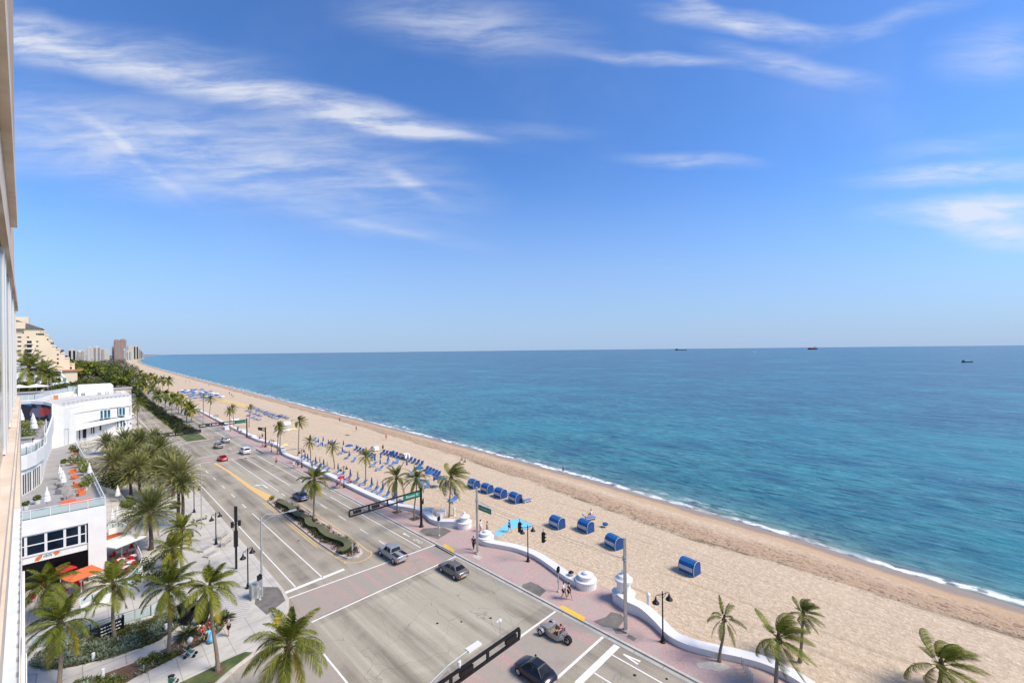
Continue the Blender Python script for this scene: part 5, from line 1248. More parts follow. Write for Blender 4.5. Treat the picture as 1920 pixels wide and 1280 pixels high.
# ================================================================ LAMPS, POLES, SIGNALS
def bell_lamp():
    o = empty('street_lamp'); tag(o, 'x', 'street lamp')
    b = MB(); b.lathe((0, 0), [(.24, 0), (.24, .08), (.17, .14), (.15, .35), (.09, .5), (.065, .6), (.055, 3.9), (.07, 3.95), (.07, 4.1), (.03, 4.2), (.05, 4.26), (.01, 4.34)], 12); b.build('pole', 'black_metal', o)
    for s in (-1, 1):
        b = MB(); b.tube([(0, 0, 4.0), (s*.25, 0, 4.08), (s*.5, 0, 4.1), (s*.68, 0, 4.06), (s*.7, 0, 3.98)], .028, 6); b.tube([(0, 0, 3.7), (s*.2, 0, 3.85), (s*.4, 0, 4.08)], .018, 5); b.build('arm', 'black_metal', o)
        b = MB(); b.lathe((s*.7, 0), [(.03, 3.98), (.06, 3.92), (.08, 3.78), (.16, 3.66), (.29, 3.52), (.30, 3.44), (.22, 3.40), (.1, 3.36)], 12); h = b.build('lamp_shade', 'black_metal', o)
    return o
LAMPS = [(1243, 1203, 1., R(-25), 'black twin-bell street lamp in front of the wave wall near the domed tower'), (990, 1052, 1., R(-20), 'black twin-bell street lamp beside the curved wall near the hanging signals'), (645, 914, .95, R(20), 'black twin-bell street lamp beside the people with the crimson parasol'), (566, 876, .95, R(30), 'black twin-bell street lamp on the promenade left of the umbrella row'),
         (405, 1020, .98, R(40), 'black twin-bell street lamp between the benches on the west pavement'), (465, 1102, 1., R(40), 'black twin-bell street lamp next to the traffic cabinet at the corner'), (364, 960, .98, R(0), 'black street lamp beside the paired date palm trunks'), (509, 847, .75, R(20), 'small black street lamp beside the short truss signal'),
         (405, 795, .8, R(10), 'small black street lamp behind the left end of the long truss signal'), (240, 815, .95, R(10), 'black street lamp at the corner of the white wing'), (259, 809, .7, R(40), 'short black lamp at the kerb by the white wing')]
for (u, v, s, rz, lab) in LAMPS:
    x, y = G(u, v, .12); place('bell', bell_lamp, (x, y, .12), rz, lab, 'black bell lamps', s)

def concrete_pole(u, v, vt, lab, r=.19, m='pole_concrete', arm=None, name='utility_pole'):
    x, y = G(u, v, .12); h = 2.
    while P(x, y, h)[1] > vt: h += .05
    o = empty(name, (x, y, .1), 0, lab, 'pole'); b = MB(); b.tube([(0, 0, 0), (0, 0, h-.1)], [r, r*.8], 8 if m != 'pole_concrete' else 4); b.build('shaft', m, o)
    b = MB(); b.box((0, 0, .08), (r*3, r*3, .16)); b.build('base', m, o)
    return o, x, y, h
p1, x1, y1, h1 = concrete_pole(895, 1037, 913, 'tall square grey pole by the beach mat, carrying the span wire and a green sign')
p2, x2, y2, h2 = concrete_pole(1173, 1182, 1008, 'tall square grey pole in front of the domed tower, holding the span wire')
def bracket(o, x, y, z):
    b = MB()
    for dz in (0, .25): b.box((x*0, 0, z+dz), (.36, .36, .05))
    b.build('bracket', 'galvanised', o)
bracket(p1, 0, 0, 6.4); bracket(p2, 0, 0, 6.3)
# span wires with two hanging signals and a street name sign
wa, wb_ = Vector((x1, y1, 6.62)), Vector((x2, y2, 6.45))
def wp(t, sag=.35): p = wa.lerp(wb_, t); p.z -= sag*4*t*(1-t)*.5; return p
o = empty('span_wire', wa, 0, 'thin span wire stretched between the two tall grey poles', 'cable'); b = MB()
b.tube([tuple(wp(k/14)-wa) for k in range(15)], .018, 5); b.tube([tuple(wp(k/14)-wa+Vector((0, 0, -.28*min(1, 4*min(k/14, 1-k/14))))) for k in range(15)], .012, 5)
b.build('wire', 'galvanised', o)
def signal_head(horizontal=False, glow=None, n=3):
    o = empty('traffic_signal'); tag(o, 'x', 'traffic signal')
    b = MB(); c = MB(); v = MB()
    for i in range(n):
        z = -.33*i
        b.bx(-.16, .16, -.11, .11, z-.16, z+.16)
        for k in range(7):
            a0, a1 = PI*k/7, PI*(k+1)/7
            v.v += [(.13*cos(a0), -.11, z+.13*sin(a0)), (.13*cos(a1), -.11, z+.13*sin(a1)), (.13*cos(a1), -.32, z+.13*sin(a1)-.02), (.13*cos(a0), -.32, z+.13*sin(a0)-.02)]
            q = len(v.v)-4; v.face((q, q+1, q+2, q+3))
        c.tube([(0, -.112, z), (0, -.125, z)], .115, 14)
    b.build('housing', 'black_metal', o); c.build('lens', 'tyre', o); v.build('visor', 'black_metal', o)
    h = MB(); h.bx(-.02, .02, -.02, .02, .16, .55); h.build('hanger', 'black_metal', o)
    return o
for t, lab in ((.36, 'black three-light signal hanging from the span wire above the blue mat'), (.53, 'black three-light signal on the span wire right of the twin-bell lamp')):
    p = wp(t); place('sig', signal_head, (p.x, p.y, p.z-.58), R(12), lab, 'signals hanging on the span wire', 1.05)
def text(body, parent, loc, rot, size, m, name='lettering'):
    c = bpy.data.curves.new(name, 'FONT'); c.body = body; c.size = size; c.align_x = 'CENTER'; c.align_y = 'CENTER'; c.extrude = .004
    t = bpy.data.objects.new(name, c); COL.objects.link(t)
    dg = bpy.context.evaluated_depsgraph_get(); me = bpy.data.meshes.new_from_object(t.evaluated_get(dg)); bpy.data.objects.remove(t)
    me.materials.clear(); me.materials.append(MATS[m]); o = bpy.data.objects.new(name, me); COL.objects.link(o); o.parent = parent; o.location = loc; o.rotation_euler = rot; return o
so_ = empty('street_name_sign', (x1, y1, 5.95), 0, 'green street name sign hung on the grey pole by the beach mat', 'street sign')
dirw = (wb_-wa); aw = math.atan2(dirw.y, dirw.x); ls = 2.35
so_.rotation_euler = (0, 0, aw)
b = MB(); b.box((.30+ls/2, 0, -.05), (ls, .05, .62)); b.build('panel', 'green_sign', so_)
b = MB(); b.tube([(.1, 0, .5), (ls+.4, 0, .42)], .03, 6); b.tube([(.9, 0, .48), (.9, 0, .26)], .02, 5); b.tube([(2.1, 0, .44), (2.1, 0, .26)], .02, 5); b.box((.3+ls/2, 0, .30), (ls, .055, .03)); b.build('bracket', 'white_trim', so_)
text('N RIOMAR ST', so_, (.30+ls/2, -.035, -.05), (R(90), 0, 0), .33, 'white_trim')

def truss(x0, y0, x1_, z0, label, pole=True, h=.85, sign=None, heads=(), ang=0, bays=4, pz=0, pr_=.17, name='mast_arm_signal', grp='black truss mast arms'):
    """pole at x0,y0; rectangular two-chord arm reaching to x1_ (local), lights laid between the chords"""
    o = empty(name, (x0, y0, .1), ang, label, 'traffic signal mast', grp)
    if pole:
        b = MB(); b.lathe((0, 0), [(pr_*2.0, 0), (pr_*1.9, .15), (pr_*1.2, .35), (pr_, .7), (pr_*.9, z0+h+.28)], 10); b.build('pole', 'black_metal', o)
    Lx = x1_; s = 1 if Lx > 0 else -1; b = MB()
    ck = .17 if y0 < 90 else .24; b.bx(min(0, Lx), max(0, Lx), -.07, .07, z0, z0+ck); b.bx(min(0, Lx), max(0, Lx), -.07, .07, z0+h-ck, z0+h)
    for i in range(1, bays+1): xx = Lx*i/bays; b.bx(xx-ck*.5, xx+ck*.5, -.068, .068, z0+ck, z0+h-ck)
    b.build('truss_arm', 'black_metal', o)
    if sign:
        f0, f1, txt = sign; a, c = sorted((Lx*f0, Lx*f1)); b = MB(); b.bx(a, c, -.10, -.075, z0+.13, z0+h-.13); sg = b.build('sign_panel', 'green_sign', o)
        b = MB(); b.bx(a, c, .075, .10, z0+.13, z0+h-.13); b.build('sign_panel', 'green_sign', o)
        if txt: text(txt, sg, ((a+c)/2, -.11, z0+h/2), (R(90), 0, 0), .50, 'white_trim')
    for f in heads:
        xx = Lx*f; b = MB(); b.box((xx, 0, z0+h/2), (1.0, .22, .34)); hd = b.build('signal_head', 'black_metal', o)
        c = MB()
        for k in (-.32, 0, .32):
            for q in range(7):
                a0, a1 = PI*q/7, PI*(q+1)/7; i0 = len(c.v)
                c.v += [(xx+k+.14*cos(a0), .11, z0+h/2+.14*sin(a0)), (xx+k+.14*cos(a1), .11, z0+h/2+.14*sin(a1)), (xx+k+.14*cos(a1), .34, z0+h/2+.12*sin(a1)), (xx+k+.14*cos(a0), .34, z0+h/2+.12*sin(a0))]; c.face((i0, i0+1, i0+2, i0+3))
        c.build('visor', 'black_metal', hd)
    return o
xm, ym = G(790, 987, .12)
m2 = truss(xm, ym, 23.35-xm, 4.35, 'black truss mast arm over the northbound lanes with the lettered green sign', sign=(.02, .265, 'Riomar St'), heads=(.9, .66), bays=4, h=.92)
b = MB(); b.box((.28, .1, 3.4), (.3, .25, .5)); b.box((.42, .1, 3.75), (.12, .12, .3)); b.build('pedestrian_signal', 'black_metal', m2)
# near arm, pole outside the frame to the west
m3 = truss(9.5, 20.6, 21.45-9.5, 4.65, 'large black truss mast arm entering from the bottom, nearest to the camera', heads=(.93, .60), bays=4, h=.85, sign=None)
for (u, v, vb, lab, hook) in ((938, 1165, 1205, 'thin camera post with a white box on the tip of the near truss arm', 0), (850, 1240, 1278, 'hooked camera post with a white dome on the near truss arm', 1)):
    xx = PY(u, vb, 20.6)[0]; zt = PY(u, v, 20.6)[1]; zb_ = 5.55; q = empty('camera_post', (xx, 20.6, .1), 0, lab, 'camera', 'camera posts'); b = MB()
    if hook:
        b.tube([(0, 0, zb_), (0, 0, zt-.2), (.08, 0, zt-.05), (.25, 0, zt), (.42, 0, zt-.08), (.46, 0, zt-.25)], .018, 6); b.build('post', 'galvanised', q); b = MB(); b.lathe((.46, 0), [(.05, zt-.25), (.12, zt-.3), (.12, zt-.55), (.07, zt-.68), (.01, zt-.7)], 10); b.build('dome', 'white_trim', q)
    else:
        b.tube([(0, 0, zb_), (0, 0, zt-.1)], .02, 6); b.build('post', 'galvanised', q); b = MB(); b.box((.02, 0, zt), (.2, .12, .14)); b.box((-.22, 0, zt+.03), (.25, .07, .05)); b.build('camera_body', 'white_trim', q)
        b = MB(); b.tube([(.10+.08*cos(a), 0, zt-.6+.1*sin(a)) for a in [k*PI/5 for k in range(11)]], .012, 5); b.build('cable_loop', 'galvanised', q)
xm, ym = G(463, 820, .12); x3, z3 = PY(373, 797, ym); truss(xm, ym, x3-xm, PY(463, 793, ym)[1]+.1, 'long black truss mast arm across the northbound lanes at the second junction', sign=(.03, .24, None), heads=(.83, .55), h=.95, bays=4)
ya = 127.; xe, ze = PY(376, 805, ya); truss(12.6, ya, xe-12.6, PY(376, 812, ya)[1], 'long black truss mast arm emerging from the date palms at the second junction', sign=None, heads=(.95, .66, .2), h=.95, bays=5)
xm, ym = G(498, 837, .12); zt_ = 5.2; truss(xm, ym, -3.6, 4.1, 'short black truss mast arm turned sideways beside the promenade', heads=(.75,), h=.8, bays=2, ang=R(-78))
ym = G(273, 732, 0)[1]; xm = G(273, 732, 0)[0]; xe, ze = PY(236, 717, ym); truss(xm, ym, xe-xm, PY(255, 721, ym)[1], 'faraway black truss mast arm over the distant avenue', h=1.4, bays=4, heads=(.5,), pr_=.3)

def cobra(u, v, vt, ue, ve, lab, bends=1):
    x, y = G(u, v, .12); h = 3.
    while P(x, y, h)[1] > vt: h += .05
    o = empty('street_light', (x, y, .1), 0, lab, 'street light'); b = MB(); b.tube([(0, 0, 0), (0, 0, h)], [.12, .07], 8); b.build('pole', 'galvanised', o)
    xe, ze = PY(ue, ve, y); b = MB(); dx = xe-x; b.tube([(0, 0, h-.1), (dx*.15, 0, h+.25), (dx*.5, 0, ze-.02), (dx*.85, 0, ze)], .04, 6); b.tube([(0, 0, h-.6), (dx*.3, 0, h-.15), (dx*.55, 0, ze-.04)], .025, 5); b.build('arm', 'galvanised', o)
    b = MB(); b.box((dx*.92, 0, ze), (.75, .28, .1)); b.build('lamp_head', 'silver_metal', o); return o
cobra(491, 1117, 972, 553, 957, 'tall galvanised street light with a long arm over the southbound lanes')
o = empty('street_light', (11.2, 18.6, .1), 0, 'galvanised street light whose white head reaches in at the bottom edge', 'street light'); b = MB(); b.tube([(0, 0, 0), (0, 0, 7.3)], [.12, .08], 8); b.build('pole', 'galvanised', o)
b = MB(); b.tube([(0, 0, 7.0), (1.2, 0, 7.6), (2.6, 0, 7.95), (4.0, 0, 8.05)], .04, 6); b.tube([(0, 0, 6.7), (1.4, 0, 7.4), (2.8, 0, 7.92)], .025, 5); b.build('arm', 'galvanised', o); b = MB(); b.box((4.4, 0, 8.05), (.95, .34, .12)); b.build('lamp_head', 'white_trim', o)
concrete_pole(378, 991, 882, 'slender pale pole beside the bench on the west pavement', .07, 'galvanised', name='light_pole')
concrete_pole(381, 797, 737, 'thin far street light pole on the promenade', .07, 'galvanised', name='light_pole')
# black signal pole with cabinets
x, y = G(443, 1066, .12); o = empty('signal_pole', (x, y, .12), 0, 'thick black signal pole with boxes half way up, on the west pavement', 'pole'); h = 7.2
b = MB(); b.bx(-.10, .10, -.10, .10, 0, h*.76); b.bx(-.14, .14, -.14, .14, h*.76, h); b.build('shaft', 'black_metal', o)
b = MB(); b.bx(-.20, .17, -.18, .18, 2.6, 4.4); b.build('cabinet', 'black_metal', o)
for s in (-1, 1): b = MB(); b.bx(s*.35-.13, s*.35+.13, -.15, .15, 4.9, 5.5); b.bx(min(0, s*.3), max(0, s*.3), -.04, .04, 5.1, 5.2); b.build('pedestrian_signal', 'black_metal', o)
def ped(u, v, lab):
    def mk():
        o = empty('pedestrian_signal'); tag(o, 'x', 'pedestrian signal'); b = MB(); b.lathe((0, 0), [(.16, 0), (.14, .12), (.05, .2), (.045, 2.2)], 8); b.build('post', 'galvanised', o)
        b = MB(); b.bx(-.2, .2, -.12, .12, 2.05, 2.5); b.bx(-.08, .08, -.1, .02, 2.5, 2.62); b.build('signal_box', 'black_metal', o); b = MB(); b.bx(-.1, .1, -.09, .09, 1.0, 1.25); b.build('push_button', 'silver_metal', o); return o
    x, y = G(u, v, .12); place('ped', mk, (x, y, .12), R(20), lab, 'pedestrian signals on short posts')
ped(487, 1124, 'pedestrian signal on a short post beside the traffic cabinet'); ped(823, 1004, 'pedestrian signal on a short post in front of the scrolled wall end'); ped(1047, 1109, 'pedestrian signal on a short post beside the couple')
x, y = G(478, 1120, .12); o = empty('traffic_cabinet', (x, y, .12), R(8), 'grey metal traffic cabinet at the street corner', 'cabinet'); b = MB(); b.bx(-.42, .42, -.3, .3, .1, 1.45); b.bx(-.46, .46, -.34, .34, 1.45, 1.5); b.build('body', 'galvanised', o); b = MB(); b.bx(-.5, .5, -.4, .4, 0, .1); b.build('plinth', 'pole_concrete', o); b = MB(); b.bx(-.36, .36, -.315, -.302, .2, 1.38); b.build('door', 'galvanised', o)
# signs on the reservation: stack of small plates on a post
x, y = G(661, 1047, .15); o = empty('plate_sign_post', (x, y, .15), 0, 'thin post with stacked white plates on the near tip of the reservation', 'sign'); b = MB(); b.cyl((0, 0), .03, 0, 1.9, 6); b.build('post', 'galvanised', o)
for k in range(3): b = MB(); b.box((0, -.04, 1.75-.26*k), (.48, .02, .12), R(40)); b.build('plate', 'silver_metal', o)
# benches of metal mesh, litter bins, bicycle racks, bollards
def bench(u, v, rz, lab):
    def mk():
        o = empty('bench'); tag(o, 'x', 'bench'); b = MB(); b.bx(-.9, .9, -.25, .25, .40, .46); b.build('seat', 'stone', o); b = MB(); b.bx(-.9, .9, .22, .30, .46, .9); b.build('backrest', 'stone', o); b = MB(); b.bx(-.5, .5, -.2, .2, .462, .475); b.build('seat_panel', 'galvanised', o)
        for s in (-.8, .8): b = MB(); b.bx(s-.07, s+.07, -.25, .3, 0, .6); b.build('leg', 'stone', o)
        return o
    x, y = G(u, v, .12); place('bench', mk, (x, y, .12), rz, lab, 'pale benches on the west pavement')
bench(376, 976, R(15), 'pale bench behind the slender pole'); bench(425, 1020, R(55), 'pale bench to the left of the thick black signal pole'); bench(418, 1008, R(55), 'pale bench immediately behind another one by the twin-bell lamp')
for (u, v, rz, lab) in ((386, 1030, R(30), 'grey slatted utility box set on the pavement, the rear one'), (396, 1040, R(30), 'grey slatted utility box set on the pavement, the front one')):
    x, y = G(u, v, .12); b = MB(); b.box((0, 0, .1), (1.5, .9, .2)); o = b.build('utility_box', 'stone', loc=(x, y, .12)); o.rotation_euler = (0, 0, rz); tag(o, lab, 'utility box', 'utility boxes'); b = MB(); b.box((0, 0, .21), (1.2, .65, .015)); q = b.build('grille', 'galvanised', o)
def bin_(u, v, lab, m='stone'):
    x, y = G(u, v, .12); b = MB(); b.lathe((0, 0), [(.27, 0), (.3, .06), (.3, .8), (.33, .84), (.3, .9)], 14); o = b.build('litter_bin', m, loc=(x, y, .05)); tag(o, lab, 'litter bin'); b = MB(); b.lathe((0, 0), [(.31, .905), (.22, 1.0), (.01, 1.02)], 14); b.build('lid', 'black_metal', o)
bin_(1071, 1087, 'grey stone litter bin with a dark top beside the wall drum')
def rack(pts, n, lab, lo, grp):
    for i in range(n):
        t = i/(n-1); x = lerp(pts[0][0], pts[1][0], t); y = lerp(pts[0][1], pts[1][1], t); b = MB(); b.tube([(-.25, 0, 0), (-.25, 0, .62), (-.17, 0, .76), (0, 0, .82), (.17, 0, .76), (.25, 0, .62), (.25, 0, 0)], .028, 6)
        o = b.build('bicycle_rack', 'galvanised', loc=(x, y, .12)); o.rotation_euler = (0, 0, R(lo)); tag(o, lab % ordn(i), 'bicycle rack', grp)
rack([G(1391, 1252, .12), G(1411, 1284, .12)], 6, 'metal bicycle hoop before the wave wall at the bottom, %s from the small palm', 20, 'bicycle hoops by the small palm')
rack([G(748, 964, .12), G(771, 963, .12)], 5, 'metal bicycle hoop between the two pit palms, %s from the left', 60, 'bicycle hoops between the pit palms')
def bollard(u, v, h, lab, r=.11, z=.13):
    x, y = G(u, v, z); b = MB(); b.lathe((0, 0), [(r, 0), (r, h-.12), (r*1.05, h-.1), (r*1.05, h-.03), (r*.6, h)], 12); tag(b.build('bollard', 'white_trim', loc=(x, y, z)), lab, 'bollard', 'white bollards')
bollard(175, 1237, .62, 'white bollard light at the front edge of the planting bed'); bollard(193, 1272, .8, 'white bollard light between the path and the lower bed, near the bottom'); bollard(311, 1184, .75, 'white bollard light next to the palm trunk at the bed edge'); bollard(358, 1134, .5, 'white bollard light at the top end of the planting bed'); bollard(278, 1022, .8, 'white bollard beside the trunk of the bare-stemmed date palm')
x, y = G(1216, 1142, .05); b = MB(); b.lathe((0, 0), [(.24, 0), (.22, .1), (.17, .15), (.17, 1.35), (.21, 1.4), (.2, 1.48), (.1, 1.6), (.01, 1.64)], 14); tag(b.build('pillar', 'white_paint', loc=(x, y, .05)), 'slim white round-topped pillar on the sand behind the wave wall', 'pillar')
x, y = G(852, 966, .05); b = MB(); b.lathe((0, 0), [(.2, 0), (.14, .12), (.14, .9), (.2, .95), (.18, 1.1), (.05, 1.2)], 14); tag(b.build('pillar', 'white_paint', loc=(x, y, .05)), 'small white pillar behind the scrolled wall end', 'pillar')
# sand-side white blocks
for (u, v, sx, sy, h, rz, lab) in [(827, 968, 1.6, .8, .75, R(20), 'white rectangular block behind the scrolled wall'), (804, 962, 1.3, .9, .7, R(-50), 'white stepped block with slots behind the wall bend'), (822, 982, 1.2, 1.0, .35, 0, 'low white slab in the hollow of the scrolled wall')]:
    x, y = G(u, v, .05); b = MB(); b.box((0, 0, h/2), (sx, sy, h)); b.box((0, 0, h+.04), (sx+.08, sy+.08, .08)); o = b.build('white_block', 'white_paint', loc=(x, y, .03)); o.rotation_euler = (0, 0, rz); tag(o, lab, 'block', 'white blocks behind the wall')
# black letter W sculpture and the black sign box
x, y = G(368, 1170, .14); o = empty('letter_sculpture', (x, y, .14), math.atan2(-.78, .62), 'black sculpture shaped like a letter W among the sago palms', 'sculpture')
b = MB()
for (xa, xb, za, zb_) in ((-1.55, -.85, 1.75, .1), (-.85, -.1, .1, 1.6), (-.1, .6, 1.6, .1), (.6, 1.35, .1, 2.1)):
    q = .2; b.prism([(0, 0), (0, 0), (0, 0)], 0, 0) if False else None
    n = len(b.v)
    for yy in (-.28, .28): b.v += [(xa-q, yy, za), (xa+q, yy, za), (xb+q, yy, zb_), (xb-q, yy, zb_)]
    for f in ((0, 1, 2, 3), (7, 6, 5, 4), (0, 4, 5, 1), (1, 5, 6, 2), (2, 6, 7, 3), (3, 7, 4, 0)): b.face([n+i for i in f])
b.build('letter', 'black_metal', o)
x, y = G(208, 1190, .12); o = empty('sign_box', (x, y, .12), R(12), 'low black board with white lettering strokes on the plaza', 'sign'); b = MB(); b.bx(-.85, .85, -.12, .12, .15, 1.15); b.build('board', 'black_metal', o)
for s in (-.82, .82): b = MB(); b.bx(s-.05, s+.05, -.16, .16, 0, 1.35); b.build('post', 'black_metal', o)
b = MB(); random.seed(6)
for r_ in range(3):
    xx = -.7
    while xx < .6: w_ = random.uniform(.06, .22); b.bx(xx, xx+w_, -.125, -.1215, .35+.28*r_, .45+.28*r_); xx += w_+.05
b.build('lettering', 'white_trim', o)
# curved terrace wall beside the restaurant, its glass and furniture
pts = [G(u, v, .12) for u, v in [(203, 1003), (222, 998), (237, 1003), (247, 1022), (256, 1040), (265, 1062), (264, 1078), (250, 1096), (235, 1108), (200, 1128), (150, 1150)]]
o = empty('terrace_wall', (0, 0, 0), 0, 'white curved low wall with glass top around the restaurant terrace', 'wall'); sp_ = smoothpath([(p[0], p[1], 0) for p in pts], 4); b = MB(); rg = []
for i, p in enumerate(sp_):
    a = (sp_[min(i+1, len(sp_)-1)]-sp_[max(i-1, 0)]).normalized(); n = Vector((-a.y, a.x, 0))*.12; rg.append([tuple(p+n+Vector((0, 0, .1))), tuple(p+n+Vector((0, 0, .95))), tuple(p-n+Vector((0, 0, .95))), tuple(p-n+Vector((0, 0, .1)))])
b.loft(rg); b.build('wall_body', 'white_paint', o); pp, gg = MB(), MB(); rail(pp, gg, [(p.x, p.y) for p in sp_[::2]], .95, .6, 1.2); pp.build('glass_post', 'white_trim', o); gg.build('glass_panel', 'rail_glass', o)
def glassfence(px, lab):
    pts = [G(u, v, .12) for u, v in px]; o = empty('glass_fence', (0, 0, 0), 0, lab, 'fence'); pp, gg = MB(), MB(); rail(pp, gg, pts, .12, 1.0, 1.3); pp.build('rail', 'galvanised', o); gg.build('glass_panel', 'rail_glass', o)
glassfence([(60, 1215), (120, 1206), (170, 1190), (223, 1172), (283, 1153), (330, 1122)], 'thin glass fence along the back of the planting bed')
glassfence([(200, 925), (222, 930), (236, 948)], 'pale curved glass fence beside the hotel lawn')
# restaurant and terrace parasols
def pyramid(loc, s, h, m, lab, rz=0, grp=None, drop=.45, flat=False):
    q = empty('parasol', loc, rz, lab, 'parasol', grp); b = MB(); b.v += [(-s, -s, h-drop), (s, -s, h-drop), (s, s, h-drop), (-s, s, h-drop), (0, 0, h)]
    for f in ((0, 1, 4), (1, 2, 4), (2, 3, 4), (3, 0, 4)): b.face(f)
    for i in range(4):
        a, c = b.v[i], b.v[(i+1) % 4]; b.poly([a, c, (c[0], c[1], c[2]-.12), (a[0], a[1], a[2]-.12)])
    b.build('canopy', m, q); b = MB(); b.cyl((0, 0), .04, 0, h, 6); b.build('pole', 'white_trim', q); b = MB(); b.bx(-.3, .3, -.3, .3, 0, .06); b.build('base', 'galvanised', q); return q
def onz(u, v, z): return (*G(u, v, z), .12)
pyramid(onz(152, 1068, 2.6), 1.35, 2.6, 'orange_fabric', 'orange parasol in front of the shop opening', R(20), 'restaurant parasols')
pyramid(onz(212, 1002, 2.6), 1.2, 2.6, 'orange_fabric', 'orange parasol partly hidden by the white block corner', R(10), 'restaurant parasols')
pyramid(onz(228, 1010, 2.9), 1.7, 2.9, 'white_fabric', 'large cream square parasol on the curved restaurant terrace', R(30), 'restaurant parasols', .25)
pyramid((-1.6, 67.5, .12), 1.0, 2.1, 'red_fabric', 'dark red parasol inside the shop opening', R(20), 'restaurant parasols')
# ---------- tables and seats
def table_set(m_chair, m_top='white_trim'):
    def mk():
        o = empty('dining_set'); tag(o, 'x', 'table'); return o
    return mk
def small_table(loc, lab, m='white_fabric', r=.42, grp=None):
    o = empty('cafe_table', loc, 0, lab, 'table', grp); b = MB(); b.cyl((0, 0), r, .72, .76, 14); b.build('tabletop', m, o); b = MB(); b.cyl((0, 0), .04, 0, .72, 6); b.cyl((0, 0), .22, 0, .03, 10); b.build('leg', 'galvanised', o)
def chair_proto(m):
    def mk():
        o = empty('cafe_chair'); tag(o, 'x', 'chair'); b = MB(); b.bx(-.22, .22, -.22, .22, .42, .47); b.build('seat', m, o); b = MB(); b.bx(-.22, .22, .18, .23, .47, .88); b.build('backrest', m, o)
        for sx in (-.19, .19):
            for sy in (-.19, .19): b = MB(); b.bx(sx-.02, sx+.02, sy-.02, sy+.02, 0, .42); b.build('leg', 'galvanised', o)
        return o
    return mk
random.seed(12); k = 0
for (u, v) in [(240, 1020), (243, 1031), (247, 1041), (252, 1052), (246, 1064), (236, 1075), (226, 1060), (222, 1045)]:
    x, y = G(u, v, .12); small_table((x, y, .12), 'round white terrace table, %s from the cream parasol' % ordn(k), grp='terrace restaurant tables')
    for s in (-1, 1):
        a = random.random()*PI; place('rchair', chair_proto('cloth_red'), (x+s*.62*cos(a), y+s*.62*sin(a), .12), a+s*PI/2-PI*0, 'red chair at the %s round terrace table from the cream parasol, %s side' % (ordn(k), 'left' if s < 0 else 'right'), 'red restaurant chairs')
    k += 1
for k, (x, y) in enumerate([(-3.5, 64.6), (-2.3, 65.0), (-1.2, 64.3), (-.4, 65.2), (-3.0, 67.5), (-.8, 67.2), (.0, 64.0), (-4.2, 66.8)]):
    place('rchair', chair_proto('cloth_red'), (x, y, .12), k*1.1, 'red chair near the shop opening, %s of the loose group' % ordn(k), 'red restaurant chairs')
# hotel roof terrace: orange seats, grey sofas, closed white parasols, planters
ZT = 8.17
def ont(u, v, z=8.17): return (*G(u, v, z), z)
def parasol_closed(loc, lab, s=1., m='white_fabric', grp='closed white parasols', name='closed_parasol'):
    o = empty(name, loc, 0, lab, 'parasol', grp, s); b = MB(); b.lathe((0, 0), [(.05, .75), (.30, .85), (.26, 1.25), (.20, 1.3), (.22, 1.5), (.10, 1.9), (.04, 2.25), (.01, 2.3)], 9); b.build('canopy', m, o); b = MB(); b.cyl((0, 0), .03, 0, 1.0, 6); b.cyl((0, 0), .22, 0, .06, 8); b.build('pole', 'galvanised', o)
for i, (u, v, s, lab) in enumerate([(88, 955, 1.05, 'lone closed white parasol near the terrace railing'), (112, 898, .8, 'closed white parasol, farthest of three in a row on the roof terrace'), (115, 907, .9, 'closed white parasol, middle of three in a row on the roof terrace'), (119, 917, 1.0, 'closed white parasol, nearest of three in a row on the roof terrace'), (168, 897, .9, 'closed white parasol against the east edge of the roof terrace')]): parasol_closed(ont(u, v), lab, s*1.05)
for i, (u, v, s, lab) in enumerate([(64, 818, 1.4, 'tall closed white parasol on the upper deck hedge, front one'), (62, 806, 1.2, 'closed white parasol behind the front one on the upper deck'), (40, 800, 1.3, 'closed white parasol at the left edge of the upper deck')]): parasol_closed((*G(u, v, 13.05), 13.05), lab, s)
for i, (u, v, s, lab) in enumerate([(211, 985, 1., 'closed white parasol left of a pair beside the hotel steps'), (220, 980, 1., 'closed white parasol right of a pair beside the hotel steps'), (221, 940, 1.1, 'closed cream parasol at the end of the pale glass fence')]): parasol_closed(onz(u, v, .12), lab, s*1.1)
def lounge(m):
    def mk():
        o = empty('lounge_seat'); tag(o, 'x', 'seat'); b = MB(); b.bx(-.5, .5, -.4, .4, .1, .42); b.build('seat', m, o); b = MB(); b.bx(-.5, .5, .28, .42, .42, .78); b.build('backrest', m, o); b = MB(); b.bx(-.45, .45, -.35, .35, 0, .1); b.build('base', 'galvanised', o); return o
    return mk
for i, (u, v) in enumerate([(137, 887), (141, 897), (144, 910), (146, 913), (152, 928), (150, 921)]):
    place('orange', lounge('orange_fabric'), ont(u, v), i*.9, 'orange lounge seat on the roof terrace, %s counted from the back' % ordn(i), 'orange lounge seats', .68)
for i, (u, v) in enumerate([(113, 908), (116, 915), (119, 922), (128, 932), (133, 938), (124, 940), (114, 925)]):
    place('greyl', lounge('cloth_grey'), ont(u, v), i*.4, 'grey lounge seat on the roof terrace, %s counted from the back' % ordn(i), 'grey lounge seats', .75)
for i, (u, v, sx, lab) in enumerate([(153, 944, 1.6, 'dark red bench along the terrace railing'), (128, 944, 1.2, 'second dark red bench along the terrace railing')]):
    x, y, z = ont(u, v); b = MB(); b.box((0, 0, .22), (sx, .5, .44)); tag(b.build('terrace_bench', 'cloth_coral', loc=(x, y, z)), lab, 'bench', 'red benches on the roof terrace')
random.seed(14)
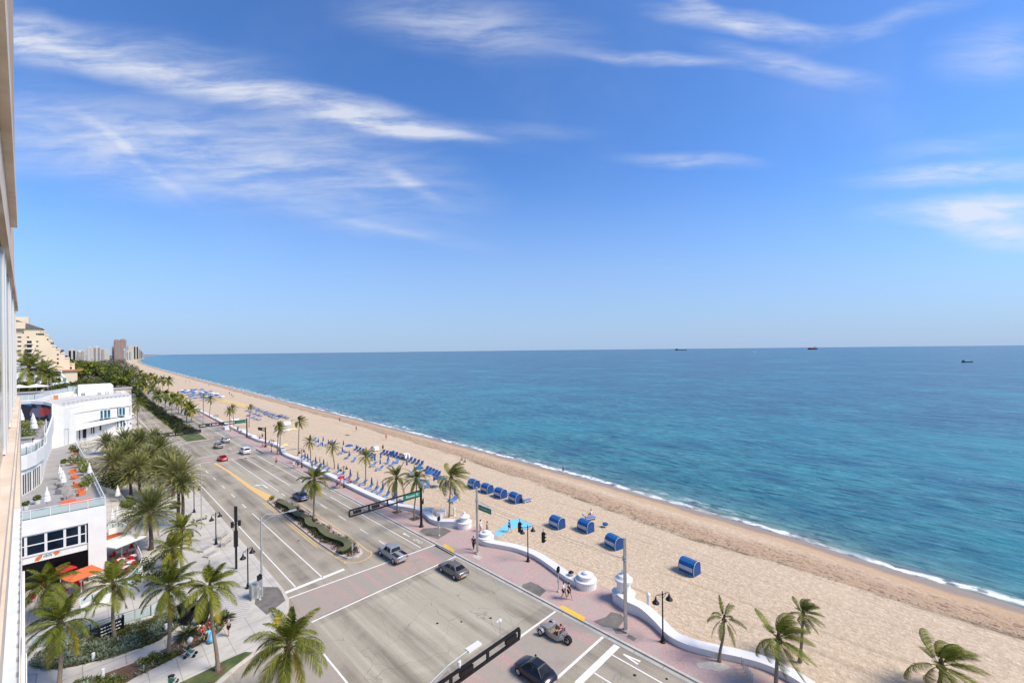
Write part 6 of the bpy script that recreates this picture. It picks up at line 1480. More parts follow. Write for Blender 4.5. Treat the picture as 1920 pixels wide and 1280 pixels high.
for i, (u, v, r, lab) in enumerate([(136, 848, .55, 'leafy plant in a terracotta pot by the tall white wall'), (143, 852, .4, 'dark small plant beside the terracotta pot'), (137, 872, .75, 'big-leaved green plant at the middle of the roof terrace'), (120, 873, .4, 'small bush in front of the big-leaved terrace plant'), (151, 876, .75, 'bushy terrace plant by the east glass'), (158, 884, .8, 'dense terrace plant nearest the closed parasol'), (160, 890, .6, 'lower plant right of the dense terrace plant'), (166, 912, .75, 'yellow-green planter shrub on the terrace'), (160, 918, .6, 'light green planter shrub beside the white sofa'), (70, 944, .35, 'dark bush next to the railing at the left'), (48, 955, .3, 'nearly black potted bush at the railing corner')]):
    x, y, z = ont(u, v); o = empty('potted_plant', (x, y, z), 0, lab, 'potted plant', 'terrace plants'); b = MB(); b.lathe((0, 0), [(.2, 0), (.3, .4), (.33, .42), (.3, .44)], 10); b.build('pot', 'terracotta' if i < 3 else 'white_trim', o); b = MB(); leafball(b, (0, 0, .45+r*.7), r, 150, .15, .2, 1, .9); b.build('foliage', 'bright_leaf' if i not in (1, 9, 10) else 'broad_leaf', o)

# ================================================================ VEHICLES
def car(paint, body, cabin, wr=.33, wx=(-1.35, 1.35), hw=.9, lights=(.62, .78), bed=None, lab='car'):
    """body: stations (x, half width, z low, z top); cabin: (x, half width, z) rings belt->roof profile"""
    o = empty('parked_car' if lab == 'x' else 'car'); tag(o, 'x', 'car')
    b = MB(); rings = []
    for x, w, zl, zt in body:
        m_ = zl+(zt-zl)*.55
        rings.append([(x, -w*.86, zl), (x, -w, zl+.08), (x, -w*1.01, m_), (x, -w*.95, zt-.05), (x, -w*.84, zt), (x, 0, zt+.035), (x, w*.84, zt), (x, w*.95, zt-.05), (x, w*1.01, m_), (x, w, zl+.08), (x, w*.86, zl)])
    b.loft(rings); bo = b.build('body', paint, o, smooth=False)
    for p in bo.data.polygons: p.use_smooth = True
    xb0, xb1, xr0, xr1, zb, zr, wb, wr_ = cabin
    b = MB(); rg = []; n = 6
    for i in range(n+1):
        t = i/n; z = lerp(zb, zr, t); k = t**.85
        e = .0
        rg.append([(lerp(xb0, xr0, k), -lerp(wb, wr_, k), z), (lerp(xb1, xr1, k), -lerp(wb, wr_, k), z), (lerp(xb1, xr1, k), lerp(wb, wr_, k), z), (lerp(xb0, xr0, k), lerp(wb, wr_, k), z)])
    b.loft(rg[:-1]+[rg[-1]], caps=True)
    b.v += [(xr0+.12, -wr_+.12, zr+.05), (xr1-.12, -wr_+.12, zr+.05), (xr1-.12, wr_-.12, zr+.05), (xr0+.12, wr_-.12, zr+.05)]; q = len(b.v)-4; r0 = q-4
    for i in range(4): b.face((r0+i, r0+(i+1) % 4, q+(i+1) % 4, q+i))
    b.face((q, q+1, q+2, q+3)); b.build('cabin', paint, o)
    def quad(name, P4, off, m='glass_dark'):
        c = sum((Vector(p) for p in P4), Vector())/4; nrm = (Vector(P4[1])-Vector(P4[0])).cross(Vector(P4[3])-Vector(P4[0])).normalized()
        if nrm.dot(c-Vector(((xb0+xb1)/2, 0, (zb+zr)/2))) < 0: nrm = -nrm
        g = MB(); g.poly([tuple(c+(Vector(p)-c)*.88+nrm*off) for p in P4]); g.poly([tuple(c+(Vector(p)-c)*.88+nrm*(off-.012)) for p in P4[::-1]]); g.build(name, m, o)
    def at(x0, x1, s, t): return None
    k0, k1 = .10**.85, .92**.85
    def pt(f, s, t): k = t**.85; xa, xb = lerp(xb0, xr0, k), lerp(xb1, xr1, k); return (lerp(xa, xb, f), s*lerp(wb, wr_, k), lerp(zb, zr, t))
    quad('windscreen', [pt(1, -1, .06), pt(1, 1, .06), pt(1, .92, .95), pt(1, -.92, .95)], .03); quad('rear_window', [pt(0, 1, .1), pt(0, -1, .1), pt(0, -.92, .92), pt(0, .92, .92)], .03)
    for s in (-1, 1):
        quad('side_window', [pt(.04, s, .08), pt(.48, s, .08), pt(.48, s, .9), pt(.06, s, .9)], .02); quad('side_window', [pt(.52, s, .08), pt(.97, s, .08), pt(.94, s, .9), pt(.52, s, .9)], .02)
        for x in wx:
            w = MB(); w.tube([(x, s*(hw-.17), wr), (x, s*(hw+.02), wr)], wr, 18); wo = w.build('wheel', 'tyre', o); r = MB(); r.tube([(x, s*(hw+.015), wr), (x, s*(hw+.03), wr)], wr*.62, 12); r.build('rim', 'rim', wo)
        xe, we, zl, zt = body[-1]; g = MB(); g.box((xe-.05, s*we*.72, lerp(zl, zt, .7)), (.12, we*.42, .12)); g.build('headlight', 'clear_lens', o)
        xe, we, zl, zt = body[0]; g = MB(); g.box((xe+.03, s*we*.76, lerp(zl, zt, .72)), (.12, we*.36, .14)); g.build('taillight', 'red_lens', o)
        g = MB(); g.box((xb1-.15, s*(hw+.08), zb+.08), (.14, .14, .1)); g.build('wing_mirror', paint, o)
    xe, we, zl, zt = body[0]; g = MB(); g.box((xe-.02, 0, zl+.12), (.08, we*1.5, .14)); g.box((xe-.03, 0, lerp(zl, zt, .55)), (.03, .42, .11)); g.build('rear_bumper', 'silver_metal', o)
    if bed:
        x0, x1, zf = bed; g = MB(); g.bx(x0, x1, -hw+.12, hw-.12, zf, zf+.012); g.build('load_bed', 'black_metal', o)
    return o
SED = [(-2.3, .74, .42, .82), (-2.22, .84, .3, .98), (-1.7, .89, .22, 1.02), (-.8, .91, .2, 1.0), (.6, .91, .2, .97), (1.3, .89, .22, .92), (1.95, .86, .24, .8), (2.22, .78, .3, .68), (2.32, .66, .4, .58)]
SUV = [(-2.2, .78, .45, 1.02), (-2.15, .86, .32, 1.12), (-1.5, .9, .26, 1.12), (0, .92, .25, 1.1), (1.1, .91, .26, 1.06), (1.75, .88, .28, .98), (2.1, .82, .34, .82), (2.2, .72, .42, .7)]
VAN = [(-2.45, .80, .4, 1.12), (-2.4, .9, .3, 1.2), (-1, .95, .26, 1.2), (.8, .95, .26, 1.15), (1.7, .92, .28, 1.0), (2.25, .86, .32, .84), (2.4, .74, .42, .7)]
BTL = [(-2.0, .55, .42, .6), (-1.9, .78, .3, .82), (-1.4, .88, .24, 1.0), (-.5, .92, .22, 1.0), (.6, .92, .22, .98), (1.2, .9, .24, .92), (1.7, .82, .28, .78), (1.95, .68, .36, .62), (2.02, .5, .42, .52)]
TRK = [(-2.75, .86, .5, 1.05), (-2.7, .92, .42, 1.12), (-1.0, .94, .38, 1.12), (-.9, .94, .36, 1.12), (1.0, .94, .36, 1.12), (1.6, .93, .36, 1.08), (2.4, .9, .4, 1.02), (2.65, .82, .48, .9)]
CARS = dict(sedan=lambda p: car(p, SED, (-1.75, 1.05, -1.05, .25, .98, 1.42, .82, .60)), suv=lambda p: car(p, SUV, (-2.1, 1.0, -1.85, .45, 1.1, 1.68, .84, .68), .36), van=lambda p: car(p, VAN, (-2.4, 1.35, -2.2, .55, 1.18, 1.85, .90, .74), .35, (-1.5, 1.5), .93),
            round=lambda p: car(p, BTL, (-1.45, .95, -.75, .25, .96, 1.46, .80, .52), .34, (-1.22, 1.22)), truck=lambda p: car(p, TRK, (-1.0, 1.15, -.8, .5, 1.1, 1.75, .86, .72), .40, (-1.75, 1.7), .93, bed=(-2.6, -1.05, 1.13)))
def put_car(kind, paint, x, y, lab, rz=R(90), s=.87, grp='vehicles on the avenue', cat='car', name=None):
    o = place((kind, paint), lambda: CARS[kind](paint), (x, y, .012), rz, lab, grp, s); o['category'] = cat
    if name: o.name = name
x, y = G(740, 1050, 0); put_car('truck', 'paint_silver', 26.45, 46.6, 'silver pickup truck with a dark load bed entering the pink crossing', cat='pickup truck', name='pickup_truck')
put_car('sedan', 'paint_grey', 29.25, 38.3, 'grey-brown sedan just past the pink crossing beside the promenade kerb')
put_car('round', 'paint_black', 24.2, 21.6, 'glossy black rounded car cut off by the bottom edge')
put_car('sedan', 'paint_blue', 26.3, 76.8, 'dark blue sedan half hidden behind the palm of the reservation')
put_car('round', 'paint_red', 23.3, 118.0, 'bright red rounded car waiting in the turn lane')
put_car('van', 'paint_white', 28.8, 122.0, 'white van in the northbound lane at the second junction', cat='van', name='van')
put_car('suv', 'paint_grey', 25.6, 134.5, 'dark grey car in the middle of the second junction'); put_car('suv', 'paint_silver', 28.6, 141.5, 'silver car beyond the dark grey one at the second junction')
for i, (u, v, p) in enumerate([(237, 733, 'paint_black'), (243, 729, 'paint_black'), (247, 733, 'paint_black'), (252, 737, 'paint_grey'), (257, 739, 'paint_black'), (250, 743, 'paint_silver'), (228, 745, 'paint_white'), (237, 752, 'paint_silver')]):
    x, y = G(u, v, 0); put_car('suv' if i % 2 else 'sedan', p, x, y, 'tiny %s car in the far avenue queue, %s from the back left' % (p[6:], ordn(i)), grp='distant cars on the avenue', s=.95)
# open three-wheeled roadster
def roadster():
    o = empty('open_roadster'); tag(o, 'x', 'roadster')
    b = MB(); b.loft([[(x, -w, z0), (x, w, z0), (x, w*1.02, (z0+z1)/2), (x, w*.8, z1), (x, 0, z1+.04), (x, -w*.8, z1), (x, -w*1.02, (z0+z1)/2)] for x, w, z0, z1 in ((-1.0, .28, .4, .86), (-.7, .52, .3, .80), (-.5, .62, .2, .60))]); b.build('tail', 'paint_silver', o)
    b = MB(); b.loft([[(x, -w, .2), (x, w, .2), (x, w, z1), (x, w*.88, z1+.03), (x, w*.86, .34), (x, -w*.86, .34), (x, -w*.88, z1+.03), (x, -w, z1)] for x, w, z1 in ((-.5, .62, .62), (.1, .66, .62), (.55, .64, .70))]); b.build('cockpit_tub', 'paint_beige', o)
    b = MB(); b.loft([[(x, -w, z0), (x, w, z0), (x, w*1.02, (z0+z1)/2), (x, w*.8, z1), (x, 0, z1+.06), (x, -w*.8, z1), (x, -w*1.02, (z0+z1)/2)] for x, w, z0, z1 in ((.55, .64, .2, .74), (1.0, .56, .2, .72), (1.5, .42, .24, .58), (1.85, .24, .3, .44))]); b.build('bonnet', 'paint_beige', o)
    b = MB(); b.v += [(.5, -.5, .74), (.5, .5, .74), (.32, .42, 1.02), (.32, -.42, 1.02), (.53, -.5, .74), (.53, .5, .74), (.35, .42, 1.02), (.35, -.42, 1.02)]; [b.face(f) for f in ((0, 1, 2, 3), (7, 6, 5, 4), (0, 4, 5, 1), (2, 6, 7, 3), (0, 3, 7, 4), (1, 5, 6, 2))]; b.build('windscreen', 'rail_glass', o)
    for s in (-.3, .3): b = MB(); b.bx(-.42, .1, s-.22, s+.22, .34, .46); b.bx(-.50, -.38, s-.22, s+.22, .46, .98); b.build('seat', 'cloth_brown', o)
    for s in (-.3, .3): b = MB(); b.tube([(-.58, s-.2, .7), (-.6, s-.18, 1.1), (-.6, s+.18, 1.1), (-.58, s+.2, .7)], .035, 6); b.build('roll_hoop', 'silver_metal', o)
    for (x, y_, r, w_) in ((-1.25, 0, .36, .16), (1.25, -.82, .32, .11), (1.25, .82, .32, .11)):
        b = MB(); b.tube([(x, y_-w_, r), (x, y_+w_, r)], r, 20); w = b.build('wheel', 'tyre', o); b = MB(); b.tube([(x, y_-w_-.01, r), (x, y_+w_+.01, r)], r*.62, 14); b.build('rim', 'rim', w)
        if y_:
            b = MB(); rg = [[(x+(r+.05)*cos(a), y_+q, r+(r+.05)*sin(a)) for q in (-.13, .13)] for a in [PI*k/8 for k in range(1, 8)]]
            for r0, r1 in zip(rg, rg[1:]): b.poly([r0[0], r0[1], r1[1], r1[0]])
            b.build('mudguard', 'paint_silver', o); b = MB(); b.tube([(x, y_*.5, .4), (x, y_*.95, .34)], .035, 6); b.build('suspension_arm', 'black_metal', o)
    b = MB(); b.box((-.95, .2, .42), (.7, .07, .12)); b.box((-.95, -.2, .42), (.7, .07, .12)); b.build('swing_arm', 'black_metal', o)
    for s in (-.25, .25): b = MB(); b.box((-1.0, s*.8, .72), (.06, .14, .08)); b.build('taillight', 'red_lens', o)
    return o
MX, MY = 28.9, 23.2
place('trike', roadster, (MX, MY, .012), R(90), 'low open silver and tan roadster with a single rear wheel on the near pink crossing', None, .95)

# ================================================================ PEOPLE
def skin_mesh(name, joints, edges, radii, m, sub=1, root=0):
    """one continuous surface grown round connected joints"""
    me = bpy.data.meshes.new(name); bm = bmesh.new(); ly = bm.verts.layers.skin.verify(); vs = [bm.verts.new(j) for j in joints]
    for a, b_ in edges: bm.edges.new((vs[a], vs[b_]))
    for i, v in enumerate(vs):
        r = radii[i]; v[ly].radius = (r, r) if isinstance(r, (int, float)) else r; v[ly].use_root = (i == root)
    bm.to_mesh(me); bm.free(); o = bpy.data.objects.new(name, me); COL.objects.link(o)
    o.modifiers.new('s', 'SKIN').use_smooth_shade = True
    if sub: x = o.modifiers.new('u', 'SUBSURF'); x.levels = sub; x.render_levels = sub
    bpy.context.view_layer.update()
    dg = bpy.context.evaluated_depsgraph_get(); out = bpy.data.meshes.new_from_object(o.evaluated_get(dg)); bpy.data.objects.remove(o)
    out.name = name; out.materials.clear(); out.materials.append(MATS[m]); return out
def pose_joints(pose):
    """returns dict of named joints for a 1.7 m person facing +Y"""
    J = dict(pel=(0, 0, .93), spi=(0, .01, 1.12), che=(0, .01, 1.32), nek=(0, .02, 1.46), hed=(0, .03, 1.57), top=(0, .03, 1.67))
    for s, n in ((-1, 'l'), (1, 'r')):
        J['sh'+n] = (s*.18, .01, 1.38); J['el'+n] = (s*.24, -.01, 1.11); J['wr'+n] = (s*.25, .06, .88); J['ha'+n] = (s*.25, .09, .79)
        J['hi'+n] = (s*.09, 0, .90); J['kn'+n] = (s*.10, .02, .49); J['an'+n] = (s*.10, -.02, .07); J['to'+n] = (s*.11, .13, .035)
    def st(**k): J.update({a: b_ for a, b_ in k.items()})
    if pose == 'walk': st(knl=(-.1, .17, .51), anl=(-.1, .26, .10), tol=(-.1, .40, .07), knr=(.1, -.02, .49), anr=(.1, -.27, .13), tor=(.1, -.17, .035), ell=(-.25, -.12, 1.13), wrl=(-.24, -.14, .90), hal=(-.24, -.12, .82), elr=(.25, .08, 1.13), wrr=(.24, .27, .96), har=(.24, .34, .92))
    if pose == 'phone': st(elr=(.22, .1, 1.15), wrr=(.1, .32, 1.25), har=(.06, .36, 1.32), ell=(-.22, .08, 1.15), wrl=(-.1, .3, 1.22), hal=(-.06, .35, 1.27))
    if pose == 'bend': st(pel=(0, -.1, .90), spi=(0, .05, 1.06), che=(0, .24, 1.14), nek=(0, .38, 1.16), hed=(0, .49, 1.14), top=(0, .58, 1.10), shl=(-.17, .28, 1.14), shr=(.17, .28, 1.14), ell=(-.2, .38, .88), elr=(.2, .38, .88), wrl=(-.17, .45, .64), wrr=(.17, .45, .64), hal=(-.16, .48, .55), har=(.16, .48, .55), hil=(-.09, -.1, .88), hir=(.09, -.1, .88), knl=(-.11, .0, .48), knr=(.11, .0, .48))
    if pose in ('sit', 'ride'):
        for k in ('pel', 'spi', 'che', 'nek', 'hed', 'top', 'shl', 'shr', 'ell', 'elr', 'wrl', 'wrr', 'hal', 'har'): x, y, z = J[k]; J[k] = (x, y-.05, z-.43)
        st(hil=(-.09, -.02, .48), hir=(.09, -.02, .48), knl=(-.14, .40, .52), knr=(.14, .40, .52), anl=(-.13, .42, .09), anr=(.13, .42, .09), tol=(-.14, .56, .04), tor=(.14, .56, .04), wrl=(-.18, .18, .56), wrr=(.18, .18, .56), hal=(-.15, .27, .55), har=(.15, .27, .55), ell=(-.24, -.02, .70), elr=(.24, -.02, .70))
    if pose == 'ride':
        dz = .33
        for k in list(J): x, y, z = J[k]; J[k] = (x, y, z+dz)
        st(knl=(-.25, .33, .86), knr=(.25, .33, .86), anl=(-.27, .05, .42), anr=(.27, .05, .42), tol=(-.28, .2, .38), tor=(.28, .2, .38), wrl=(-.33, .5, 1.08), wrr=(.33, .5, 1.08), hal=(-.36, .58, 1.05), har=(.36, .58, 1.05), ell=(-.33, .24, 1.03), elr=(.33, .24, 1.03), hil=(-.12, -.02, .82), hir=(.12, -.02, .82))
    if pose == 'lie':
        for k in list(J): x, y, z = J[k]; J[k] = (x, z-.9, .14+y*.3+(.06 if k in ('knl', 'knr') else 0)+(.04 if k == 'top' else 0))
    return J
def person_meshes(pose, top='shirt', legs='shorts', sub=1):
    J = pose_joints(pose); names = list(J); idx = {n: i for i, n in enumerate(names)}
    RD = dict(pel=(.125, .10), spi=(.12, .09), che=(.145, .10), nek=.052, hed=(.082, .095), top=.062, sh=.062, el=.042, wr=.028, ha=.034, hi=.088, kn=.058, an=.038, to=.034)
    E_ = [('pel', 'spi'), ('spi', 'che'), ('che', 'nek'), ('nek', 'hed'), ('hed', 'top')]
    for n in 'lr': E_ += [('che', 'sh'+n), ('sh'+n, 'el'+n), ('el'+n, 'wr'+n), ('wr'+n, 'ha'+n), ('pel', 'hi'+n), ('hi'+n, 'kn'+n), ('kn'+n, 'an'+n), ('an'+n, 'to'+n)]
    def rad(n): return RD.get(n, RD.get(n[:2]))
    body = skin_mesh('body', [J[n] for n in names], [(idx[a], idx[b_]) for a, b_ in E_], [rad(n) for n in names], 'skin', sub)
    out = dict(body=body)
    def part(name, chain, extra, grow=1.16, lim=None):
        ns = []; pts = []; rr = []
        for a in chain:
            if isinstance(a, tuple): p, q, t = a; pts.append(tuple(Vector(J[p]).lerp(Vector(J[q]), t))); r0, r1 = rad(p), rad(q); f = lambda r: r[0] if isinstance(r, tuple) else r; rr.append(lerp(f(r0), f(r1), t)*grow+.012)
            else: pts.append(J[a]); r = rad(a); rr.append(tuple(x*grow+.008 for x in r) if isinstance(r, tuple) else r*grow+.012)
        return skin_mesh(name, pts, extra, rr, 'skin', 1)
    if top == 'shirt': out['shirt'] = part('shirt', ['pel', 'spi', 'che', 'shl', ('shl', 'ell', .7), 'shr', ('shr', 'elr', .7)], [(0, 1), (1, 2), (2, 3), (3, 4), (2, 5), (5, 6)])
    if legs == 'shorts': out['shorts'] = part('shorts', ['pel', 'hil', ('hil', 'knl', .75), 'hir', ('hir', 'knr', .75)], [(0, 1), (1, 2), (0, 3), (3, 4)], 1.2)
    elif legs == 'trousers': out['trousers'] = part('trousers', ['pel', 'hil', 'knl', ('knl', 'anl', .92), 'hir', 'knr', ('knr', 'anr', .92)], [(0, 1), (1, 2), (2, 3), (0, 4), (4, 5), (5, 6)], 1.18)
    elif legs == 'dress':
        b = MB(); p = J['pel']; k = .55 if pose != 'bend' else .62; b.tube([(p[0], p[1]+.0, p[2]+.12), (p[0], p[1], p[2]-.1), (p[0], p[1]+.02, p[2]-.45), (p[0], p[1]+.03, p[2]-.75)], [.15, .2, .26, .31], 12); out['dress'] = b.mesh('dress', 'skin', True)
    hd, tp = Vector(J['hed']), Vector(J['top']); ax = (tp-hd).normalized(); back = Vector((0, -.02, 0)) if pose not in ('lie', 'bend') else Vector((0, 0, .01))
    b = MB(); c = hd+ax*.055+back
    for i in range(5):
        pass
    b.tube([tuple(c-ax*.05), tuple(c-ax*.02), tuple(c+ax*.03), tuple(c+ax*.075), tuple(c+ax*.10)], [.078, .098, .100, .07, .02], 10); out['hair'] = b.mesh('hair', 'hair', True)
    f = (Vector((0, 1, 0)) if pose != 'lie' else Vector((0, 0, 1))) if pose != 'bend' else Vector((0, .3, -1)).normalized()
    b = MB(); e = hd+f*.088; sd = Vector((1, 0, 0))
    for s in (-1, 1): q = e+sd*s*.033+ax*.012; b.box(tuple(q), (.018, .01, .012))
    b.box(tuple(e-ax*.045), (.045, .01, .008)); out['face'] = b.mesh('face', 'hair')
    return out
PM = {}
def person(x, y, z, rz, pose, top, legs, cols, label, group=None, s=1.0):
    k = (pose, top, legs)
    if k not in PM: PM[k] = person_meshes(*k)
    o = bpy.data.objects.new('person', PM[k]['body']); COL.objects.link(o); o.location = (x, y, z); o.rotation_euler = (0, 0, rz); o.scale = (s, s, s); tag(o, label, 'person', group)
    for part, me in PM[k].items():
        if part == 'body': continue
        c = meshobj(part, me, o)
        m = {'shirt': cols[0], 'shorts': cols[1], 'trousers': cols[1], 'dress': cols[1]}.get(part)
        if m: c.material_slots[0].link = 'OBJECT'; c.material_slots[0].material = MATS['cloth_'+m]
    return o
def pp(u, v, pose, top, legs, cols, label, rz=0, group=None, z=.12, s=1.0):
    x, y = G(u, v, z); return person(x, y, z, R(rz), pose, top, legs, cols, label, group, s)
pp(1057, 1122, 'walk', 'shirt', 'shorts', ('white', 'navy'), 'person in pale shirt and dark shorts, left one of the couple on pink paving', 190)
pp(1067, 1123, 'walk', 'shirt', 'shorts', ('black', 'black'), 'person all in black, right one of the couple on the pink paving', 185)
pp(888, 1030, 'walk', 'shirt', 'trousers', ('black', 'black'), 'person in black striding past the tall pole towards the crossing', 120)
pp(914, 1000, 'walk', 'shirt', 'dress', ('khaki', 'khaki'), 'person wrapped in a brown towel on the sand by the beach mat', 30, z=.03); pp(901, 997, 'stand', 'shirt', 'shorts', ('white', 'white'), 'person in white behind the tall grey pole on the sand', 10, z=.03)
pp(955, 997, 'walk', 'shirt', 'shorts', ('navy', 'black'), 'person walking on the sand below the hanging signal', 200, z=.03)
pp(429, 1192, 'phone', 'shirt', 'shorts', ('grey', 'black'), 'person in grey shirt and dark shorts taking a photo on the pavement', 75)
pp(395, 1205, 'bend', 'shirt', 'dress', ('cyan', 'cyan'), 'person in a bright blue wrap bending over beside the stroller', 120)
pp(381, 1192, 'stand', 'shirt', 'shorts', ('coral', 'coral'), 'small child in coral clothes beside the blue wrap', -40, s=.66, z=.14); pp(373, 1190, 'stand', 'shirt', 'shorts', ('white', 'pink'), 'small child in white next to the sago palm', -30, s=.62, z=.14)
pp(395, 1180, 'sit', 'shirt', 'trousers', ('red', 'red'), 'child in red sitting in front of the black W sculpture', -30, s=.75, z=.14)
pp(246, 998, 'stand', 'shirt', 'shorts', ('cyan', 'coral'), 'person in light blue with coral shorts beside the clipped shrub', 80)
for (u, v, pose, c, lab, rz) in [(551, 877, 'walk', ('white', 'white'), 'person in white walking behind another by the umbrella row', 160), (559, 877, 'walk', ('black', 'black'), 'person in black walking near the second lamp of the promenade', 160), (632, 916, 'stand', ('navy', 'navy'), 'person in dark clothes left of the crimson parasol', 40), (638, 915, 'stand', ('red', 'grey'), 'person standing under the crimson parasol', 40), (657, 911, 'stand', ('pink', 'black'), 'person in pink right of the lamp post by the wall', 220), (655, 909, 'stand', ('red', 'white'), 'person in red leaning at the wall by the lamp post', 220),
                               (518, 872, 'walk', ('red', 'navy'), 'person in red below the twin coconut palms', 200), (493, 838, 'sit', ('pink', 'navy'), 'person sitting at the foot of the short truss pole, left one', 200), (499, 838, 'sit', ('purple', 'black'), 'person sitting at the foot of the short truss pole, right one', 200), (487, 826, 'walk', ('grey', 'navy'), 'person walking left of the white block near the short truss pole', 10), (492, 823, 'walk', ('black', 'black'), 'person in black by the white wall near the short truss pole', 10),
                               (446, 809, 'stand', ('black', 'black'), 'person in black near the white blocks at the second junction', 0), (411, 799, 'walk', ('purple', 'navy'), 'person walking under the left half of the long truss arm', 0), (417, 801, 'walk', ('navy', 'navy'), 'person in navy under the middle of the long truss arm', 0)]:
    pp(u, v, pose, 'shirt', 'shorts', c, lab, rz, 'people on the promenade')
for i, (u, v, pose, c, lab, rz) in enumerate([(718, 845, 'stand', ('brown', 'black'), 'sunbather standing right of the smaller white canopy', 0), (668, 808, 'walk', ('coral', 'navy'), 'person walking on the sand seaward of the first umbrella group', 150), (637, 791, 'walk', ('brown', 'navy'), 'person at the water edge near the thin surf', 150), (724, 824, 'walk', ('coral', 'red'), 'person strolling along the wet sand above the canopies', 150), (866, 866, 'sit', ('black', 'grey'), 'person sitting alone on the open sand, left one', 60), (872, 869, 'sit', ('grey', 'black'), 'person sitting alone on the open sand, right one', 60), (652, 816, 'lie', ('khaki', 'brown'), 'person lying on the sand beyond the umbrella group', 40),
                               (430, 740, 'stand', ('black', 'brown'), 'far person at the surf, leftmost of a small group', 0), (434, 743, 'stand', ('red', 'black'), 'far person in red in the small surf group', 0), (437, 746, 'stand', ('navy', 'coral'), 'far person in navy in the small surf group', 0), (348, 716, 'walk', ('brown', 'brown'), 'far tiny person on the bright beach, left', 0), (356, 717, 'walk', ('coral', 'brown'), 'far tiny person on the bright beach, right', 0), (392, 724, 'walk', ('black', 'brown'), 'far person near the waterline past the blue umbrellas', 0), (620, 838, 'stand', ('navy', 'brown'), 'person among the loungers below the open blue umbrella', 0), (1108, 970, 'sit', ('white', 'pink'), 'person sitting in the shade behind the middle blue shelter', 0), (760, 862, 'sit', ('black', 'red'), 'person in black and red sitting under the larger white canopy edge', 0)]):
    pp(u, v, pose, 'shirt', 'shorts', c, lab, rz, 'people on the beach', z=.02)
x, y = G(1056, 884, -1.2); person(x, y, -1.55, 0, 'walk', 'shirt', 'shorts', ('navy', 'navy'), 'bather wading in the surf near the foam line')
x, y = G(640, 789, -1.2)
for s, c in ((-.28, 'brown'), (.28, 'red')):
    person(MX+s, MY-.18, -.02, 0, 'sit', 'shirt', 'trousers', (c, 'black'), 'person in a %s top sitting on the %s of the open roadster' % (c, 'left' if s < 0 else 'right'), None, .92)
# parasol carried by a stroller
x, y = G(638, 914, .12); o = empty('hand_parasol', (x+.15, y, .12), 0, 'crimson hand parasol held up beside the promenade lamp', 'parasol'); b = MB(); b.lathe((0, 0), [(.62, 1.75), (.5, 1.95), (.28, 2.1), (.03, 2.18)], 12); b.build('canopy', 'cloth_red', o); b = MB(); b.cyl((0, 0), .012, .95, 2.15, 5); b.build('stick', 'black_metal', o)
# push chairs
def stroller():
    o = empty('push_chair'); tag(o, 'x', 'push chair')
    b = MB(); b.loft([[(-.2, y_, z0), (.2, y_, z0), (.2, y_, z1), (-.2, y_, z1)] for y_, z0, z1 in ((-.3, .45, .5), (0, .4, .5), (.25, .5, .9))]); b.build('seat', 'cloth_green', o); b = MB(); b.tube([(-.22, .1, .92), (0, .12, 1.0), (.22, .1, .92)], .12, 8); b.build('hood', 'cloth_black', o)
    for s in (-.25, .25):
        b = MB(); b.tube([(s, -.35, .15), (s, .1, .6), (s, .5, 1.05)], .018, 5); b.tube([(s, .35, .15), (s, 0, .6)], .018, 5); b.build('frame', 'silver_metal', o)
        for y_ in (-.38, .36): b = MB(); b.tube([(s-.03, y_, .15), (s+.03, y_, .15)], .15, 12); b.build('wheel', 'tyre', o)
    return o
x, y = G(357, 1230, .12); place('stroller', stroller, (x, y, .12), R(60), 'green push chair with white bag parked by the lower planting bed', None, .85)
x, y = G(323, 1285, .12); place('stroller', stroller, (x, y, .12), R(150), 'push chair at the very bottom edge by the lawn strip', None, .85)
b = MB(); leafball(b, (0, 0, 0), .24, 40, .1); b = MB(); b.tube([(0, 0, 0), (0, 0, .2), (0, 0, .38)], [.14, .22, .08], 8); x, y = G(357, 1230, .12); tag(b.build('bag', 'white_fabric', loc=(x+.05, y+.4, 1.12)), 'white bag hanging on the handle of the green push chair', 'bag')

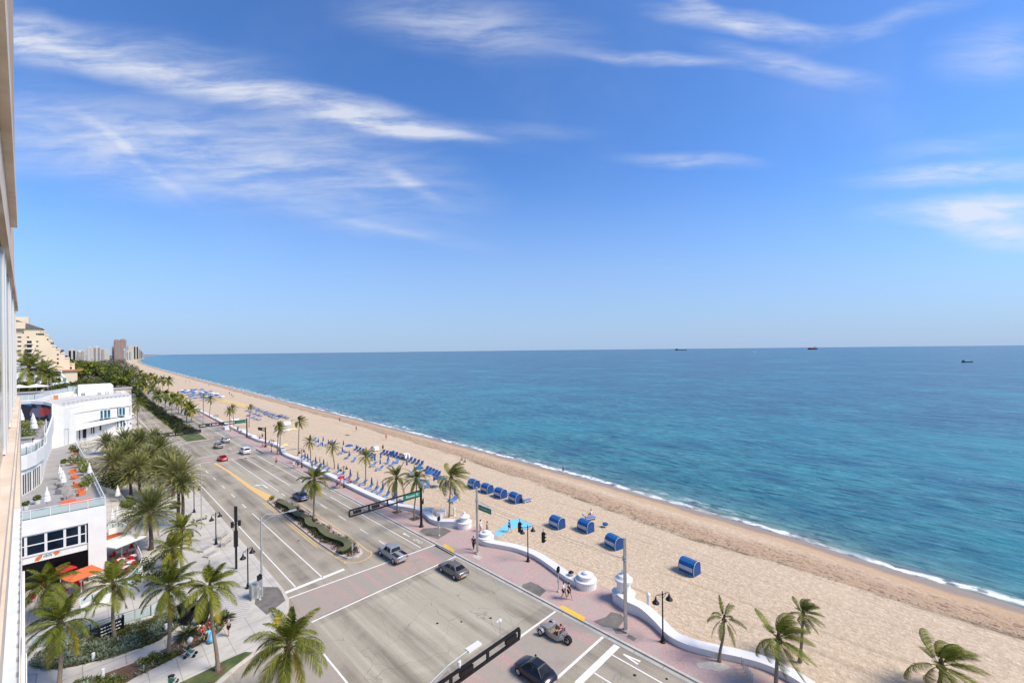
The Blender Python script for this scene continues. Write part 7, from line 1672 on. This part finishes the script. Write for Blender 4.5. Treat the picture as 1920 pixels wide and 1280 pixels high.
# ================================================================ BEACH FURNITURE
def cabana():
    """half-round beach shelter, closed back towards the road (-x), open to the sea (+x)"""
    o = empty('beach_shelter'); tag(o, 'x', 'beach shelter')
    prof = [(-.62, 0), (-.78, .45), (-.74, .9), (-.55, 1.3), (-.2, 1.52), (.25, 1.5), (.68, 1.28)]
    w = .92; b = MB()
    for (x0, z0), (x1, z1) in zip(prof, prof[1:]):
        n = Vector((-(z1-z0), 0, x1-x0)).normalized()*.03
        k = len(b.v); b.v += [(x0, -w, z0), (x1, -w, z1), (x1, w, z1), (x0, w, z0), (x0-n.x, -w, z0-n.z), (x1-n.x, -w, z1-n.z), (x1-n.x, w, z1-n.z), (x0-n.x, w, z0-n.z)]
        for f in ((0, 1, 2, 3), (7, 6, 5, 4), (0, 4, 5, 1), (3, 2, 6, 7)): b.face([k+i for i in f])
    b.build('hood', 'blue_canvas', o)
    for s in (-1, 1):
        b = MB(); k = len(b.v); pts = prof+[(.75, .0)]
        b.v += [(x, s*w*.995, z) for x, z in pts]+[(x*.98, s*w*.965, z*.99) for x, z in pts]; n = len(pts)
        b.face(range(n)); b.face(range(2*n-1, n-1, -1)); b.build('side_panel', 'deep_blue_canvas', o)
    b = MB(); b.v += [(-.79, -w*.88, .55), (-.79, w*.88, .55), (-.765, w*.88, .95), (-.765, -w*.88, .95)]; b.v += [(x-.02, y_, z) for x, y_, z in b.v]; [b.face(f) for f in ((0, 1, 2, 3), (7, 6, 5, 4), (0, 4, 5, 1), (1, 5, 6, 2), (2, 6, 7, 3), (3, 7, 4, 0))]; b.v = [(x-.045, y_, z) for x, y_, z in b.v]; b.build('window_flap', 'grey_canvas', o)
    b = MB(); 
    for s in (-1, 1): b.tube([(x, s*w, z+.01) for x, z in prof], .022, 5)
    b.tube([(-.62, -w, .03), (-.62, w, .03)], .03, 5); b.build('piping', 'white_trim', o)
    b = MB(); b.bx(-.55, .95, -.75, .75, .18, .34); b.build('seat', 'pale_blue_canvas', o)
    return o
CAB = [(1040, 990, R(-6), 'blue beach shelter with grey flap, left one of the three in front of the mat'), (1094, 997, R(-8), 'blue beach shelter with grey flap, middle one of three, with a lounger behind'), (1147, 1028, R(-14), 'blue beach shelter with grey flap, right one of the three, near the tall pole'), (1289, 1076, R(-8), 'solitary blue beach shelter with grey flap, nearest to the camera'),
       (884, 915, R(-4), 'blue beach shelter, first from the left in the tight row of four'), (909, 924, R(-4), 'blue beach shelter, second from the left in the tight row of four'), (934, 933, R(-4), 'blue beach shelter, third from the left in the tight row of four'), (962, 942, R(-6), 'blue beach shelter, rightmost in the tight row of four')]
for i, (u, v, rz, lab) in enumerate(CAB):
    x, y = G(u, v, .02); place('cabana', cabana, (x+.55, y, .02), rz, lab, 'blue beach shelters', 1.0)
def lounger_proto(m, fm='white_trim'):
    def mk():
        o = empty('sun_lounger'); tag(o, 'x', 'sun lounger')
        b = MB(); b.bx(-.3, .3, -.9, .28, .26, .36); b.build('mattress', m, o)
        b = MB(); b.v += [(-.3, .28, .28), (.3, .28, .28), (.3, .85, .72), (-.3, .85, .72), (-.3, .30, .38), (.3, .30, .38), (.3, .80, .80), (-.3, .80, .80)]
        for f in ((0, 3, 2, 1), (4, 5, 6, 7), (0, 1, 5, 4), (1, 2, 6, 5), (2, 3, 7, 6), (3, 0, 4, 7)): b.face(f)
        b.build('backrest', m, o)
        b = MB(); b.bx(-.33, -.29, -.95, .5, .2, .26); b.bx(.29, .33, -.95, .5, .2, .26); b.build('frame', fm, o)
        for sy in (-.8, .35): b = MB(); b.bx(-.33, .33, sy-.03, sy+.03, 0, .2); b.build('leg', fm, o)
        return o
    return mk
def umb_closed(m):
    def mk():
        o = empty('beach_umbrella'); tag(o, 'x', 'umbrella'); b = MB(); b.lathe((0, 0), [(.04, .8), (.19, .9), (.15, 1.4), (.08, 1.9), (.01, 2.15)], 8); b.build('canopy', m, o); b = MB(); b.cyl((0, 0), .022, 0, 1.0, 6); b.build('pole', 'white_trim', o); return o
    return mk
def umb_open(m):
    def mk():
        o = empty('beach_umbrella'); tag(o, 'x', 'umbrella'); b = MB(); b.lathe((0, 0), [(1.02, 1.62), (.85, 1.80), (.5, 1.97), (.05, 2.06)], 10); b.build('canopy', m, o); b = MB(); b.cyl((0, 0), .022, 0, 2.0, 6); b.build('pole', 'white_trim', o); return o
    return mk
for i, (u, v, lab) in enumerate([(785, 893, 'open blue umbrella, leftmost of the three near the shelters'), (806, 902, 'open blue umbrella, middle of the three near the shelters'), (825, 913, 'open blue umbrella, right one of the three, half behind a palm'), (655, 848, 'open blue umbrella by the upper lounger group')]):
    x, y = G(u, v, .02); place('uopen', umb_open('blue_canvas'), (x, y, .02), 0, lab, 'open blue umbrellas', 1.0)
random.seed(17)
ROW1 = [(572, 864, 'd'), (577, 867, 'd'), (592, 873, 'd'), (600, 873, 'g'), (607, 878, 'd'), (614, 882, 'g'), (634, 887, 'd'), (657, 898, 'd'), (671, 903, 'g'), (697, 915, 'd'), (708, 920, 'y'), (718, 924, 'b'), (730, 930, 'g'), (741, 938, 'd')]
for i, (u, v, c) in enumerate(ROW1):
    x, y = G(u, v, .02); m = dict(d='deep_blue_canvas', g='cloth_grey', y='cloth_khaki', b='blue_canvas')[c]
    place('uc'+c, umb_closed(m), (x, y, .02), 0, 'furled %s umbrella, %s from left behind the wave wall' % ({'d': 'dark blue', 'g': 'pale', 'y': 'khaki', 'b': 'bright blue'}[c], ordn(i)), 'furled umbrellas along the wave wall', 1.0)
R1 = [(562, 861), (568, 864), (574, 868), (581, 871), (588, 874), (596, 877), (603, 881), (610, 885), (629, 889), (638, 893), (652, 899), (665, 905), (691, 917), (702, 922), (711, 927), (722, 933), (735, 941), (742, 948), (747, 953), (680, 909)]
for i, (u, v) in enumerate(sorted(R1)):
    x, y = G(u, v, .02); place('lp', lounger_proto('pale_blue_canvas'), (x+.1, y, .02), R(-72+random.uniform(-12, 12)), 'blue sun lounger, %s from left in the row behind the wave wall' % ordn(i), 'blue loungers along the wave wall', 1.05)
R2 = [(590, 832), (600, 836), (640, 851), (652, 859), (664, 865), (700, 874), (712, 881), (590, 826), (614, 834), (626, 843), (700, 862), (727, 869), (735, 873), (745, 868), (772, 888), (783, 906), (792, 911), (802, 913), (850, 938), (852, 941)]
for i, (u, v) in enumerate(sorted(R2)):
    x, y = G(u, v, .02); place('lp2', lounger_proto('pale_blue_canvas'), (x, y, .02), R(-60+random.uniform(-25, 25)), 'blue sun lounger in the loose middle group, %s from left' % ordn(i), 'blue loungers in the loose middle group', 1.05)
U2 = [(597, 835), (605, 842), (606, 832), (616, 838), (642, 852), (655, 861), (668, 848), (703, 870), (713, 877), (714, 865), (728, 868), (763, 879), (765, 867), (814, 909), (853, 936), (836, 920), (623, 838), (644, 840)]
for i, (u, v) in enumerate(sorted(U2)):
    x, y = G(u, v, .02); place('uc2', umb_closed('deep_blue_canvas'), (x, y, .02), 0, 'furled dark blue umbrella in the loose middle group, %s from left' % ordn(i), 'furled umbrellas in the loose middle group', 1.0)
k = 0
for (ua, va, ub, vb, n, nm) in [(668, 843, 700, 858, 7, 'first'), (735, 852, 790, 872, 9, 'second'), (718, 850, 748, 858, 6, 'third'), (800, 882, 822, 892, 5, 'fourth')]:
    for i in range(n):
        t = i/(n-1); x, y = G(lerp(ua, ub, t), lerp(va, vb, t), .02); place('ld', lounger_proto('deep_blue_canvas', 'galvanised'), (x, y, .02), R(-55), 'navy lounger, %s from left in the %s seaward row' % (ordn(i), nm), 'navy loungers in the seaward rows', 1.0)
# long far rows (blue), parallel to the shore
random.seed(19)
for row, (ua, va, ub, vb, n) in enumerate([(468, 764, 520, 786, 16), (472, 762.5, 526, 783, 16), (461, 770, 492, 781, 9), (466, 779, 486, 788, 6), (525, 779, 540, 785, 5)]):
    for i in range(n):
        t = (i+random.uniform(-.25, .25))/(n-1); x, y = G(lerp(ua, ub, t), lerp(va, vb, t), .02); m = ('pale_blue_canvas', 'blue_canvas', 'deep_blue_canvas')[random.randrange(3)]
        place('lf'+m, lambda: (lambda b: (b.bx(-.35, .35, -.9, .3, .2, .36), b.box((0, .6, .5), (.7, .5, .1)), tag(b.build('sun_lounger', m), 'x', 'sun lounger'))[-1])(MB()), (x+random.uniform(-.5, .5), y, .02), R(-80+random.uniform(-15, 15)), 'small blue lounger in far beach row %s, %s along it' % (('one', 'two', 'three', 'four', 'five')[row], ordn(i)), 'blue loungers in the long far rows', .95)
random.seed(23)
pos = []
for i in range(46):
    for _ in range(200):
        x, y = random.uniform(42, 56), random.uniform(268, 345)
        if all((x-a)**2+(y-c)**2*.12 > 3.2 for a, c in pos): break
    pos.append((x, y))
for i, (x, y) in enumerate(sorted(pos, key=lambda p: -p[1])):
    wh = i % 6 == 1
    place('uof%d' % wh, lambda: (lambda b: (b.lathe((0, 0), [(1.25, 1.5), (.9, 1.8), (.05, 2.05)], 8), b.cyl((0, 0), .03, 0, 1.6, 5), tag(b.build('beach_umbrella', 'white_fabric' if wh else 'blue_canvas'), 'x', 'umbrella'))[-1])(MB()), (x+bend(y), y, .02), 0, 'open %s umbrella in the dense far cluster, %s from the back' % ('white' if wh else 'blue', ordn(i)), 'open umbrellas in the far cluster', 1.0)
for i in range(34):
    t = i/33; x, y = G(lerp(405, 470, (i % 17)/16), lerp(747, 763, (i % 17)/16)+(0 if i < 17 else 3.5), .02)
    place('ly', lambda: (lambda b: (b.bx(-.35, .35, -.9, .3, .2, .36), b.box((0, .6, .5), (.7, .5, .1)), tag(b.build('sun_lounger', 'yellow_plastic'), 'x', 'sun lounger'))[-1])(MB()), (x, y, .02), R(-80), 'small yellow lounger in the %s far yellow line, %s along it' % ('rear' if i < 17 else 'front', ordn(i % 17)), 'yellow loungers in two far lines', 1.05)
def canopy_tent():
    o = empty('beach_canopy'); tag(o, 'x', 'canopy'); b = MB(); rg = []
    for i in range(9):
        a = PI*i/8; rg.append([(x, -1.35*cos(a), .95+.75*sin(a)) for x in (-.9, .9)])
    for r0, r1 in zip(rg, rg[1:]): b.poly([r0[0], r0[1], r1[1], r1[0]])
    b.bx(-.9, .9, -1.37, -1.34, .35, .95); b.bx(-.9, .9, 1.34, 1.37, .35, .95); b.bx(-.92, -.9, -1.35, 1.35, .9, 1.2); b.build('cover', 'white_fabric', o)
    b = MB()
    for i in range(5): b.tube([(x_, -1.36*cos(PI*j/8), .96+.76*sin(PI*j/8)) for j in range(9) for x_ in (-.85+.42*i,)], .02, 4)
    b.build('hoop', 'galvanised', o)
    for sx in (-.85, .85):
        for sy in (-1.3, 1.3): b = MB(); b.bx(sx-.03, sx+.03, sy-.03, sy+.03, 0, .95); b.build('leg', 'white_trim', o)
    return o
for (u, v, s, lab) in ((703, 845, .72, 'white ribbed barrel canopy on the sand, the smaller left one'), (759, 860, .82, 'white ribbed barrel canopy on the sand, the larger right one')):
    x, y = G(u, v, .02); place('tent', canopy_tent, (x, y, .02), R(5), lab, 'white barrel canopies', s)
# mat, table, surfboards, towel, kayak, bush on the sand
mp = [G(u, v, .03) for u, v in [(918, 1004), (928, 1008), (968, 987), (985, 992), (1000, 984), (975, 972), (955, 975), (942, 988)]]
b = MB(); b.prism(mp, .02, .055); tag(b.build('beach_mat', 'cloth_cyan'), 'light blue beach access mat bending across the sand behind the drum', 'mat')
o = empty('folding_table', (*G(1135, 988, .02), .02), 0, 'small blue folding stool on the sand between two shelters', 'stool'); b = MB(); b.lathe((0, 0), [(.38, .35), (.4, .55), (.3, .62)], 10); b.build('seat', 'blue_canvas', o); b = MB(); [b.bx(sx-.02, sx+.02, sy-.02, sy+.02, 0, .36) for sx in (-.2, .2) for sy in (-.2, .2)]; b.build('leg_frame', 'white_trim', o)
for i, (u, v, rz, lab) in enumerate([(986, 941, R(80), 'blue lounger lying right of the rightmost shelter of the row'), (1104, 974, R(60), 'blue lounger behind the middle of the three shelters'), (905, 911, R(60), 'pale blue lounger behind the first pair of shelters'), (930, 919, R(60), 'pale blue lounger behind the middle of the shelter row'), (953, 928, R(60), 'pale blue lounger behind the last pair of shelters')]):
    x, y = G(u, v, .02); place('lp3', lounger_proto('pale_blue_canvas'), (x, y, .02), rz, lab, 'loungers by the shelters', 1.1)
x, y = G(543, 843, .02); b = MB(); rg = [[(xx, w*cos(a), .15+.14*sin(a)) for a in [k*PI/4 for k in range(8)]] for xx, w in ((-1.9, .03), (-1.4, .3), (-.4, .42), (.6, .42), (1.5, .28), (1.9, .03))]; b.loft(rg); tag(b.build('upturned_boat', 'galvanised', loc=(x+1, y, .05)), 'grey upturned boat on the sand next to the yellow umbrella', 'boat')
x, y = G(533, 845, .02); place('uy', umb_open('yellow_plastic'), (x, y, .02), 0, 'open yellow umbrella at the bend of the wave wall', None, .9)
for i, (u, v, lab) in enumerate([(548, 805, 'yellow kayak on the sand near the tall beach palm'), (535, 808, 'white box boat beside the yellow kayak'), (537, 797, 'white lifeguard trailer on the sand'), (440, 790, 'white cart on the sand behind the long truss arm')]):
    x, y = G(u, v, .02); b = MB(); h = (.35, .6, 1.3, 1.0)[i]; b.loft([[(xx, -w, .1), (xx, w, .1), (xx, w*.8, h), (xx, -w*.8, h)] for xx, w in ((-1.4, .15), (-1.0, .6), (1.0, .6), (1.4, .2))]); tag(b.build(('kayak', 'box_boat', 'trailer', 'cart')[i], 'yellow_plastic' if i == 0 else 'white_trim', loc=(x, y, .02)), lab, ('kayak', 'boat', 'trailer', 'cart')[i])
for i, (u, v, lab) in enumerate([(420, 805, 'white concrete block by the promenade, farthest of the white blocks'), (452, 812, 'long white block by the second junction'), (470, 822, 'low white block next to the truss pole at the second junction'), (512, 836, 'white cabinet beside the small lamp at the second junction')]):
    x, y = G(u, v, .1); b = MB(); b.box((0, 0, .45), (1.2, 2.6 if i != 3 else .8, .9)); b.box((0, 0, .93), (1.3, 2.7 if i != 3 else .9, .07)); tag(b.build('planter_block', 'white_paint', loc=(x+.6, y, .08)), lab, 'block', 'white blocks by the second junction')
# ================================================================ SHIPS
def ship(u, v, Ln, H, lab, m, kind):
    x, y = G(u, v, -1.2); o = empty('ship', (x, y, -1.2), math.atan2(-.7, .72), lab, 'ship', 'vessels on the horizon' if kind != 'yacht' else None)
    b = MB(); b.loft([[(xx*Ln, -w*Ln, 0), (xx*Ln, w*Ln, 0), (xx*Ln, w*1.3*Ln, h*H), (xx*Ln, -w*1.3*Ln, h*H)] for xx, w, h in ((-.5, .05, .5), (-.4, .07, .45), (.3, .07, .42), (.5, .01, .65))]); b.build('hull', m, o)
    b = MB(); s = -.38 if kind != 'cargo' else .3
    b.bx((s-.08)*Ln, (s+.08)*Ln, -.05*Ln, .05*Ln, .45*H, H); b.bx((s-.02)*Ln, (s+.02)*Ln, -.01*Ln, .01*Ln, H, H*1.35); b.build('superstructure', 'white_trim' if kind != 'dark' else 'hull', o)
    if kind == 'cargo': b = MB(); b.bx(-.4*Ln, .18*Ln, -.06*Ln, .06*Ln, .45*H, .7*H); b.build('cargo', 'cloth_coral', o)
ship(1277, 656.5, 165, 20, 'long dark cargo ship on the horizon, left one', 'hull', 'dark'); ship(1524, 655, 100, 30, 'blocky ship with orange cargo on the horizon', 'hull', 'cargo'); ship(1414, 660.5, 16, 9, 'tiny white motor yacht between the two ships', 'white_trim', 'yacht'); ship(1814, 679, 17, 3, 'small dark low boat nearer on the sea at the right', 'hull', 'dark'); ship(822, 659, 25, 10, 'tiny white boat on the horizon left of centre', 'white_trim', 'yacht'); ship(1003, 658.2, 16, 9, 'tiniest white boat on the central horizon', 'white_trim', 'yacht')

# dried seaweed and driftwood bits along the tide line
b = MB(); random.seed(51)
for k in range(2600):
    y = random.uniform(-6, 75); t = random.random(); xw = shore(y)-interp([(-60, 9.0), (-5, 8.9), (10, 11.3), (22, 12.9), (40, 12.6), (54, 11.8), (90, 9.5)], y)
    dens = noise.noise(Vector((0, y*.09, 1)))+.25*noise.noise(Vector((0, y*.6, 5)))
    if random.random() > .10+1.6*max(0, dens): continue
    x = xw+random.gauss(-.3, .35); s = random.uniform(.04, .13); a = random.random()*6.28; z = .10
    i0 = len(b.v); b.ct = random.random(); b.v += [(x-s*cos(a), y-s*sin(a)*1.6, z), (x+s*.4*sin(a), y-s*.4*cos(a), z+.05), (x+s*cos(a), y+s*sin(a)*1.6, z+.01), (x-s*.4*sin(a), y+s*.4*cos(a), z+.04)]; b.face((i0, i0+1, i0+2, i0+3))
tag(b.build('dried_seaweed', 'mulch'), kind='stuff')
